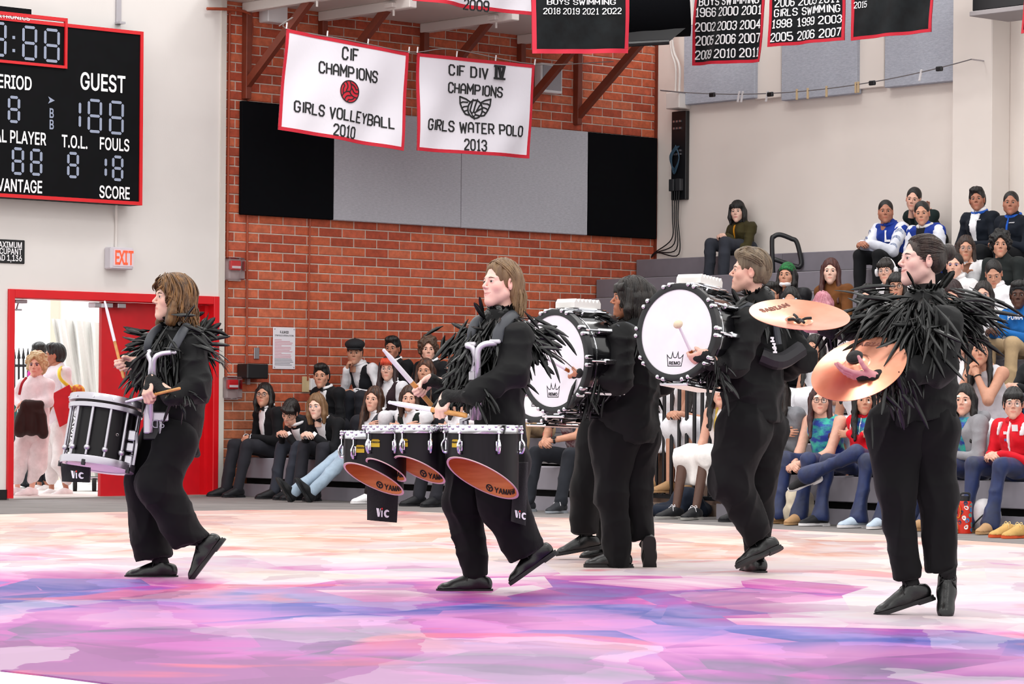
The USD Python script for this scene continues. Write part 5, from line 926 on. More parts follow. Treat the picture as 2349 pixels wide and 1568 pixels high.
def performer(label, d0, head, skin, torso, hem, armL, armR, legs, shoes, hands, hairdo, lo_neck, fspec=None, fem=0., res=.009, iris='brown', brow='#3a2a1e', lip=None, blush=.5, hand_tone=None, smile=0.):
    px0, py0 = torso[-1][0], 1300; s = F / d0; P = lambda px, py, dy=0.: at(px, py, d0 + dy); base = P(torso[-1][0], torso[-1][1]); base = A_(base[0], base[1], 0)
    t = thing('person', label, 'person', base)
    hx, hy, yaw, pit, rol = head; R = head_R(yaw, pit, rol) * A_(.93, 1, 1); C = P(hx, hy); (hm, mk) = head_mesh(True, fem, 0., smile)
    # one skin: head, neck, a body core under the clothes, hands
    parts = [xf(hm, R, C)]
    allc = [torso, armL, armR] + [l[0] for l in legs]; lo, hi = bounds(P, s, *allc); B = Field(lo, hi, .022)
    for c in allc: chain(B, c if (c is torso or c is armL or c is armR) else c[:2], P, s, .03, .52 if c is torso or c is armL or c is armR else .45)
    B.cap(C + R @ A_(0, -.035, -.16), P(*lo_neck), .048, .06, .03); B.cap(P(*armL[0][:3]), P(*armR[0][:3]), .05, .05, .04)
    for l in legs: B.cap(P(*torso[-1][:3]), P(*l[0][0][:3]), .06, .045, .05)
    parts.append(B.mesh()); nh = len(parts[0][0])
    for h in hands: parts.append(h(P))
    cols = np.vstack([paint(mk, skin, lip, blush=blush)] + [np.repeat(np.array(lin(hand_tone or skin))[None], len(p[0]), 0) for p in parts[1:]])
    obj('body', join(*parts), skin_m, t, True, colors=cols)
    eyes(t, R, C, 1., iris, hi=True, look=(0, -.02)); brows(t, R, C, 1., hair_mat(brow), .62)
    # tunic
    tl, th = bounds(P, s, torso, armL, armR); G = Field(tl, th, res); chain(G, torso, P, s, .05)
    for arm in (armL, armR): G.cap(P(*torso[1][:3]), P(*arm[0][:3]), torso[1][3] / s * .62, arm[0][3] / s, .06); chain(G, arm, P, s, .022)
    (h0, h1_) = hem; p0, p1_ = P(*h0), P(*h1_); G.plane((p0 + p1_) / 2, np.cross(A_(0, 1, 0), p1_ - p0) * (1 if np.cross(A_(0, 1, 0), p1_ - p0)[2] < 0 else -1)) if True else 0
    for arm in (armL, armR): pass
    m = relax(G.mesh(), 2, .5); m = ridge(m, .022, (8, 8, 3.2), int(px0)); m = ridge(m, .011, (7, 7, 12), int(px0) + 9); m = wrinkle(m, .003, (22, 22, 14), int(px0) + 3); obj('tunic', m, tunic_m, t, True)
    tm = []
    for c, (e0, e1) in legs:
        l, h = bounds(P, s, c, torso[-1:]); L_ = Field(l, h, res); a = [(torso[-1][0] * .4 + c[0][0] * .6, torso[-1][1] - 25, torso[-1][2] * .5 + c[0][2] * .5, torso[-1][3] * .82)]
        chain(L_, a + c, P, s, .05); q0, q1 = P(*e0), P(*e1); sh = P(*c[-1][:3]) - P(*c[-2][:3]); n = np.cross(q1 - q0, A_(0, 1, 0)); n = n if n @ sh > 0 else -n
        n[1] = 0; L_.plane((q0 + q1) / 2, n); m = relax(L_.mesh(), 2, .5); m = ridge(m, .020, (9, 9, 2.2), int(c[0][0])); m = ridge(m, .007, (6, 6, 9), int(c[0][0]) + 5); m = wrinkle(m, .003, (16, 16, 10), int(c[0][0]) + 1); tm.append(m)
    for m in tm: obj('trouser_leg', m, trouser_m, t, True)
    for (an, td, up), (c, e) in zip(shoes, legs):
        a = P(*an); o = shoe(a, td, up, hi=True); so = obj('shoe', o['upper'], shoe_m, t, True); obj('sole', o['sole'], sole_m, so, 30); obj('laces', o['laces'], lace_m, so, True)
        q = P(*c[-1][:3]); up = unit(up); obj('sock', tube([a - up * .01 + unit(td) * .0, a + up * .05, a * .35 + q * .65 + up * .02], .040, 12), sock_m, t, True)
    hairdo(t, R, C)
    # feather-trimmed collar
    fr = np.random.default_rng(int(px0)); nk = P(*lo_neck); ax = R @ A_(0, 0, 1); Ch = Field(nk - .22, nk + .22, .008); top = C + R @ A_(0, -.03, -.125)
    Ch.cap(nk, top, .078, .062, .02); Ch.cap(nk, nk - A_(0, 0, .05), .09, .12, .03); Ch.plane(top, unit(top - nk)); m = wrinkle(relax(Ch.mesh(), 1), .012, (38, 38, 38), 3); col = obj('collar', m, feather_m, t, True)
    spec = fspec or {}
    mass = []
    fdir = A_(-math.sin(math.radians(yaw)), -math.cos(math.radians(yaw)), 0); side = np.cross(Z, fdir)
    for i in range(int(1.5 * spec.get('n', 170))):
        an = fr.uniform(0, 2 * math.pi); el = fr.uniform(-1.1, -.15); rh = A_(math.cos(an), math.sin(an), 0); lay = fr.uniform(0, 1); r0 = .065 + .10 * lay
        p = nk + rh * r0 * A_(1.15, 1, 1)[0] + Z * (.02 - .11 * lay); d = unit(rh * math.cos(el) + Z * math.sin(el) + fr.normal(size=3) * .22); mass.append(feather(p, d, fr.uniform(.07, .16), fr.uniform(.008, .014), fr.uniform(.2, .6), rh + Z * .6, 5, fr.uniform(-.25, .25)))
    for i in range(46):
        an = fr.uniform(0, 2 * math.pi); rh = A_(math.cos(an), math.sin(an), 0); p = nk * .4 + top * .6 + rh * .062; mass.append(feather(p, unit(rh * .6 + Z * fr.uniform(.2, 1.) + fr.normal(size=3) * .2), fr.uniform(.035, .07), .008, .1, rh, 4))
    for (px, py, dy, n_, tx, tz, ty, sp, L0, L1) in spec.get('mass', ()):
        for i in range(int(n_ * 1.5)):
            p = P(px, py, dy) + fr.normal(size=3) * A_(.05, .05, .05); d = unit(A_(tx, ty, tz) + fr.normal(size=3) * sp); mass.append(feather(p, d, fr.uniform(L0, L1), fr.uniform(.008, .014), fr.uniform(.05, .3), A_(0, -1, .5) + fr.normal(size=3) * .5, 6, fr.uniform(-.3, .3)))
    obj('feather_mass', join(*mass), feather_m, col, True, kind='stuff')
    for (px, py, dy, qx, qy, dq, w) in spec.get('single', ()):
        a, b = P(px, py, dy), P(qx, qy, dq); L = np.linalg.norm(b - a); obj('feather', feather(a, b - a + Z * .10 * L, L * 1.02, w, .10, A_(0, -1, .35), 9, fr.uniform(-.08, .08)), feather_m, col, True)
    # gauntlets
    for arm in (armL, armR):
        if arm[-1][3] <= 0: continue
        a, b = P(*arm[-2][:3]), P(*arm[-1][:3]); d = unit(b - a); hd = min(hands, key=lambda q: np.linalg.norm(q.w - b)); Gm = Field(np.minimum(b, hd.w) - .14, np.maximum(b, hd.w) + .14, .007)
        Gm.cap(b - d * .10, b, arm[-1][3] / s * 1.10, arm[-1][3] / s * .95, .02); Gm.cap(b, hd.w, .036, .030, .02); Gm.cap(hd.w, hd.w + hd.d * .055, .027, .031, .02, flat=(hd.n, .72)); m = wrinkle(relax(Gm.mesh(), 1), .006, (34, 34, 34), 5); g = obj('gauntlet', m, gaunt_m, t, True)
        mm = []
        for i in range(18):
            an = fr.uniform(0, 6.28); rh = rotv(unit(np.cross(d, A_(.3, .2, 1))), d, an); mm.append(feather(b - d * fr.uniform(.0, .09) + rh * .03, unit(rh * .5 - d * fr.uniform(-.4, .6) - Z * .7 + fr.normal(size=3) * .25), fr.uniform(.05, .13), .009, .3, rh, 5))
        obj('feather_trim', join(*mm), feather_m, g, True, kind='stuff')
    return t, P, s
def grip(G, dirh, tip, butt, side, d0s=None, curl=(1.25, 1.3, 1.35, 1.4), thumb=(.35, .9), s=1.0, fore=None):
    """hand closed round a stick that passes through G"""
    def f(P):
        u = unit(P(*tip) - P(*butt)); d = unit(np.asarray(dirh, float) - u * (np.asarray(dirh) @ u)); n = side * np.cross(u, d); g = P(*G); w = g - (d * .086 + n * .030) * s; f.w, f.d, f.n = w, d, n
        return hand(w, d, n, side, curl, thumb, s, .0042, forearm=P(*fore) if fore else None)
    return f
def free_hand(w, d, n, side, curl, thumb, s=1., fore=None):
    def f(P): f.w, f.d, f.n = P(*w), unit(d), unit(n); return hand(P(*w), d, n, side, curl, thumb, s, .0042, forearm=P(*fore) if fore else None)
    return f
def simple_hair(style, col, hl=None, s=1.):
    def f(t, R, C): obj('hair', xf(hair_mesh(style, True), R, C, s), hair_mat(col, hl), t, True)
    return f
def lock_hair(style, col, hl, guides, n, wav=.0, seed=1, rad=.011, shell=.008):
    """volume plus many tapering locks that follow the guides: (root in head space, control points...)"""
    def f(t, R, C):
        h = obj('hair', xf(hair_mesh(style, True), R, C), hair_mat(col, hl), t, True); g_ = np.random.default_rng(seed); ms = []
        rs_ = []
        for q in guides:
            p = smoothpath(q, 8); c = np.concatenate([[0], np.cumsum(np.linalg.norm(np.diff(p, axis=0), axis=1))]); rs_.append(np.stack([np.interp(np.linspace(0, c[-1], 18), c, p[:, i]) for i in range(3)], 1))
        sc, sr = A_(0, -.018, .032), A_(.074, .094, .086)
        for i in range(n):
            ga, gb = rs_[g_.integers(len(rs_))], rs_[g_.integers(len(rs_))]; k_ = g_.integers(len(rs_) - 1) if len(rs_) > 1 else 0; w = g_.uniform(0, 1); sd = -1 if g_.random() < .5 else 1
            p = (rs_[k_] * (1 - w) + rs_[k_ + 1] * w) * A_(sd, 1, 1) + g_.normal(size=3) * A_(.006, .007, .005); k = np.linspace(0, 1, len(p)); ph = g_.uniform(0, 6.28)
            p = p + wav * (k ** 1.2)[:, None] * np.stack([np.sin(k * 11 + ph), np.cos(k * 9 + ph * 1.3), .3 * np.sin(k * 8 + ph)], 1)
            q = (p - sc) / (sr + shell + .010 * g_.random()); L = np.linalg.norm(q, axis=1, keepdims=True); up_ = np.clip((p[:, 2:] + .05) / .05, 0, 1); q = q * (1 + up_ * (np.clip(L, 1., 1.05 + shell * 7 * (shell > .01)) / L - 1)); p = sc + q * (sr + shell + .004)
            r = rad * g_.uniform(.6, 1.2); ms.append((tube(p, r * np.maximum(.10, np.sin(np.pi * np.clip(k * .9 + .06, 0, 1)) ** .6), 5)))
        nb = max(1, n // 24); mm = [hair_mat(col, hl), hair_mat(hl or col)]
        for b in range(0, n, nb):
            obj('hair_lock', xf(join(*ms[b:b + nb]), R, C), mm[(b // nb) % 3 == 2], h, True)
    return f
G_WAVY = [[(.015, .055, .12), (.052, .074, .088), (.076, .06, .035), (.09, .048, -.03)], [(.01, .03, .13), (.07, .03, .10), (.10, .0, .02), (.105, -.01, -.08), (.10, -.02, -.14)], [(.01, -.03, .13), (.07, -.06, .10), (.095, -.09, .0), (.09, -.09, -.12), (.10, -.10, -.17)], [(.0, -.06, .12), (.03, -.115, .06), (.04, -.125, -.04), (.04, -.12, -.15)], [(.012, .066, .112), (.038, .088, .082), (.060, .082, .04)]]
G_STRAIGHT = [[(.0, .048, .120), (.045, .048, .102), (.077, .006, .055), (.084, -.04, .0), (.086, -.055, -.09), (.088, -.045, -.155)], [(.0, .02, .128), (.06, .0, .098), (.084, -.04, .03), (.086, -.06, -.08), (.092, -.05, -.16)], [(.0, -.04, .125), (.05, -.09, .08), (.07, -.11, -.02), (.075, -.10, -.12), (.08, -.085, -.165)], [(.0, -.07, .115), (.02, -.125, .04), (.03, -.13, -.06), (.03, -.12, -.16)]]
G_SHORT = [[(-.0, .058, .104), (.02, .05, .128), (.05, .0, .125), (.07, -.06, .09)], [(.05, .056, .082), (.07, .04, .085), (.09, .0, .07), (.09, -.06, .04)], [(.0, .02, .135), (.02, -.06, .125), (.03, -.115, .06), (.03, -.12, .0)], [(.02, .062, .10), (.03, .072, .122), (.04, .05, .135), (.05, .0, .135)]]
G_BOB = [[(.0, .04, .12), (.045, .085, .085), (.065, .085, .02), (.07, .06, -.05)], [(.0, .02, .128), (.065, .02, .09), (.09, .01, .01), (.095, .0, -.1)], [(.0, -.03, .128), (.06, -.07, .09), (.09, -.08, .0), (.09, -.07, -.12), (.085, -.06, -.2)], [(.0, -.06, .12), (.03, -.12, .05), (.035, -.125, -.06), (.035, -.11, -.18)]]
G_SLICK = [[(.0, .050, .096), (.015, .02, .114), (.012, -.05, .118), (.0, -.105, .06)], [(.03, .048, .090), (.050, .02, .097), (.05, -.05, .095), (.01, -.11, .05)], [(.062, .03, .054), (.074, .0, .06), (.07, -.06, .05), (.015, -.115, .045)], [(.066, .02, .0), (.078, -.02, .0), (.06, -.08, .015), (.01, -.118, .04)]]
PALE = '#e3b7a5'
# 1 --- snare drummer --------------------------------------------------------------------------
d0 = F / 418.
sn_stick1 = ((240, 690, -.08), (284, 868, -.14)); sn_stick2 = ((288, 921, -.20), (414, 890, -.42))
snr, P, s = performer('person with wavy brown hair in black feathers playing the snare drum at far left', d0, (396, 683, 66, 2, 2), PALE,
  [(404, 772, .06, 40), (408, 815, .06, 66), (412, 890, .06, 60), (407, 960, .06, 54), (401, 1050, .06, 53)], ((352, 1017, 0), (449, 1044, 0)),
  [(446, 795, -.12, 34), (450, 893, -.22, 31), (392, 912, -.32, 20)], [(356, 795, .24, 32), (348, 878, .12, 27), (316, 858, -.06, 18)],
  [([(404, 1010, -.06, 46), (361, 1113, -.10, 43), (450, 1262, -.05, 42)], ((396, 1260, 0), (478, 1228, 0))), ([(372, 1010, .14, 46), (329, 1105, .13, 42), (356, 1308, .13, 43)], ((312, 1290, 0), (395, 1274, 0)))],
  [((466, 1243, -.05), (-.6, -.05, -.8), (-.8, 0, .6)), ((374, 1292, .13), (-1, -.06, 0), (0, 0, 1))],
  [grip((277, 838, -.13), (-1, -.15, -.35), *sn_stick1, 1, fore=(325, 866, -.04)), grip((346, 907, -.31), (-.75, .3, -.45), *sn_stick2, -1, curl=(.9, 1.0, 1.1, 1.2), fore=(402, 912, -.32))],
  lock_hair('part', '#4c3420', '#8a6236', G_WAVY, 360, .020, 3, .0062, .017), (405, 768, .05),
  dict(n=150, mass=[(370, 815, -.12, 60, -.35, -1, -.3, .35, .10, .20), (345, 800, .05, 30, -1, .0, -.1, .25, .09, .15), (425, 775, -.14, 26, .6, -.3, -.5, .5, .1, .17), (330, 850, .02, 14, -.5, -1, -.3, .3, .08, .13)],
       single=[(455, 775, .0, 490, 722, .05, .02), (458, 778, .0, 508, 737, .0, .018), (460, 785, -.05, 528, 768, -.05, .013), (462, 790, -.05, 526, 790, -.05, .012), (450, 765, .05, 477, 725, .1, .016), (458, 788, .0, 515, 757, 0, .015), (370, 775, .2, 283, 762, .2, .016), (355, 785, .2, 288, 790, .2, .014), (430, 735, .1, 470, 715, .1, .014), (395, 735, -.05, 372, 728, -.08, .010)]))
snare_drum(P(234, 998, -.02), (.13, .17, 1.))
drumstick('drumstick', 'taped drumstick raised upright by the snare drummer', P(*sn_stick1[0]), P(*sn_stick1[1]), white=.52); drumstick('drumstick', 'taped drumstick held level over the snare drum', P(*sn_stick2[0]), P(*sn_stick2[1]), white=.42)
def harness(label, t0, tubes, straps, plates, P):
    h = thing('drum_harness', label, 'drum harness', P(*t0))
    for st in straps:
        pts = smoothpath([P(*p[:3]) for p in st], 8); w = st[0][3]; m = tube(pts, 1., 12); c = np.repeat(pts, 12, 0); v = m[0][:len(c)] - c
        nrm = A_(.25, -.95, .2); nrm = unit(nrm); v2 = v * w; v2 = v2 - nrm * (v2 @ nrm)[:, None] * .75; mv = np.vstack([c + v2, m[0][len(c):]]); obj('shoulder_strap', (mv, m[1]), strap_m, h, True)
    for tb in tubes: obj('support_bar', tube(smoothpath([P(*p[:3]) for p in tb], 6), tb[0][3] * 1.35, 10), harness_w, h, True)
    for (px, py, dy, w, hh, dd, nm, mm) in plates: p = P(px, py, dy); obj(nm, box(p - A_(w, dd, hh) / 2, p + A_(w, dd, hh) / 2, .006), mm, h)
    return h
hs = harness('grey strapped metal drum harness worn by the snare drummer', (350, 870, -.1),
  [[(352, 812, -.20, .010), (343, 806, -.22), (340, 815, -.23), (346, 830, -.24), (345, 850, -.24), (343, 880, -.22)], [(393, 808, -.24, .010), (370, 811, -.26), (356, 820, -.27), (353, 840, -.26), (354, 880, -.23)], [(344, 880, -.22, .012), (345, 930, -.2), (344, 990, -.16)]],
  [[(338, 810, -.12, .022), (340, 785, -.14), (352, 762, -.08), (372, 748, .05)], [(394, 806, -.22, .026), (405, 785, -.22), (420, 760, -.16), (432, 745, -.02), (432, 750, .12)]],
  [(348, 884, -.22, .045, .05, .04, 'clamp', dull_metal), (361, 955, -.16, .12, .05, .02, 'belly_plate', harness_w), (337, 960, -.19, .035, .16, .02, 'j_hook', harness_w), (368, 985, -.15, .014, .10, .02, 'rib', harness_w), (352, 812, -.20, .05, .02, .02, 'shoulder_hinge', harness_w), (392, 808, -.24, .06, .02, .02, 'shoulder_hinge', harness_w), (352, 985, -.13, .11, .11, .03, 'black_plate', black_plastic)], P)
m = inter('SD2', .045, .9, False, .002, .5); obj('lettering', xf(m, np.array([[-1, 0, 0], [0, 0, -1], [0, 1, 0]]).T @ np.eye(3) if False else np.stack([A_(-1, 0, 0), A_(0, 0, -1), A_(0, -1, 0)], 1), P(356, 962, -.185)), mat('grey_print', '#9a9aa4', .5), hs)
stick_bag('black stick bag hanging under the snare drum', P(139, 1062, -.16), P(206, 1072, -.16), P(142, 1104, -.16), P(205, 1106, -.16), .02, wscale=.44, wx=.58, wy=.55)
# 2 --- tenor drummer --------------------------------------------------------------------------
d0 = F / 443.; te_s1 = ((879, 801, .10), (994, 934, .22)); te_s2 = ((891, 922, -.12), (1072, 953, -.30))
ten, P, s = performer('person with straight light brown hair and a faint smile playing the tenor drums', d0, (1148, 650, 52, 4, 4), '#efbfb2',
  [(1150, 738, 0, 40), (1148, 795, 0, 64), (1148, 880, 0, 57), (1150, 960, 0, 50), (1152, 1040, 0, 52)], ((1100, 1022, 0), (1200, 1022, 0)),
  [(1188, 775, -.16, 34), (1176, 856, -.24, 33), (1078, 908, -.30, 19)], [(1104, 775, .22, 32), (1080, 850, .28, 27), (1022, 885, .24, 17)],
  [([(1085, 1050, .10, 60), (1060, 1150, .06, 41), (1096, 1335, .05, 25)], ((1074, 1323, 0), (1116, 1320, 0))), ([(1148, 1050, -.05, 62), (1152, 1150, -.08, 50), (1215, 1288, -.03, 41)], ((1166, 1293, 0), (1244, 1247, 0)))],
  [((1094, 1321, .05), (-1, -.10, 0), (0, 0, 1)), ((1226, 1258, -.03), (-.81, -.05, -.58), (-.58, 0, .81))],
  [grip((1016, 945, -.235), (-.85, -.1, -.5), *te_s2, -1, curl=(1.1, 1.2, 1.25, 1.3), fore=(1090, 908, -.29)), grip((963, 898, .17), (-.95, -.1, -.2), *te_s1, 1, fore=(1030, 885, .24))],
  lock_hair('tuck', '#6a4f36', '#8f7250', G_STRAIGHT, 380, .003, 5, .0050), (1150, 732, .0),
  dict(n=170, mass=[(1105, 800, -.12, 90, -.3, -1, -.3, .35, .10, .2), (1085, 780, .05, 36, -.7, -.7, -.5, .3, .09, .17), (1208, 775, -.12, 20, .9, -.6, -.3, .28, .10, .19), (1065, 870, .1, 22, -.6, -.6, -.4, .5, .08, .14), (1090, 850, .0, 30, -.2, -1, -.4, .3, .1, .2)],
       single=[(1210, 765, -.05, 1290, 757, -.05, .02), (1212, 770, -.05, 1280, 748, -.05, .016), (1215, 780, -.08, 1288, 791, -.05, .022), (1212, 785, -.1, 1262, 810, -.1, .02), (1215, 790, -.1, 1255, 832, -.1, .02), (1208, 790, -.12, 1234, 832, -.12, .02), (1215, 775, -.05, 1280, 770, -.05, .015), (1205, 800, -.1, 1218, 838, -.1, .016), (1085, 765, .0, 1033, 742, .05, .012), (1090, 775, .1, 1042, 800, .1, .022), (1085, 785, .1, 1047, 815, .1, .02), (1115, 735, -.05, 1085, 692, -.1, .014), (1110, 725, -.05, 1096, 678, -.1, .010)]), blush=.6, smile=.7, brow='#7a5c44', lip='#c98480')
tq = thing('tenor_drums', 'set of four black tenor drums with slanted orange wooden undersides', 'drums', P(1020, 1000, -.1))
for (cx_, rp, yt, yb, dy, gx, gy, bp, cd) in ((858, 69, 998, 1098, -.02, -.42, -.36, -.42, 0), (886, 46, 985, 1077, -.19, -.46, -.36, -.5, 0), (963, 58, 984, 1077, -.26, -.42, -.36, -.62, 0), (1108, 80, 985, 1096, -.46, -.44, -.40, -.85, 0)):
    c = P(cx_, 1000, dy); zt_ = P(cx_, yt, dy)[2] - c[2]; zb_ = P(cx_, yb, dy)[2] - c[2]; tenor_drum(tq, c, rp / s, zt_, zb_, gx, gy, True, bp, 6 if rp > 50 else 5)
obj('carrier_frame', join(tube([P(1060, 1000, .05), P(1060, 965, .05), P(1090, 950, .03)], .016, 8), tube([P(1122, 1000, .02), P(1122, 955, .02)], .018, 8), tube([P(900, 1010, .0), P(1020, 1010, .06), P(1120, 1012, .02)], .016, 8), *[cyl(P(x, 1000, .03), P(x, 965, .03), .012, 10) for x in (1070, 1103)]), alu, tq)
drumstick('drumstick', 'white taped tenor stick pointing up to the left', P(*te_s1[0]), P(*te_s1[1]), r=.0135, white=.56); drumstick('drumstick', 'white taped tenor stick held level over the tenor drums', P(*te_s2[0]), P(*te_s2[1]), r=.0135, white=.55)
harness('grey strapped metal drum harness worn by the tenor drummer', (1100, 900, -.2),
  [[(1090, 790, -.20, .012), (1072, 792, -.22), (1085, 800, -.23), (1090, 830, -.23), (1082, 865, -.22)], [(1138, 786, -.25, .012), (1110, 790, -.27), (1097, 805, -.27), (1096, 840, -.26), (1096, 885, -.22)], [(1085, 862, -.22, .014), (1086, 960, -.1)], [(1097, 870, -.22, .012), (1099, 960, -.1)]],
  [[(1082, 785, -.14, .024), (1082, 760, -.14), (1092, 738, -.08), (1112, 726, .05)], [(1140, 782, -.24, .030), (1145, 760, -.22), (1162, 735, -.16), (1182, 720, -.02), (1186, 728, .12)]],
  [(1083, 862, -.23, .034, .05, .03, 'clamp', dull_metal), (1097, 876, -.23, .026, .04, .03, 'clamp', dull_metal), (1080, 790, -.22, .055, .02, .02, 'shoulder_hinge', harness_w), (1135, 783, -.26, .06, .022, .02, 'shoulder_hinge', harness_w)], P)
stick_bag('black stick bag hanging below the leftmost tenor drum', P(842, 1080, .24), P(916, 1090, .24), P(842, 1192, .24), P(910, 1198, .24), .02, wscale=.42, wx=.52, wy=.82)
stick_bag('black stick bag hanging beside the right thigh of the tenor drummer', P(1178, 1060, -.22), P(1212, 1060, -.22), P(1172, 1195, -.22), P(1206, 1205, -.22), .02, wscale=.75, wx=.6, wy=.85)
# 3, 4 --- bass drummers behind ------------------------------------------------------------------
d0 = F / 365.
performer('person in black walking behind the middle bass drum, mostly hidden', d0, (1462, 694, 85, 0, 0), '#b98468', [(1440, 762, 0, 38), (1424, 800, 0, 55), (1405, 880, 0, 60), (1395, 1010, 0, 60)], ((1340, 1000, 0), (1460, 1005, 0)),
  [(1395, 780, -.15, 30), (1375, 870, -.18, 28), (1330, 880, -.2, 18)], [(1450, 780, .15, 30), (1470, 870, .15, 28), (1440, 900, .3, 18)],
  [([(1380, 1000, -.05, 50), (1345, 1120, -.06, 36), (1337, 1238, -.05, 28)], ((1307, 1222, 0), (1362, 1222, 0))), ([(1415, 1000, .1, 48), (1402, 1120, .08, 36), (1402, 1270, .1, 28)], ((1375, 1258, 0), (1430, 1258, 0)))],
  [((1346, 1231, -.05), (-1, -.1, -.18), (-.18, 0, 1)), ((1405, 1252, .1), (-1, .2, 0), (0, 0, 1))], [free_hand((1325, 882, -.2), (-1, 0, .1), (0, .5, -1), -1, (.9,) * 4, (.4, .5)), free_hand((1435, 905, .3), (-.6, .6, -.4), (-.5, -.3, -.5), 1, (.6,) * 4, (.4, .3))], simple_hair('short', '#17130f'), (1446, 760, 0), dict(n=30), res=.014)
P1 = lambda px, py, dy=0.: at(px, py, d0 + dy)
bass_drum('largest bass drum, lowest and mostly hidden behind the other two', P1(1232, 850, .2), (-.78, -.60, .03), .305, .36, logo=True, pad=False)
d0 = F / 384.; ba_m2 = ((1215, 800, -.42), (1322, 860, -.30))
b2, P, s = performer('person with a chin-length black bob seen from behind playing the middle bass drum', d0, (1444, 683, 84, 0, -3), '#b5765a', [(1458, 750, 0, 36), (1455, 800, 0, 56), (1442, 880, 0, 64), (1437, 960, 0, 67), (1436, 1020, 0, 68)], ((1368, 1003, 0), (1503, 1017, 0)),
  [(1424, 778, -.20, 33), (1418, 876, -.26, 31), (1352, 868, -.30, 17)], [(1492, 778, .15, 32), (1520, 872, .16, 29), (1485, 905, .3, 18)],
  [([(1412, 1000, -.02, 58), (1404, 1130, -.05, 37), (1420, 1310, -.02, 27)], ((1394, 1297, 0), (1448, 1300, 0))), ([(1462, 1000, .06, 52), (1456, 1122, .03, 34), (1478, 1260, .06, 24)], ((1453, 1242, 0), (1495, 1234, 0)))],
  [((1420, 1268, -.02), (-1, -.08, 0), (0, 0, 1)), ((1487, 1246, .06), (.04, .40, -.92), (-.05, .92, .40))],
  [grip((1318, 858, -.305), (-.9, 0, .25), *ba_m2, -1, fore=(1362, 868, -.29)), free_hand((1480, 910, .3), (-.5, .6, -.5), (-.5, -.3, -.5), 1, (.6,) * 4, (.4, .3))],
  lock_hair('bob', '#16110f', '#2a211c', G_BOB, 330, .004, 8, .0056), (1458, 748, .02), dict(n=110, mass=[(1420, 760, -.12, 20, -.9, -.2, -.3, .4, .08, .14), (1352, 885, -.28, 16, -.1, -1, -.1, .3, .1, .2)], single=[(1415, 735, -.1, 1380, 722, -.12, .01)]), res=.010)
bass_drum('middle bass drum with a white REMO head, right behind the tenor drummer', P(1270, 828, -.22), (-.76, -.65, .02), .283, .36)
drumstick('bass_mallet', 'white mallet striking the middle bass drum', P(*ba_m2[0]), P(*ba_m2[1]), r=.009, felt=.022, white=.1, cat='mallet')
obj('shoulder_strap', tube(smoothpath([P(1416, 752, -.25), P(1436, 745, -.2), P(1460, 760, -.12), P(1478, 800, -.13), P(1485, 850, -.1)], 6), .02, 8), strap_m, label='dark harness strap over the shoulder of the middle bass drummer', cat='strap')
# 5 --- bass drummer in front ----------------------------------------------------------------------
d0 = F / 396.; ba_m3 = ((1557, 747, -.46), (1592, 822, -.38))
b3, P, s = performer('person with short sandy brown hair seen in profile playing the frontmost bass drum', d0, (1719, 621, 92, 3, -2), '#dfae9c', [(1742, 700, 0, 38), (1742, 750, 0, 56), (1734, 810, 0, 62), (1726, 880, 0, 63), (1722, 980, 0, 68)], ((1652, 949, 0), (1793, 970, 0)),
  [(1716, 745, -.22, 34), (1684, 836, -.28, 30), (1632, 832, -.36, 17)], [(1788, 762, .08, 32), (1842, 822, .05, 30), (1782, 862, .3, 20)],
  [([(1704, 985, -.08, 60), (1674, 1105, -.12, 45), (1752, 1250, -.05, 29)], ((1717, 1248, 0), (1766, 1216, 0))), ([(1748, 985, .1, 55), (1740, 1110, .1, 36), (1737, 1285, .12, 27)], ((1708, 1272, 0), (1766, 1272, 0)))],
  [((1750, 1240, -.05), (-.91, -.12, -.40), (-.37, .28, .88)), ((1738, 1283, .16), (-.35, .93, -.06), (0, .06, 1))],
  [grip((1590, 818, -.385), (-.8, 0, .3), *ba_m3, -1, fore=(1640, 832, -.35)), free_hand((1778, 866, .3), (-.6, .5, -.2), (-.5, -.3, -.5), 1, (.6,) * 4, (.4, .3))],
  lock_hair('short', '#5c4c3c', '#84725c', G_SHORT, 420, .003, 9, .0046, .016), (1742, 690, .02), dict(n=120, mass=[(1650, 850, -.36, 13, .2, -1, -.1, .3, .08, .15), (1700, 720, -.2, 14, -.8, -.1, -.4, .4, .08, .14)], single=[(1700, 705, -.15, 1675, 660, -.2, .015), (1648, 840, -.36, 1674, 880, -.36, .012)]))
bass_drum('frontmost bass drum with a white REMO head being struck', P(1552, 761, -.30), (-.62, -.78, .10), .256, .38)
drumstick('bass_mallet', 'white mallet with a tan felt head on the frontmost bass drum', P(*ba_m3[0]), P(*ba_m3[1]), r=.0095, felt=.028, white=.02, cat='mallet')
hb = thing('drum_harness', 'black harness flap and straps on the back of the frontmost bass drummer', 'drum harness', P(1780, 780, -.2))
obj('back_flap', tube(smoothpath([P(1746, 815, -.17), P(1790, 828, -.165), P(1838, 800, -.1)], 6), .05, 8), mat('flap_black', '#15131a', .6), hb); obj('shoulder_strap', tube(smoothpath([P(1690, 712, -.22), P(1712, 700, -.18), P(1742, 712, -.16), P(1775, 735, -.16), P(1786, 790, -.17)], 6), .02, 8), strap_m, hb)
for k, (px, py) in enumerate(((1772, 778), (1776, 792), (1778, 803))): obj('white_mark', xf(flatpoly(unary_union([sbox(-.012, -.016, .012, -.006), sbox(-.012, .004, .008, .014), sbox(-.004, -.016, .006, .014)]), .004), np.stack([A_(1, 0, 0), A_(0, 0, 1), A_(0, -1, 0)], 1), P(px, py, -.24)), white_print, hb)
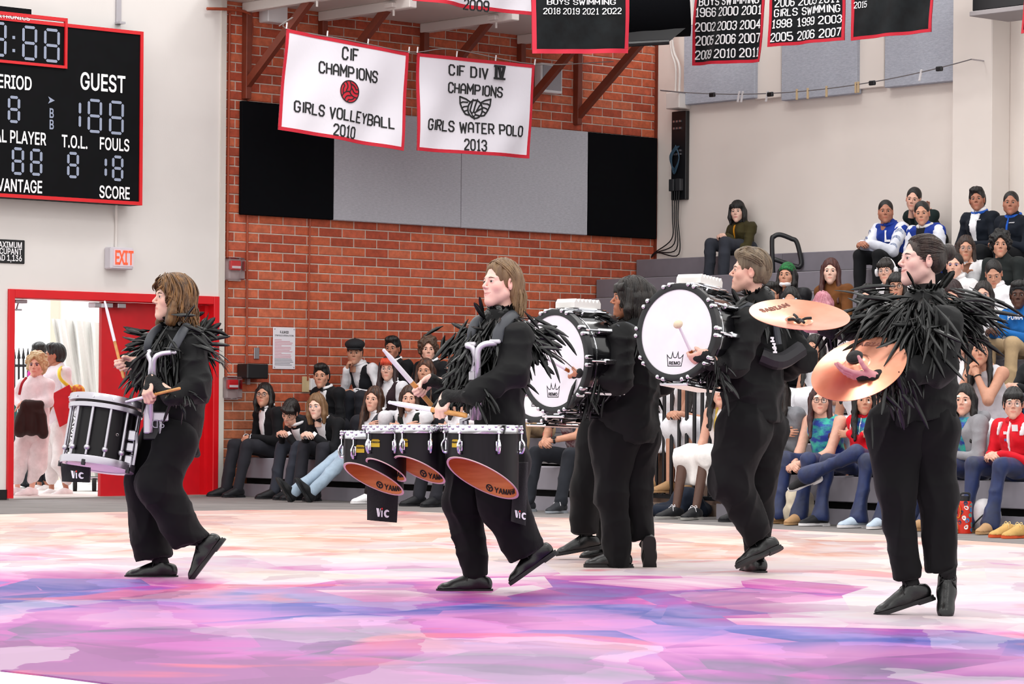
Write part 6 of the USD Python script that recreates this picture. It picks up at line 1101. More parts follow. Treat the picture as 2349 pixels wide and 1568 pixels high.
# 6 --- cymbal player -------------------------------------------------------------------------------
d0 = F / 489.
def bun_hair(t, R, C):
    lock_hair('bun', '#241b18', '#4a3a33', G_SLICK, 300, .0, 4, .0034, .003)(t, R, C)
cym, P, s = performer('person with a dark hair bun smiling in profile and holding a pair of cymbals', d0, (2113, 597, 74, 4, 3), '#e2b9ae', [(2126, 688, 0, 44), (2122, 735, 0, 66), (2116, 800, 0, 74), (2106, 880, 0, 80), (2102, 1000, 0, 88)], ((2010, 980, 0), (2195, 955, 0)),
  [(2166, 745, -.22, 38), (2152, 846, -.30, 36), (2040, 857, -.41, 22)], [(2058, 728, .18, 36), (1990, 762, .16, 29), (1898, 752, .10, 22)],
  [([(2056, 985, 0, 64), (2056, 1120, -.03, 44), (2084, 1340, 0, 27)], ((2055, 1327, 0), (2108, 1322, 0))), ([(2142, 985, .02, 60), (2150, 1130, 0, 40), (2160, 1320, 0, 32)], ((2126, 1311, 0), (2190, 1299, 0)))],
  [((2092, 1345, 0), (-.94, -.1, -.30), (-.28, 0, .95)), ((2174, 1322, 0), (-.12, -.76, -.64), (0, -.62, .78))],
  [free_hand((2004, 866, -.47), (-.95, .02, .10), (.12, .55, .8), -1, (.25, .3, .35, .45), (.8, .2), fore=(2046, 858, -.40)), free_hand((1890, 752, .10), (-1, -.05, -.05), (0, -.4, .9), 1, (1.2,) * 4, (.3, .9), fore=(1915, 755, .1))],
  bun_hair, (2128, 690, .0), dict(n=240, mass=[(2060, 715, -.10, 70, -1, -.45, -.3, .3, .15, .3), (2085, 760, -.2, 90, -.5, -1, -.3, .35, .14, .28), (2130, 735, -.26, 50, .1, -1, -.35, .4, .14, .26), (2180, 700, -.05, 40, 1, -.4, -.2, .3, .15, .26), (2056, 872, -.40, 16, .35, -1, -.1, .3, .08, .17)],
       single=[(2050, 695, .1, 1965, 660, .1, .014), (2048, 700, .1, 1960, 688, .1, .018), (2045, 712, .1, 1970, 720, .1, .018), (2040, 720, .05, 1975, 740, .05, .018), (2150, 670, .05, 2192, 618, .05, .02), (2185, 690, -.05, 2262, 722, -.05, .03), (2190, 700, -.05, 2250, 760, -.05, .03), (2188, 705, -.05, 2240, 775, -.05, .026), (2190, 695, .0, 2270, 705, 0, .022), (2185, 715, -.05, 2222, 760, -.05, .024), (2098, 655, -.06, 2080, 618, -.10, .007)]), fem=1., brow='#2a1c16', lip='#c57c74', blush=.4, hand_tone='#c98a8e', smile=1.4)
cymbal('pink-lit cymbal held level with its strap knot showing', P(1833, 735, -.30), (-.02, -.30, -.95) if False else (.05, -.33, .94), .232, True, 2.3)
cymbal('bronze cymbal tilted in front, held by a hand through its strap', P(1966, 834, -.38), (-.35, -.56, .75), .226, False, 1.1)
# ---------------------------------------------------------------- the audience
def ik(a, c, l1, l2, pole):
    a, c = np.asarray(a, float), np.asarray(c, float); v = c - a; L = np.linalg.norm(v); 
    if L > (l1 + l2) * .995: c = a + v * (l1 + l2) * .995 / L; v = c - a; L = np.linalg.norm(v)
    x = (L * L + l1 * l1 - l2 * l2) / (2 * L); h = math.sqrt(max(l1 * l1 - x * x, 1e-6)); u = v / L; p = np.asarray(pole, float); p = unit(p - u * (p @ u)); return a + u * x + p * h, c
cloth_cache = {}
def cl(c, rough=.8, sheen=.03, **k): return mat('cloth_' + c[1:] + ('_' + '_'.join(str(v).replace('.', '').replace('#', '') for v in k.values()) if k else ''), c, rough, sheen=sheen, spec=.25, bump=.2, bs=14, **({'var': .10, 'vs': 9, **k}))
tie_dye = mat('tie_dye', '#16389a', .6, col2='#2fb59b', vs=9, stretch=(1, 1, 2.2), pos=(.42, .62), sheen=.2, detail=4)
tan_shoe = '#b08a62'; silver = mat('silver_mask', '#9aa3ae', .25, .9)
SK = dict(a='#8d5a43', b='#a9715a', c='#c48f76', d='#dba994', e='#e6bcaa', k='#4f2f22')
def jacket_field(T, res, lo, hi):
    G = Field(lo, hi, res)
    for (a, b, ra, rb, k, fl) in T: G.cap(a, b, ra, rb, k, fl)
    return G
def crowd(label, px, py, n=None, yaw=0., pitch=0., roll=0., skin='c', hair=('short', '#17120f'), top=('jacket', '#101216'), legs=('trousers', '#1b1b20'), arms='lap', lean=8., turn=0., shoes='#15151a', fem=0., chub=0., ex=(), lip=None, lid=None, glit=False, group=None, iris='dark', side=0., spread=.0, legmode='normal', shoe_col=None, back=.19, bulk=1.):
    wd = (.165 if fem else .185) * bulk; fdir = rotv(-D1, Z, math.radians(turn)); L_ = np.cross(Z, fdir); lr = math.radians(lean); R = head_R(yaw, pitch, roll) * A_(.95, 1, 1)
    def place(n, k):
        z0 = rowz(n); up = fdir * math.sin(lr) + Z * math.cos(lr) + L_ * side; pel0 = A_(0, 0, z0 + .08); nb = pel0 + up * .48 * k; C0 = nb + Z * .135 + fdir * (.035 + .10 * math.sin(lr)) - R @ A_(0, .0, .0)
        return z0, up, pel0, nb, C0
    best = None
    for nn in ([n] if n else range(1, 11)):
        k = 1.
        for _ in range(8):
            z0, up, pel0, nb, C0 = place(nn, k); s = F / 26.
            for _ in range(4):
                t = row_t(nn, px + .055 * math.sin(math.radians(yaw)) * s - 0, C0[2], back); base = row(nn, t, 0, back); off = A_(C0[0], C0[1], 0)
                # shift along the row so that the head itself lands on px
                for _ in range(4):
                    q = base + off; q[2] = C0[2]; e = proj(q)[0] - (px + .055 * math.sin(math.radians(yaw)) * s); t -= e / (s * .60); base = row(nn, t, 0, back)
                q = base + off; s = F / q[1]
            zt = at(px, py, q[1])[2]; k += (zt - C0[2]) / (.48 * math.cos(lr)); k = min(max(k, .6), 1.5)
        if best is None or abs(k - .94) < abs(best[1] - .94): best = (nn, k, base, t)
    nn, k, base, t = best; z0, up, pel0, nb, C0 = place(nn, k)
    if not .8 < k < 1.15: print('crowd scale %.2f row %d px %d py %d  %s' % (k, nn, px, py, label[:40]))
    O = A_(base[0], base[1], 0); g = lambda f, l, z: O + fdir * f + L_ * l + Z * z
    pel, nbs, C = O + pel0, O + nb, O + C0; chest = pel + up * .30 * k
    shl = {s: nbs - up * .045 + L_ * s * wd for s in (-1, 1)}; zp = pel[2]
    T_ = dict(lap=(.30, .055, .13), knees=(.46, .05, .17), crossed=(.20, -.07, .27), sides=(.20, .22, .08), chin2=None, chin=None, thigh=(.33, .14, .11), low=(.40, .04, .02))
    wr = {}
    for s in (-1, 1):
        if arms == 'chin2' or (arms == 'chin' and s == -1): wr[s] = C + fdir * .085 - Z * .185 + L_ * s * .03
        elif arms == 'cheek' and s == 1: wr[s] = C + R @ A_(-.07 * s, .05, -.17)
        else: f, l, z = T_.get('thigh' if arms == 'chin' else 'crossed' if arms == 'cheek' else arms) ; wr[s] = g(f, l * s, zp + z)
    el = {}
    for s in (-1, 1): el[s], wr[s] = ik(shl[s], wr[s], .29, .26, -Z * .9 + L_ * s * .55 - fdir * .35 if arms not in ('chin2',) else -Z + fdir * .5 + L_ * s * .2)
    hip = {s: pel + L_ * s * .085 - Z * .0 for s in (-1, 1)}; kn, ank, fz = {}, {}, 0. if nn == 1 else max(0, rowz(nn - 1) - .21)
    for s in (-1, 1):
        kn[s] = g(.40, s * (.13 + spread), z0 + .13); ank[s] = g(.42 if nn > 1 else .50, s * (.12 + spread), fz + .09)
    if legmode == 'crossed':      # left ankle over the right knee
        kn[1] = g(.42, .20, z0 + .20); ank[1] = g(.60, -.16, z0 + .02)
    if legmode == 'out':
        for s in (-1, 1): kn[s] = g(.44, s * .10, z0 + .06); ank[s] = g(.86 - .08 * s, s * .05, fz + .10)
    th = thing('person', label, 'person', O + Z * (z0 if nn > 1 else 0), group)
    kind, tc = top[0], top[1]; lk, lc = legs; long = kind not in ('tank', 'tshirt'); bare_legs = lk in ('skirt',)
    fl = (fdir, .74); bk = bulk
    TORSO = [(pel - up * .02, chest, .132 * bk, .138 * bk, .04, fl), (chest, nbs - up * .07, .138 * bk, .105 * bk, .05, fl), (shl[-1] - up * .01, shl[1] - up * .01, .062, .062, .05, None), (nbs - up * .05, nbs + (C - nbs) * .25, .075, .052, .04, None)]
    if fem: TORSO += [(chest + up * .04 + fdir * .065 + L_ * s * .06, chest + up * .02 + fdir * .07 + L_ * s * .06, .058, .058, .04, None) for s in (-1, 1)]
    ARMS = [(shl[s], el[s], .054 * bk, .044 * bk, .04, None) for s in (-1, 1)] + [(el[s], wr[s], .043 * bk, .031, .03, None) for s in (-1, 1)]
    UP = [(shl[s], shl[s] + (el[s] - shl[s]) * .62, .060 * bk, .054 * bk, .04, None) for s in (-1, 1)]
    pts = np.array([pel, nbs, C - Z * .1] + [x[s] for x in (shl, el, wr) for s in (-1, 1)]); lo, hi = pts.min(0) - .19, pts.max(0) + .17
    # skin: one surface for head, neck, core, bare limbs, hands
    (hm, mk) = head_mesh(False, fem, chub); B = Field(np.minimum(lo, np.min([kn[s] for s in kn] + [ank[s] for s in ank], 0) - .1), np.maximum(hi, np.max([kn[s] for s in kn], 0) + .1), .02 if long and not bare_legs else .014)
    B.cap(pel, chest, .08, .08, .03, fl); B.cap(chest, nbs, .08, .05, .03, fl); B.cap(nbs - up * .02, C - Z * .08, .05, .045, .03); q_ = .6 if long else .93
    if kind == 'tank': B.cap(chest, nbs - up * .04, .128 * bk, .09 * bk, .05, fl); B.cap(shl[-1] - up * .012, shl[1] - up * .012, .052, .052, .05)
    for (a, b, ra, rb, kk, ff) in ARMS: B.cap(a, b, ra * q_, rb * (q_ if long else .85), .03)
    for s in (-1, 1):
        q = 1. if bare_legs else .55; B.cap(hip[s], kn[s], .075 * q, .055 * q, .03); B.cap(kn[s], ank[s], .052 * q, .036 * q, .03)
    parts = [xf(hm, R, C), relax(B.mesh(), 1)]
    for s in (-1, 1):
        d = unit(wr[s] - el[s]); 
        if arms in ('lap', 'knees', 'low'): dd, nn_, cu = unit(d * .5 - L_ * s * .45 + fdir * .3 - Z * .15), unit(-Z * .5 - L_ * s * .7), .75
        elif arms == 'crossed': dd, nn_, cu = unit(-L_ * s + fdir * .1), -fdir, .4
        elif arms in ('chin2', 'chin', 'cheek') and (arms == 'chin2' or (s == 1) == (arms == 'cheek')): dd, nn_, cu = unit(Z * .8 - L_ * s * .35 + fdir * .0), unit(-L_ * s * .6 - fdir * .6), 1.2
        else: dd, nn_, cu = d, -Z, .35
        parts.append(hand(wr[s], dd, nn_, s * -1, (cu,) * 4, (.4, .4), .95, .0065))
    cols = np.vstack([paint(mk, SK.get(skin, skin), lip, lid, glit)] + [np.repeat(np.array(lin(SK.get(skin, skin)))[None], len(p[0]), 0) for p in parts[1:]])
    if lk == 'skirt': 
        nh_ = len(parts[0][0]); v1 = parts[1][0]; low = v1[:, 2] < z0 + .1; cols[nh_:nh_ + len(v1)][low] = np.array(lin('#5a4036')) if 'tights' in ex else cols[nh_]
    obj('body', join(*parts), skin_m, th, True, colors=cols)
    eyes(th, R, C, 1., iris, look=(0, -.12 if pitch > -12 else -.3)); hm_ = hair_mat(*hair[1:3]) if len(hair) > 1 else hair_mat('#17120f')
    if skin != 'x': brows(th, R, C, 1., hair_mat('#1a1310') if skin != 'e' else hair_mat('#5a4434'), .62 if fem else .85)
    if hair[0] != 'none': obj('hair', xf(hair_mesh(hair[0]), R, C), hm_, th, True)
    if 'redfringe' in ex: obj('red_fringe', xf(join(*[tube(smoothpath([(x, .05, .105), (x * 1.1, .09, .075), (x * 1.15, .098, .035)], 4), [.010, .010, .010, .010, .009, .008, .007, .005, .003], 6) for x in np.linspace(-.05, .05, 8)]), R, C), hair_mat('#b8341f', '#d8552e'), th, True)
    # top
    wedge = lambda G, w0, w1, h0, h1: None
    def coords(G):
        x, y, z = np.meshgrid(*G.ax, indexing='ij', copy=False); f = (x - pel[0]) * fdir[0] + (y - pel[1]) * fdir[1]; l = (x - pel[0]) * L_[0] + (y - pel[1]) * L_[1]; h = ((x - pel[0]) * up[0] + (y - pel[1]) * up[1] + (z - pel[2]) * up[2]) / (.49 * k); ff = f - (up @ fdir) * h * .49 * k; ll = l - (up @ L_) * h * .49 * k; return ff, ll, h
    def patch(nm, m, w0, w1, h0, h1, infl=.014, c=0., base=None):
        G = jacket_field(base or TORSO, .011, lo, hi); ff, ll, h = coords(G); w = w0 + (w1 - w0) * np.clip((h - h0) / (h1 - h0), 0, 1)
        G.D = np.maximum.reduce([G.D - infl, np.abs(ll - c).astype(np.float32) - w, -ff, (h0 - h) * .49, (h - h1) * .49]).astype(np.float32); mm = G.mesh()
        return obj(nm, mm, m, th, True) if len(mm[0]) else None
    names = dict(jacket='jacket', tux='tuxedo_jacket', vest='shirt', long='sweater', hoodie='hoodie', tank='tank_top', tshirt='t_shirt', letter='letterman_jacket', dress='dress_top')
    G = jacket_field(TORSO + (ARMS if long else UP if kind == 'tshirt' else []), .0125, lo, hi)
    for s in (-1, 1):
        if long: G.plane(wr[s] + unit(wr[s] - el[s]) * .015, unit(wr[s] - el[s])) if False else None
    if kind == 'hoodie' or 'hood' in ex: G.cap(nbs - fdir * .09 + L_ * -.07, nbs - fdir * .09 + L_ * .07, .05, .05, .03)
    if kind == 'tank':
        ff, ll, h = coords(G); G.D = np.maximum.reduce([G.D, np.abs(ll).astype(np.float32) - wd * .86, (h - .97 - .25 * np.abs(ll)) * .49]).astype(np.float32)
    tm = cl(tc) if tc != 'tie' else tie_dye; m = relax(G.mesh(), 1); m = ridge(m, .013, (9, 9, 4), int(px)); m = ridge(m, .008, (7, 7, 12), int(px) + 4); top_o = obj(names.get(kind, kind), m, tm, th, True)
    ring_ = lambda r, dz, tr, nm, m: obj(nm, tube([nbs + (C - nbs) * dz + (fdir * math.cos(a) * r * .92 + L_ * math.sin(a) * r) - Z * .02 * math.cos(a) for a in np.linspace(0, 2 * math.pi, 17)], tr, 6, False), m, th, True)
    wh = cl('#e4e2e6', .7, .1)
    if kind in ('tux', 'vest'):
        if kind == 'tux': patch('shirt_front', wh, .012, .075, .25, 1.0)
        ring_(.066, .18, .017, 'shirt_collar', wh)
        if kind == 'vest':
            Gv = jacket_field(TORSO, .0115, lo, hi); ff, ll, h = coords(Gv); w = np.where(ff > 0, .018 + .08 * np.clip((h - .45) / .55, 0, 1), .0)
            Gv.D = np.maximum.reduce([Gv.D - .016, -(np.abs(ll) - w).astype(np.float32) - np.where(h < .45, 9, 0).astype(np.float32), np.abs(ll).astype(np.float32) - wd * .92, (h - 1.0) * .49]).astype(np.float32); obj('vest', relax(Gv.mesh(), 1), cl(top[2] if len(top) > 2 else '#15161b'), th, True)
        for s in (-1, 1): 
            if kind == 'tux': d = unit(wr[s] - el[s]); obj('shirt_cuff', cyl(wr[s] - d * .02, wr[s] + d * .018, .036, 12), wh, th)
    if 'bow' in ex:
        bp = nbs + (C - nbs) * .12 + fdir * .072 - Z * .022; u2 = L_; bt = join(*[(np.array([bp + u2 * s * .004 - Z * .008, bp + u2 * s * .048 - Z * .022, bp + u2 * s * .048 + Z * .022, bp + u2 * s * .004 + Z * .008] + [x + fdir * .016 for x in (bp + u2 * s * .004 - Z * .008, bp + u2 * s * .048 - Z * .022, bp + u2 * s * .048 + Z * .022, bp + u2 * s * .004 + Z * .008)]), np.array([[0, 1, 2, 3], [4, 7, 6, 5], [0, 4, 5, 1], [1, 5, 6, 2], [2, 6, 7, 3], [3, 7, 4, 0]])) for s in (-1, 1)], ball(bp + fdir * .01, .011, 1)); obj('bow_tie', bt, black_matte, th)
    for e in ex:
        if e[0:4] == 'neck': ring_(.060, .28, .022, 'turtleneck', cl(e[4:])); 
        if e[0:4] == 'coll': ring_(.072, .12, .020, 'collar', cl(e[4:]))
        if e[0:3] == 'zip': patch('zip', cl(e[3:], .5, 0.), .006, .010, .05, 1.0, .017)
        if e[0:5] == 'inner': patch('inner_shirt', tie_dye if e[5:] == 'tie' else cl(e[5:]), .05 if e[5:] == 'tie' else .02, .085 if e[5:] == 'tie' else .06, .0 if e[5:] == 'tie' else .3, 1.0, .014)
        if e[0:4] == 'belt': patch('waist_band', cl(e[4:], .5), .16, .16, .02, .24, .013)
        if e[0:4] == 'yoke': [patch('white_stripe', wh, .012, .018,   .72, .97, .017, s * .12) for s in (-1, 1)]
        if e[0:4] == 'text':
            txt, col, hgt_ = e[4:].split('|'); w_ = inter(txt, float(hgt_), .85, True, .003, .5); p = chest + up * (.07 if hgt_ > '.03' else .10) * k + fdir * (.138 * .74 + .012) + (L_ * .065 if hgt_ < '.03' else L_ * 0); obj('lettering', xf(w_, np.stack([L_, up - fdir * (up @ fdir) + 0, fdir], 1), p + fdir * .012), mat('ptxt_' + col[1:], col, .6), th)
        if e[0:5] == 'sleev': Gs = jacket_field([(a, b, ra + .016, rb + .014, kk, f_) for (a, b, ra, rb, kk, f_) in ARMS], .0125, lo, hi); obj('sleeves', ridge(relax(Gs.mesh(), 1), .010, (7, 7, 10), int(px)), cl(e[5:], .5), th, True)
        if e[0:4] == 'cuff': [obj('cuff', cyl(wr[s] - unit(wr[s] - el[s]) * .06, wr[s], .044, 12), cl(e[4:]), th) for s in (-1, 1)]
        if e == 'patches':
            for s in (1, -1):
                for f_ in (.2, .5, .85): p = shl[s] + (el[s] - shl[s]) * f_; q = unit(L_ * s * .5 + fdir * .8); obj('round_patch', xf(join(lathe([(1e-4, .056), (.042, .056), (.044, .066), (.03, .068), (1e-4, .068)], 18)), frame(q), p), mat('patch_silver', '#b9bfcc', .4, col2='#5f6f99', vs=60), th)
            p = chest - up * .03 + fdir * .122 + L_ * .055; obj('chest_letter', xf(flatpoly(block('L', .11, .9, 1.3), .006), np.stack([-L_ * -1, Z, fdir], 1), p), wh, th)
        if e in ('badge', 'stitch'):
            p = chest + up * .10 * k + fdir * .122 + L_ * .075; Rb = np.stack([L_, up, fdir], 1); bx_ = lambda x, y, w, h_: xf(box((x - w, y - h_, 0), (x + w, y + h_, .006)), Rb, p)
            if e == 'badge': obj('white_patch', bx_(0, .01, .028, .026), wh, th); obj('small_badge', bx_(-.10, -.03, .014, .012), wh, th); obj('small_badge', bx_(-.095, -.085, .014, .010), mat('badge_blue', '#5a5f9a', .5), th)
            else: [obj('white_stitching', bx_(-.035 + .012 * i, .003 * (i % 2), .0042, .004), wh, th) for i in range(6)]
        if e == 'glasses': glasses(th, R, C, 1., mat('dark_frame', '#1b1516', .3), .021, .0021, True)
        if e == 'wire': glasses(th, R, C, 1., mat('wire_frame', '#9a8f94', .3, .8), .022, .0013)
        if e == 'visor': 
            for sd in (-1, 1): obj('eye_mask', xf(join(ball((sd * .036, .096, .006), (.028, .008, .019), 2), ball((sd * .060, .084, .024), (.014, .008, .012), 1)), R, C), silver, th, True)
        if e == 'mask': obj('face_mask', xf(relax(Field((-.09, .0, -.13), (.09, .13, -.05), .006).ell((0, .045, -.092), (.064, .055, .03), .01).mesh(), 1), R, C), wh, th, True); [obj('mask_loop', xf(tube([(sd * .055, .06, -.085), (sd * .075, .0, -.02)], .0022, 5), R, C), wh, th) for sd in (-1, 1)]
        if e == 'phones':
            obj('headphone_band', xf(tube([(math.sin(a) * .094, -.015, math.cos(a) * .115 + .015) for a in np.linspace(-1.5, 1.5, 15)], .009, 8), R, C), wh, th, True)
            for sd in (-1, 1): obj('ear_cup', xf(xf(lathe([(1e-4, 0), (.032, 0), (.038, .01), (.036, .03), (.02, .036), (1e-4, .036)], 20), frame((sd, 0, 0)), (sd * .082, -.012, -.002)), R, C), wh, th, 40)
        if e == 'cap':
            cm = mat('cap_charcoal', '#17181d', .85, bump=.3, bs=60); Fc = Field((-.15, -.16, .0), (.15, .19, .2), .007).ell((0, -.01, .085), (.112, .125, .062), .02); Fc.plane((0, 0, .035), (0, 0, -1)); c_ = obj('cap', xf(relax(Fc.mesh(), 1), R, C), cm, th, True)
            obj('brim', xf(relax(Field((-.12, .0, .0), (.12, .20, .09), .006).ell((0, .075, .042), (.082, .075, .011), .01).mesh(), 1), R, C), cm, c_, True); obj('cap_button', xf(ball((0, -.01, .149), .008, 1), R, C), cm, c_)
        if e[0:4] == 'hat_': Fc = Field((-.12, -.15, .0), (.12, .12, .17), .007).ell((0, -.018, .04), (.088, .108, .102), .01); Fc.plane((0, .06, .046), (0, .45, -1)); obj('bandana' if e[4:] == '#1c7a3c' else 'beanie', xf(relax(Fc.mesh(), 1), R, C), mat('hat_' + e[5:], e[4:], .8, col2='#0d3018' if e[4:] == '#1c7a3c' else None, vs=70), th, True)
        if e == 'watch': d = unit(wr[1] - el[1]); obj('watch', join(cyl(wr[1] - d * .03, wr[1] - d * .012, .034, 12), obox(wr[1] - d * .04 + fdir * .02 + Z * .015, d * .035, L_ * .03, Z * .014, .004)), black_plastic, th)
        if e == 'redband': d = unit(el[-1] - wr[-1]); obj('red_armband', tube([el[-1] - d * .03 + rotv(unit(np.cross(d, Z)), d, a) * .040 for a in np.linspace(0, 2 * math.pi, 13)], .004, 5, False), red_print, th)
        if e == 'bands': [obj('wrist_band', tube([wr[s] - unit(wr[s] - el[s]) * .03 + rotv(unit(np.cross(unit(wr[s] - el[s]), A_(.2, .3, 1))), unit(wr[s] - el[s]), a) * .031 for a in np.linspace(0, 2 * math.pi, 13)], .005, 5, False), black_matte, th) for s in (-1, 1)]
        if e == 'print': patch('printed_graphic', mat('shirt_print', '#5a2b33', .7, col2='#8f8388', vs=22, pos=(.45, .62)), .07, .085, .15, .72, .014)
    # legs
    lo2 = np.min([pel] + [kn[s] for s in kn] + [ank[s] for s in ank], 0) - .16; hi2 = np.max([pel] + [kn[s] for s in kn] + [ank[s] for s in ank], 0) + .16; lo2[2] = min(ank[s][2] for s in ank) - .06
    Lg = Field(lo2, hi2, .0135)
    if lk == 'skirt':
        Lg.cap(pel, pel + fdir * .02, .15, .15, .05, (Z, .8))
        for s in (-1, 1): Lg.cap(hip[s], kn[s], .12, .10, .08)
        a, b = (kn[-1] + kn[1]) / 2 + Z * .0, (kn[-1] + kn[1]) / 2 + fdir * .01 - Z * .20
        for x in (-1, 0, 1): Lg.cap(a + L_ * .13 * x - fdir * .08, b + L_ * .17 * x - fdir * .05, .085, .07, .08); Lg.cap(pel + fdir * .2 + L_ * .1 * x, b + L_ * .16 * x - fdir * .15, .07, .07, .08)
        Lg.plane(b - Z * .03, (0, 0, -1)); m = ridge(relax(Lg.mesh(), 2), .022, (9, 9, 2), int(px)); obj('skirt', m, cl(lc, .7), th, True)
    else:
        fr_ = lk == 'flared'; Lg.cap(pel - Z * .01, pel + fdir * .05, .135, .13, .05, (Z, .8))
        for s in (-1, 1):
            sh = unit(ank[s] - kn[s]); Lg.cap(hip[s], kn[s], .088 * bk, .066, .03); Lg.cap(kn[s], kn[s] + (ank[s] - kn[s]) * (.6 if fr_ else .99), .064, .048 if fr_ else .056, .02)
            if fr_: Lg.cap(kn[s] + (ank[s] - kn[s]) * .6, ank[s] + sh * .02, .048, .074, .02)
        m = ridge(relax(Lg.mesh(), 1), .014, (8, 8, 5), int(px) + 2)
        if lc == 'velvet': lm = mat('navy_velvet', '#0a2358', .55, sheen=.12, col2='#06153a', vs=8, stretch=(1, 1, .6), bump=.2, bs=10)
        else: lm = cl(lc, .85)
        obj('trousers', m, lm, th, True)
    for s in (-1, 1):
        td = unit(fdir + L_ * s * .2 - Z * .0); up_ = Z
        if legmode == 'crossed' and s == 1: td, up_ = unit(fdir * .5 - L_ * .8 - Z * .35), unit(Z * .6 + fdir * .7)
        if legmode == 'out': td, up_ = unit(fdir * .5 + Z * .8), unit(Z * .5 - fdir * .8)
        o = shoe(ank[s] + Z * (.0), td, up_, hi=False); so = obj('shoe', o['upper'], cl(shoes, .5, .05), th, True)
        sc = shoe_col or ('#e4e1e2' if shoes in ('#f0eef0', '#16171b', '#b9c8d8') else shoes); obj('sole', o['sole'], cl(sc, .6, 0.), so)
        if sc != shoes or shoes == '#f0eef0': obj('laces', o['laces'], wh, so, True)
    return th
blk = '#0b0c11'; gt = '#26262d'
crowd('boy in black tuxedo with long dark hair and glasses, seated leftmost', 603, 906, 1, 14, 6, 0, 'c', ('mid', '#120d0b'), ('tux', blk), ('trousers', gt), 'lap', 10, ex=('bow', 'glasses'), turn=-6, chub=.5)
crowd('dark fringed boy in black tuxedo bowing his head beside the leftmost boy', 660, 944, 1, 24, -36, -16, 'd', ('fringe', '#1d1413'), ('tux', blk), ('trousers', '#2f323c'), 'knees', 48, turn=-2)
crowd('boy with chin-length light brown hair in black tuxedo leaning forward', 722, 931, 1, 18, -4, 3, 'e', ('mid', '#6e4f33', '#8a6a48'), ('tux', blk), ('trousers', gt), 'knees', 40, ex=('bow',), turn=8, iris='blue')
crowd('boy with short black hair in black tuxedo sitting upright in front of the outlet', 735, 862, 2, 8, 0, 0, 'c', ('tux', '#0d0a09'), ('tux', blk), ('trousers', gt), 'lap', 20, ex=('bow',))
crowd('boy in a charcoal flat cap and vest with his hand at his chin', 813, 808, 3, 4, -4, 0, 'c', ('short', '#17110f'), ('vest', '#dcdbe0', '#191b21'), ('trousers', '#23252d'), 'chin', 22, ex=('cap', 'watch'), chub=.7)
crowd('boy with thick black hair in black jacket behind the red-fringed girl', 897, 799, None, 14, 0, 0, 'b', ('short', '#0b0909'), ('tux', blk), ('trousers', gt), 'lap', 6)
crowd('boy with curly brown hair in black jacket, rightmost of the back seated boys', 983, 801, None, -4, 0, 0, 'd', ('curly', '#3f2b1e', '#5a4030'), ('tux', blk), ('trousers', gt), 'lap', 6)
crowd('girl with long dark red hair and a bright red fringe wearing glasses', 888, 846, None, 8, 0, 0, 'd', ('long', '#2a1417'), ('vest', '#d9d8de', '#2b1c22'), ('trousers', gt), 'lap', 8, fem=1, ex=('wire', 'redfringe'))
crowd('girl with long wavy brown hair in a grey vest and pale jeans', 853, 915, 1, 18, 0, -6, 'd', ('longwave', '#231611', '#5a3520'), ('vest', '#dddbe1', '#3b3e46'), ('trousers', '#9fb2c4'), 'crossed', 12, fem=1, legmode='out', shoes='#101114', turn=-20)
crowd('boy with brown curtained hair in white shirt and dark vest behind the sticks', 938, 914, 1, 2, 0, 0, 'd', ('mid', '#2c1b13', '#4a3020'), ('vest', '#e2e1e6', '#17211d'), ('trousers', '#1b1216'), 'crossed', 10, shoes='#f0eef0')
crowd('girl with brown centre-parted hair and pursed lips in a black jacket', 973, 851, None, 12, 2, 0, 'c', ('long', '#24150f', '#6a3a1c'), ('jacket', '#14161b'), ('trousers', gt), 'lap', 8, fem=1, chub=.6)
crowd('girl with dark tied hair half hidden behind the tenor drummer', 1042, 845, None, 4, 0, 0, 'd', ('bun', '#1d1310'), ('jacket', blk), ('trousers', gt), 'lap', 8, fem=1)
crowd('person in white blouse with a thin black tie behind the tenor drummer', 1052, 920, 1, 0, 0, 0, 'd', ('mid', '#1d1310'), ('vest', '#e6e4e9', '#e6e4e9'), ('trousers', gt), 'crossed', 10, fem=1)
crowd('man with beige trousers and black top, resting a hand on his knee', 1222, 862, 2, 0, 0, 0, 'd', ('short', '#1d1713'), ('jacket', '#121316'), ('trousers', '#a58a6a'), 'thigh', 8, ex=('watch',), spread=.08)
crowd('man in grey printed t-shirt with clasped hands and a watch, on the front bench', 1282, 880, 1, 10, 0, 0, 'c', ('short', '#1d1713'), ('tshirt', '#4a4b52'), ('trousers', '#24272e'), 'knees', 24, ex=('watch', 'redband', 'print'), spread=.10, shoes='#26282e', shoe_col='#8c9198')
wg = 'girls in white dresses behind the picket rail'
crowd('left one of the girls in white dresses behind the picket rail', 1524, 850, 2, 10, 0, 0, 'c', ('long', '#1d1310'), ('tank', '#e6e6ea'), ('skirt', '#e8e8ee'), 'lap', 14, fem=1, shoes=tan_shoe)
crowd('right one of the girls in white dresses behind the picket rail', 1604, 858, None, 20, 0, 0, 'c', ('longwave', '#1d1310'), ('tank', '#e6e6ea'), ('skirt', '#e8e8ee'), 'knees', 14, fem=1, shoes=tan_shoe)
crowd('girl with round glasses and very long wavy black hair in a white skirt', 1650, 898, 1, 6, 0, 0, 'd', ('longwave', '#120d0b'), ('tank', '#e3dfe0'), ('skirt', '#e9e6e4'), 'lap', 6, fem=1, ex=('wire', 'tights', 'zip#c9a84a'), shoes='#16171b', shoe_col='#9a9894')
crowd('person in a grey cardigan mostly hidden behind the frontmost bass drummer', 1776, 900, 1, 30, 0, 0, 'c', ('long', '#1d1310'), ('jacket', '#7b7d83'), ('trousers', '#0d0d10'), 'crossed', 14, fem=1)
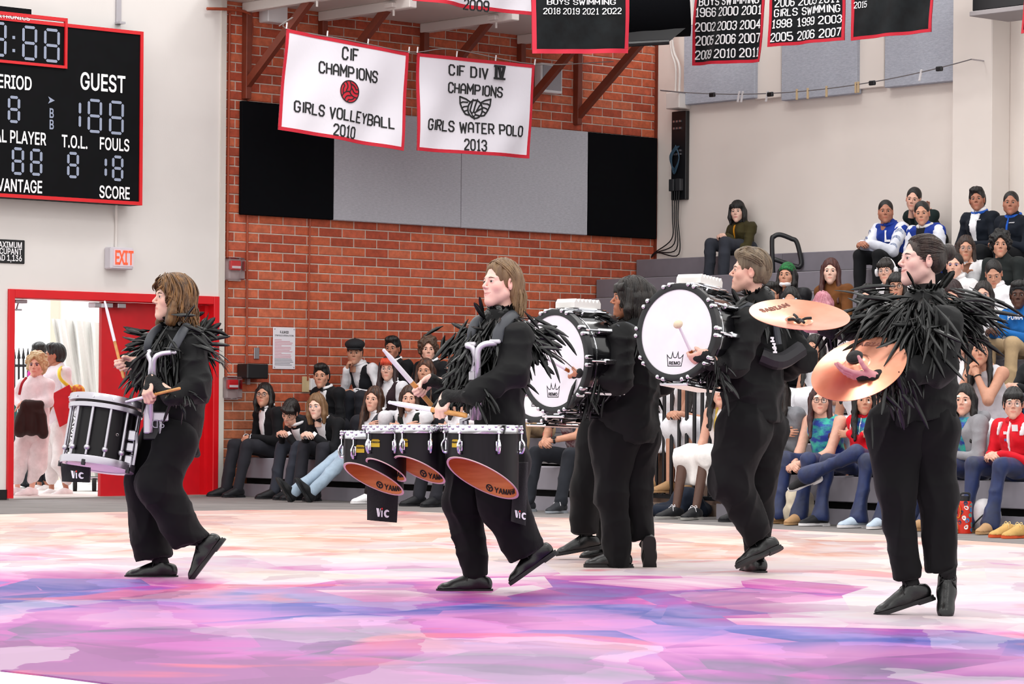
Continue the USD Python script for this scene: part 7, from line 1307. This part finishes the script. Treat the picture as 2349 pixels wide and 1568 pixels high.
crowd('girl with dark-rimmed glasses in a sleeveless blue and green tie-dye top', 1880, 917, 1, 6, 0, 0, 'd', ('long', '#2a1a18', '#5a2c30'), ('tank', 'tie'), ('flared', 'velvet'), 'low', 10, fem=1, chub=.8, ex=('glasses', 'belt#12789a'), glit=True, shoes=tan_shoe, bulk=1.08)
crowd('girl with curly black hair in a red track jacket crossing her legs', 1982, 917, 1, 4, 0, 0, 'c', ('longwave', '#0f0b0a'), ('jacket', '#d31426'), ('flared', 'velvet'), 'crossed', 8, fem=1, ex=('innertie', 'yoke', 'zip#e8e4e6', 'coll#d31426'), glit=True, legmode='crossed', shoes='#16171b')
crowd('person in red jacket hidden behind the cymbal player', 2072, 928, 1, 6, 0, 0, 'c', ('long', '#0f0b0a'), ('jacket', '#d31426'), ('flared', 'velvet'), 'lap', 8, fem=1, shoes='#b9c8d8')
crowd('girl with dark wavy hair in a grey zip hoodie over a tie-dye top', 2206, 917, 1, 22, 0, 0, 'd', ('longwave', '#100c0b'), ('hoodie', '#8b8b90'), ('flared', 'velvet'), 'lap', 8, fem=1, chub=.6, ex=('innertie',), glit=True, shoes=tan_shoe, turn=-22)
crowd('person with short black hair and round glasses in a red track jacket', 2322, 925, 1, 10, 0, 0, 'd', ('fringe', '#0f0b0c'), ('jacket', '#d31426'), ('flared', 'velvet'), 'lap', 6, fem=1, ex=('wire', 'zip#e8e4e6', 'yoke', 'coll#d31426', 'badge'), glit=True, shoes=tan_shoe)
crowd('girl in white with long black hair between the bass and cymbal players', 1862, 800, None, 22, 0, 0, 'c', ('longwave', '#120d0b'), ('tank', '#e6e6ea'), ('skirt', '#e8e8ee'), 'lap', 14, fem=1)
crowd('person in white skirt whose hands show below the tilted cymbal', 1952, 840, 2, 22, 0, 0, 'c', ('long', '#120d0b'), ('tank', '#e6e6ea'), ('skirt', '#e8e8ee'), 'lap', 14, fem=1)
crowd('girl with glasses and streaked long hair in a white tank top', 2195, 785, None, 34, 0, 0, 'd', ('long', '#1c1210', '#6a4426'), ('tank', '#e2dfe2'), ('skirt', '#e8e8ee'), 'lap', 8, fem=1, ex=('wire',))
crowd('girl with long straight black hair resting her chin on both fists', 2246, 804, 2, 8, 0, 0, 'c', ('long', '#0f0b0b'), ('tank', '#c9c6cb'), ('skirt', '#e8e8ee'), 'chin2', 20, fem=1, chub=.6, ex=('bands',))
crowd('person in black sweater at the right edge with clasped hands', 2372, 800, None, 10, 0, 0, 'd', ('short', '#120d0b'), ('long', '#15171b'), ('trousers', '#123a66'), 'knees', 20, fem=1)
crowd('girl with long dark hair in a loose white long-sleeved top', 2252, 677, None, 14, 0, 0, 'd', ('long', '#1f1412'), ('long', '#e7e5e6'), ('trousers', '#d8d6d8'), 'lap', 8, fem=1, lid='#8f94b0')
crowd('boy with a dark beanie in a bright blue hoodie', 2334, 677, None, 14, 0, 0, 'k', ('short', '#0b0909'), ('hoodie', '#1662a8'), ('trousers', '#b59b78'), 'knees', 14, ex=('hat_#15171c', 'textPUMA|#e8e8ee|.05'))
crowd('person with dark maroon hair hidden behind the feathered shoulder', 2180, 676, 4, 20, -25, 0, 'd', ('long', '#2a1214'), ('long', '#dcdadd'), ('trousers', gt), 'lap', 14, fem=1)
crowd('girl with blue eye shadow and tied dark hair in a white turtleneck', 2186, 609, None, 18, 0, 0, 'd', ('bun', '#1d1311'), ('long', '#e9e7e8'), ('trousers', '#d8d6d8'), 'lap', 8, fem=1, lid='#4f6fc4', ex=('neck#e9e7e8',))
crowd('girl with a side ponytail in white looking down', 2277, 627, None, 12, -24, 4, 'c', ('pony', '#120d0d'), ('long', '#e7e5e8'), ('trousers', '#d8d6d8'), 'lap', 10, fem=1, ex=('neck#e7e5e8',))
crowd('girl with glasses and long brown hair in a white sweater, hand at her cheek', 2214, 570, None, 6, 0, 0, 'c', ('long', '#241611', '#3f281c'), ('long', '#dcdcdf'), ('trousers', gt), 'cheek', 8, fem=1, ex=('wire',))
crowd('boy with a mop of curly black hair in a dark jacket', 2293, 561, None, 8, 0, 0, 'c', ('curly', '#0c0a0a'), ('jacket', '#1d2222'), ('trousers', gt), 'lap', 8)
nj = '#0d1420'
crowd('girl in navy zip jacket with swept-up short dark hair, upper right', 2238, 458, None, 16, 4, 4, 'b', ('short', '#14100f'), ('jacket', nj), ('trousers', '#101216'), 'lap', 6, fem=1, ex=('inner#eceaee', 'neck#eceaee', 'coll#1f56b8', 'stitch'))
crowd('girl in navy zip jacket with long tied dark hair at the upper right edge', 2316, 466, None, 14, 2, 0, 'b', ('bun', '#14100f'), ('jacket', nj), ('trousers', '#101216'), 'lap', 6, fem=1, chub=.7, ex=('zip#1f56b8', 'coll#1f56b8', 'stitch'))
crowd('girl in a blue letterman jacket with white sleeves, left of the two', 2030, 485, None, 8, 0, 0, 'b', ('bun', '#110d0c'), ('letter', '#17348c'), ('trousers', '#0e0f13'), 'knees', 14, fem=1, chub=.9, ex=('sleev#d9dbe6', 'patches', 'cuff#17348c', 'coll#17348c'))
crowd('girl in a blue letterman jacket with a white hood, right of the two', 2112, 489, None, 14, -4, 4, 'c', ('bun', '#110d0c'), ('letter', '#17348c'), ('trousers', '#0e0f13'), 'lap', 10, fem=1, ex=('hood', 'inner#14161c', 'coll#dcdad8', 'sleev#d9dbe6'))
crowd('girl in dark green jacket leaning far forward with her hand at her cheek', 2092, 456, None, 18, -8, -8, 'd', ('bun', '#14100f'), ('jacket', '#0f1f1f'), ('trousers', '#101216'), 'cheek', 40, fem=1, ex=('coll#1c3f8a',))
crowd('girl with a black fringed bob in an olive fleece alone on the top row', 1688, 511, 10, 18, 0, 3, 'e', ('long_fringe', '#0f0c0c') if False else ('mid_fringe', '#0f0c0c'), ('jacket', '#3a3419'), ('trousers', '#33363f'), 'lap', 12, fem=1, lip='#b0444c', ex=('zip#d08a1e', 'neck#1a1a1c'), turn=-6)
crowd('person with a green patterned bandana and a white mask under the chin', 1800, 632, None, 24, 4, 0, 'c', ('mid', '#120d0c'), ('jacket', '#15151a'), ('trousers', gt), 'lap', 8, ex=('hat_#1c7a3c', 'mask'), chub=.5)
crowd('girl with long red-brown hair in a brown corduroy jacket', 1903, 622, None, 10, 0, 0, 'e', ('long', '#3a1513', '#5a2a20'), ('jacket', '#6a3f1c'), ('trousers', '#2a2a33'), 'lap', 8, fem=1)
crowd('boy with white headphones and a dark fringe', 2028, 622, None, 22, 0, 6, 'd', ('fringe', '#1a110e'), ('long', '#d9d7db'), ('trousers', gt), 'lap', 8, ex=('phones', 'wire'))
crowd('boy with dark curtained hair and glasses just behind the feathers', 2054, 656, None, 8, 0, 0, 'c', ('mid_fringe', '#140f0e'), ('jacket', '#23252b'), ('trousers', gt), 'lap', 8, ex=('glasses',))
crowd('girl with face jewels and black hair behind the spread feathers', 1988, 682, None, 10, 0, 0, 'd', ('long', '#14100f'), ('jacket', '#3a3a44'), ('trousers', gt), 'lap', 8, fem=1, ex=('wire',))
crowd('boy with black hair peeking over the level cymbal, left of the masked girl', 1767, 677, None, 2, 0, 0, 'c', ('short', '#0f0b0a'), ('jacket', '#2a2c33'), ('trousers', gt), 'lap', 8)
crowd('girl in a silver eye mask just above the level cymbal', 1811, 690, 4, 10, -6, 0, 'c', ('part', '#0f0c0d'), ('jacket', '#1c1e26'), ('trousers', gt), 'lap', 8, fem=1, ex=('visor',))
crowd('person with pink braided hair bending down behind the level cymbal', 1885, 702, None, 10, -40, 0, 'c', ('bob', '#b06a78', '#d49aa6'), ('long', '#e6dfe2'), ('trousers', gt), 'lap', 24, fem=1)
# ---------------------------------------------------------------- courtyard seen through the open door
out = lambda px, py, d: at(px, py, d)
white_out = mat('outside_white', '#eceef0', .7); conc = mat('courtyard_concrete', '#cfcac6', .8, var=.06, vs=2)
pc = [W1(-7, -.06, -.3), W1(1.5, -.06, -.3), W1(1.5, -.06, -13), W1(-7, -.06, -13)]
obj('courtyard_ground', (np.array(pc + [p + Z * .05 for p in pc]), np.array([[3, 2, 1, 0], [4, 5, 6, 7], [0, 1, 5, 4], [1, 2, 6, 5], [2, 3, 7, 6], [3, 0, 4, 7]])), conc, label='sunlit concrete courtyard ground outside the red door', cat='ground', kind='structure')
obj('courtyard_wall', obox(W1(-7, -.06, -9.0), D1 * 8.5, D2 * -.2, Z * 4.5), white_out, label='bright white building wall across the courtyard', cat='wall', kind='structure')
q = out(112, 1000, 36.); obj('courtyard_post', obox(A_(q[0], q[1], 0), A_(.12, 0, 0), A_(0, .12, 0), Z * 4, .01), mat('cream_post', '#d9d0bf', .7), label='cream post behind the man with the red folder', cat='post')
# hanging white sheet
g = np.linspace(0, 1, 30); U_, V_ = np.meshgrid(g, g, indexing='ij'); a, b, c, e = out(118, 730, 35), out(250, 742, 35), out(190, 1106, 35), out(262, 1106, 35)
S_ = a * ((1 - U_) * (1 - V_))[..., None] + b * (U_ * (1 - V_))[..., None] + c * ((1 - U_) * V_)[..., None] + e * (U_ * V_)[..., None]; S_[..., 1] += .06 * np.sin(U_ * 22 + V_ * 4) + .04 * np.sin(U_ * 41)
s1 = S_.reshape(-1, 3); i, j = np.meshgrid(np.arange(29), np.arange(29), indexing='ij'); fq = np.stack([i * 30 + j, (i + 1) * 30 + j, (i + 1) * 30 + j + 1, i * 30 + j + 1], -1).reshape(-1, 4)
obj('hanging_sheet', (np.vstack([s1, s1 + A_(0, .01, 0)]), np.vstack([fq, fq[:, ::-1] + 900])), mat('sheet_white', '#e6e7e4', .6), label='white plastic sheet hanging in folds outside the door', cat='sheet')
# iron fence with spear tips
fe = thing('iron_fence', 'black iron fence with spear tips at the left of the doorway', 'fence', out(20, 1120, 33.)); fb = mat('fence_black', '#14161c', .5)
for k in range(10):
    x = 12 + k * 10.4; p, q = out(x, 1110, 33.), out(x, 818, 33.); obj('bar', tube([p, q], .011, 6), fb, fe); obj('spear_tip', cyl(q - Z * .02, q + Z * .1, .02, 6, .002), fb, fe)
for y in (838, 1075): obj('cross_rail', tube([out(5, y, 33.), out(112, y, 33.)], .016, 6), fb, fe)
# cart with a green deck
ct = thing('cart', 'low cart with a green deck and black wheels outside the door', 'cart', out(215, 1125, 32.5))
obj('deck', obox(out(185, 1082, 32.2), A_(.30, 0, 0), A_(0, .4, 0), Z * .03, .008), mat('cart_green', '#3c9a72', .5), ct); obj('frame', join(tube([out(180, 1096, 32.2), out(242, 1096, 32.2)], .02, 8), tube([out(180, 1096, 32.5), out(242, 1096, 32.5)], .02, 8)), dull_metal, ct)
for x, dd in ((172, 32.2), (216, 32.2), (234, 32.5)): p = out(x, 1112, dd); obj('wheel', xf(lathe([(.02, -.02), (.075, -.02), (.08, 0), (.075, .02), (.02, .02), (.02, -.02)], 20), frame((1, .2, 0)), p), black_matte, ct)
bb = thing('equipment_bag', 'dark bags piled on the ground behind the two people in white', 'bag', out(95, 1100, 33)); obj('bag_body', relax(Field(out(80, 1090, 33.3) - .35, out(80, 1090, 33.3) + .35, .03).ell(out(80, 1092, 33.3), (.25, .2, .14), .02).ell(out(60, 1075, 33.4), (.14, .16, .14), .05).mesh(), 2), mat('bag_dark', '#262a33', .8), bb, True)
def stander(label, d, head, skin, hairs, joints, tcol, lcol, fem=0., lid=None, scol='#e8e6e8', ex=None):
    """joints: pixel positions of neck, shoulders, elbows, wrists, hips, knees, ankles (near, far)"""
    P = lambda px, py, dy=0.: at(px, py, d + dy); px, py, yaw, pit = head; R = head_R(yaw, pit); s = F / d; C = P(px + .055 * math.sin(math.radians(yaw)) * s, py); J = {k: P(*v) for k, v in joints.items()}
    t = thing('person', label, 'person', A_(J['a0'][0], J['a0'][1], -.0)); hm, mk = head_mesh(False, fem)
    al = list(J.values()) + [C]; lo, hi = np.min(al, 0) - .2, np.max(al, 0) + .2; B = Field(lo, hi, .022); nb = J['neck']; pv = (J['h0'] + J['h1']) / 2
    B.cap(pv, nb, .08, .07, .03); B.cap(nb, C - Z * .08, .05, .045, .03); hs = []
    for i in '01':
        B.cap(J['s' + i], J['e' + i], .035, .03, .03); B.cap(J['e' + i], J['w' + i], .030, .025, .03); B.cap(J['h' + i], J['k' + i], .05, .04, .03); B.cap(J['k' + i], J['a' + i], .04, .03, .03)
        dd = unit(J['w' + i] - J['e' + i]); hs.append(hand(J['w' + i], dd, unit(A_(0, -.4, -.6)) if i == '0' else A_(0, .5, -.5), 1 if i == '1' else -1, (.5,) * 4, (.4, .3), .95, .0068))
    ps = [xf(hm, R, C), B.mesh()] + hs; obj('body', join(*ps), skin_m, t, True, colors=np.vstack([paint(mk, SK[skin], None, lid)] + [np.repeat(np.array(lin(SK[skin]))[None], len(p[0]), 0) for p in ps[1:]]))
    eyes(t, R, C, 1.); brows(t, R, C, 1., hair_mat('#1a1310')); obj('hair', xf(hair_mesh(hairs[0]), R, C), hair_mat(*hairs[1:]), t, True)
    T = Field(lo, hi, .014); T.cap(pv + Z * .05, nb - Z * .12, .15, .15, .05, (A_(0, 1, 0), .75)); T.cap(J['s0'], J['s1'], .06, .06, .05); T.cap(nb - Z * .08, nb, .08, .06, .04)
    for i in '01': T.cap(J['s' + i], J['e' + i], .062, .05, .04); T.cap(J['e' + i], J['w' + i], .05, .036, .03)
    obj('shirt', ridge(relax(T.mesh(), 1), .014, (7, 7, 5), int(px)), cl(tcol, .75), t, True)
    for i in '01':
        L = Field(lo, hi, .016); L.cap(pv, J['h' + i], .13, .11, .05); L.cap(J['h' + i], J['k' + i], .105, .10, .02); L.cap(J['k' + i], J['a' + i] + Z * .10, .10, .055, .02); obj('trouser_leg', ridge(relax(L.mesh(), 2), .022, (7, 7, 5), int(px) + int(i)), cl(lcol, .8), t, True)
        o = shoe(J['a' + i], A_(-.7, -.7, 0), Z); so = obj('shoe', o['upper'], cl(scol, .6), t, True); obj('sole', o['sole'], cl(scol, .6), so)
    if ex: ex(t, P, J)
    return t
def dark_cloth(t, P, J): pass
stander('person in white with curly blond hair standing outside the door', 30.6, (82, 838, 8, 2), 'd', ('curly', '#a98a5a', '#d9c59a'), dict(neck=(82, 868), s0=(52, 884, .05), s1=(112, 884, -.02), e0=(36, 915, .0), e1=(112, 922, -.1), w0=(46, 930, -.16), w1=(74, 922, -.18), h0=(66, 990), h1=(90, 990), k0=(42, 1065), k1=(86, 1065), a0=(40, 1120), a1=(72, 1120)), '#e4e0e4', '#dcd8da', 1., '#6a70a0')
g_ = stander('dark haired person in white with a red folder turning away outside the door', 31.4, (112, 815, 82, 0), 'b', ('short', '#0e0c0d'), dict(neck=(132, 840), s0=(150, 855, -.14), s1=(118, 852, .14), e0=(158, 905, -.2), e1=(112, 890, .1), w0=(122, 925, -.24), w1=(105, 910, .0), h0=(140, 985, -.07), h1=(122, 985, .07), k0=(140, 1060, -.08), k1=(118, 1060, .06), a0=(152, 1122, -.08), a1=(118, 1124, .05)), '#ddd6de', '#d8d0d0')
P3 = lambda px, py, dy=0.: at(px, py, 31.4 + dy)
stander('person in a magenta top behind the two people in white', 32.6, (90, 812, 0, -10), 'b', ('short', '#0e0c0d'), dict(neck=(100, 842), s0=(80, 855), s1=(122, 855), e0=(76, 900), e1=(124, 900), w0=(85, 940), w1=(118, 940), h0=(90, 990), h1=(108, 990), k0=(90, 1055), k1=(108, 1055), a0=(90, 1115), a1=(108, 1115)), '#c22a90', '#23252c')
obj('brown_garment', ridge(relax(Field(at(70, 960, 30.3) - A_(.3, .2, .4), at(70, 960, 30.3) + A_(.3, .2, .4), .014).cap(at(56, 928, 30.26), at(92, 926, 30.26), .045, .045, .03).cap(at(56, 935, 30.28), at(46, 985, 30.28), .05, .07, .03).cap(at(90, 935, 30.28), at(98, 992, 30.28), .05, .06, .03).cap(at(72, 935, 30.28), at(72, 985, 30.28), .06, .07, .03).mesh(), 1), .02, (9, 9, 3), 3), cl('#2a1614', .7), None, True, label='dark brown jacket held over the arm of the blond person outside', cat='jacket')
obj('teal_bag', relax(Field(at(28, 950, 30.7) - .25, at(28, 950, 30.7) + .25, .015).cap(at(30, 925, 30.7), at(24, 975, 30.7), .04, .08, .03).mesh(), 1), cl('#3a7d78', .7), None, True, label='teal bag hanging behind the blond person outside', cat='bag')
obj('red_strap', tube(smoothpath([at(60, 866, 30.5), at(50, 880, 30.42), at(44, 905, 30.4)], 5), .014, 6), cl('#a01826', .6), None, label='red strap on the shoulder of the blond person outside', cat='strap')
obj('red_folder', obox(P3(115, 905, -.34), A_(.20, 0, .11), A_(0, .03, 0), A_(.10, 0, -.34), .006), cl('#b8141f', .5), label='red folder held by the dark haired person outside', cat='folder')
pb = thing('print_bag', 'orange and yellow printed bag on the hip of the dark haired person', 'bag', P3(170, 910, -.1)); obj('pouch', relax(Field(P3(160, 905, -.25) - .3, P3(160, 905, -.25) + .3, .015).cap(P3(150, 925, -.22), P3(178, 898, -.22), .07, .08, .03).mesh(), 1), mat('orange_print', '#b5511c', .7, col2='#e0b030', vs=18, pos=(.42, .58)), pb, True); obj('yellow_strap', tube(smoothpath([P3(170, 895, -.25), P3(140, 870, -.30), P3(136, 850, -.26), P3(142, 842, -.1)], 5), .018, 6), cl('#d8c23c', .6), pb, True)
# ---------------------------------------------------------------- things on the floor by the front row
G_ = lambda px, py: gnd(px, py)
def lump(name, label, cat, c, parts, m, amp=.015, extra=None, res=.014):
    c = np.asarray(c, float); t = thing(name, label, cat, c); F_ = Field(c - A_(.4, .4, .02), c + A_(.4, .4, .7), res)
    for (dx, dy, dz, r) in parts: F_.ell(c + A_(dx, dy, dz), r, .04)
    F_.plane(c + Z * .004, -Z); obj('body', ridge(relax(F_.mesh(), 2), amp, (9, 9, 6), len(label)), m, t, True); 
    if extra: extra(t, c)
    return t
lump('jacket_bundle', 'dark navy jacket bundled on the floor beside the girl in the white skirt', 'jacket', G_(1560, 1184), [(-.07, 0, .05, (.22, .16, .06)), (.05, 0, .13, (.15, .13, .12)), (.13, .02, .06, (.14, .12, .07))], cl('#1a2231', .9), .03)
lump('tote_bag', 'cream canvas tote bag under the raised sneaker', 'bag', G_(1833, 1202), [(0, 0, .10, (.13, .10, .12)), (0, 0, .22, (.11, .09, .09))], cl('#c9bda8', .9), .025)
lump('backpack', 'black backpack leaning on the bench left of the cymbal player', 'backpack', G_(1985, 1204) + A_(0, .15, 0), [(0, 0, .16, (.14, .12, .18)), (.02, -.06, .10, (.10, .09, .10))], cl('#141418', .8), .015)
lump('dark_bag', 'small dark bag on the floor between the two seated girls', 'bag', G_(1905, 1200) + A_(0, .2, 0), [(0, 0, .07, (.13, .12, .09))], cl('#1c1418', .8), .02)
def ball_lines(t, c): obj('black_curve', tube(smoothpath([c + A_(-.12, -.1, .05), c + A_(-.04, -.145, .14), c + A_(.06, -.13, .22), c + A_(.10, -.06, .27)], 5), .006, 6), black_print, t)
lump('drawstring_bag', 'white and black round bag left of the beige sneakers', 'bag', G_(2258, 1222), [(0, 0, .13, (.13, .12, .14))], cl('#d6d3d6', .6), .008, ball_lines)
lump('backpack', 'black backpack with a white cloth on top at the right edge', 'backpack', G_(2318, 1216) + A_(0, .1, 0), [(0, 0, .13, (.16, .13, .14)), (.04, 0, .22, (.10, .09, .06))], cl('#17181b', .7), .015, lambda t, c: obj('white_cloth', ball(c + A_(-.05, 0, .25), (.08, .07, .04), 2), cl('#dadade', .8), t, True))
lump('green_bag', 'dark green case standing behind the right leg of the cymbal player', 'bag', G_(2172, 1216) + A_(0, .1, 0), [(0, 0, .18, (.07, .10, .20))], cl('#1f4a3c', .7), .008)
lump('red_bag', 'small red bag between the cymbal player legs', 'bag', G_(2108, 1206) + A_(0, .1, 0), [(0, 0, .10, (.06, .08, .12))], cl('#b3141f', .7), .012)
for k, (px, py, a) in enumerate(((2318, 1232, -.4), (2344, 1234, -.2))):
    o = shoe(G_(px, py) + Z * .088, (-.7 + a, -.7, 0), Z); t = thing('sneaker', 'beige sneaker with an orange sole, %s of the loose pair at the right edge' % ('left' if k == 0 else 'right'), 'shoe', G_(px, py)); obj('upper', o['upper'], cl('#c79f5e', .7), t, True); obj('sole', o['sole'], cl('#d2562c', .6), t); obj('laces', o['laces'], cl('#d9c08a', .7), t, True)
c = G_(2213, 1223); wb = thing('water_bottle', 'red water bottle with stickers, black lid and orange carabiner', 'bottle', c)
obj('flask', xf(lathe([(1e-4, 0), (.052, 0), (.056, .006), (.056, .235), (.048, .25), (.03, .256), (1e-4, .256)], 32), None, c), mat('flask_red', '#cf2a16', .35), wb, 40); obj('lid', xf(join(lathe([(1e-4, .25), (.04, .25), (.042, .29), (1e-4, .292)], 24), tube(smoothpath([(-.035, 0, .275), (-.03, 0, .31), (.03, 0, .31), (.035, 0, .275)], 5), .008, 6)), None, c), black_plastic, wb, 40)
st = np.random.default_rng(4); cols = [mat('sticker_blue', '#3f7fb5', .4), mat('sticker_white', '#ebe8e6', .4), mat('sticker_teal', '#58a5a0', .4), mat('sticker_navy', '#28304f', .4)]
for k in range(12):
    z, a = .03 + .019 * k, -1.57 + st.uniform(-1.1, 1.1); g = shapely.Point(0, 0).buffer(.016, 6).union(shapely.Point(.012 * math.cos(k), .012 * math.sin(k)).buffer(.011, 5)); m = flatpoly(g, .0012); obj('sticker', xf(on_cyl((m[0] + A_(0, z, .0003), m[1]), .056, a), None, c), cols[k % 4], wb)
obj('carabiner', xf(tube([(-.06 - .018 * math.cos(b), -.045, .17 + .05 * math.sin(b)) for b in np.linspace(0, 2 * math.pi, 17)], .006, 6, False), None, c), mat('orange_metal', '#d8711e', .4, .3), wb, True)
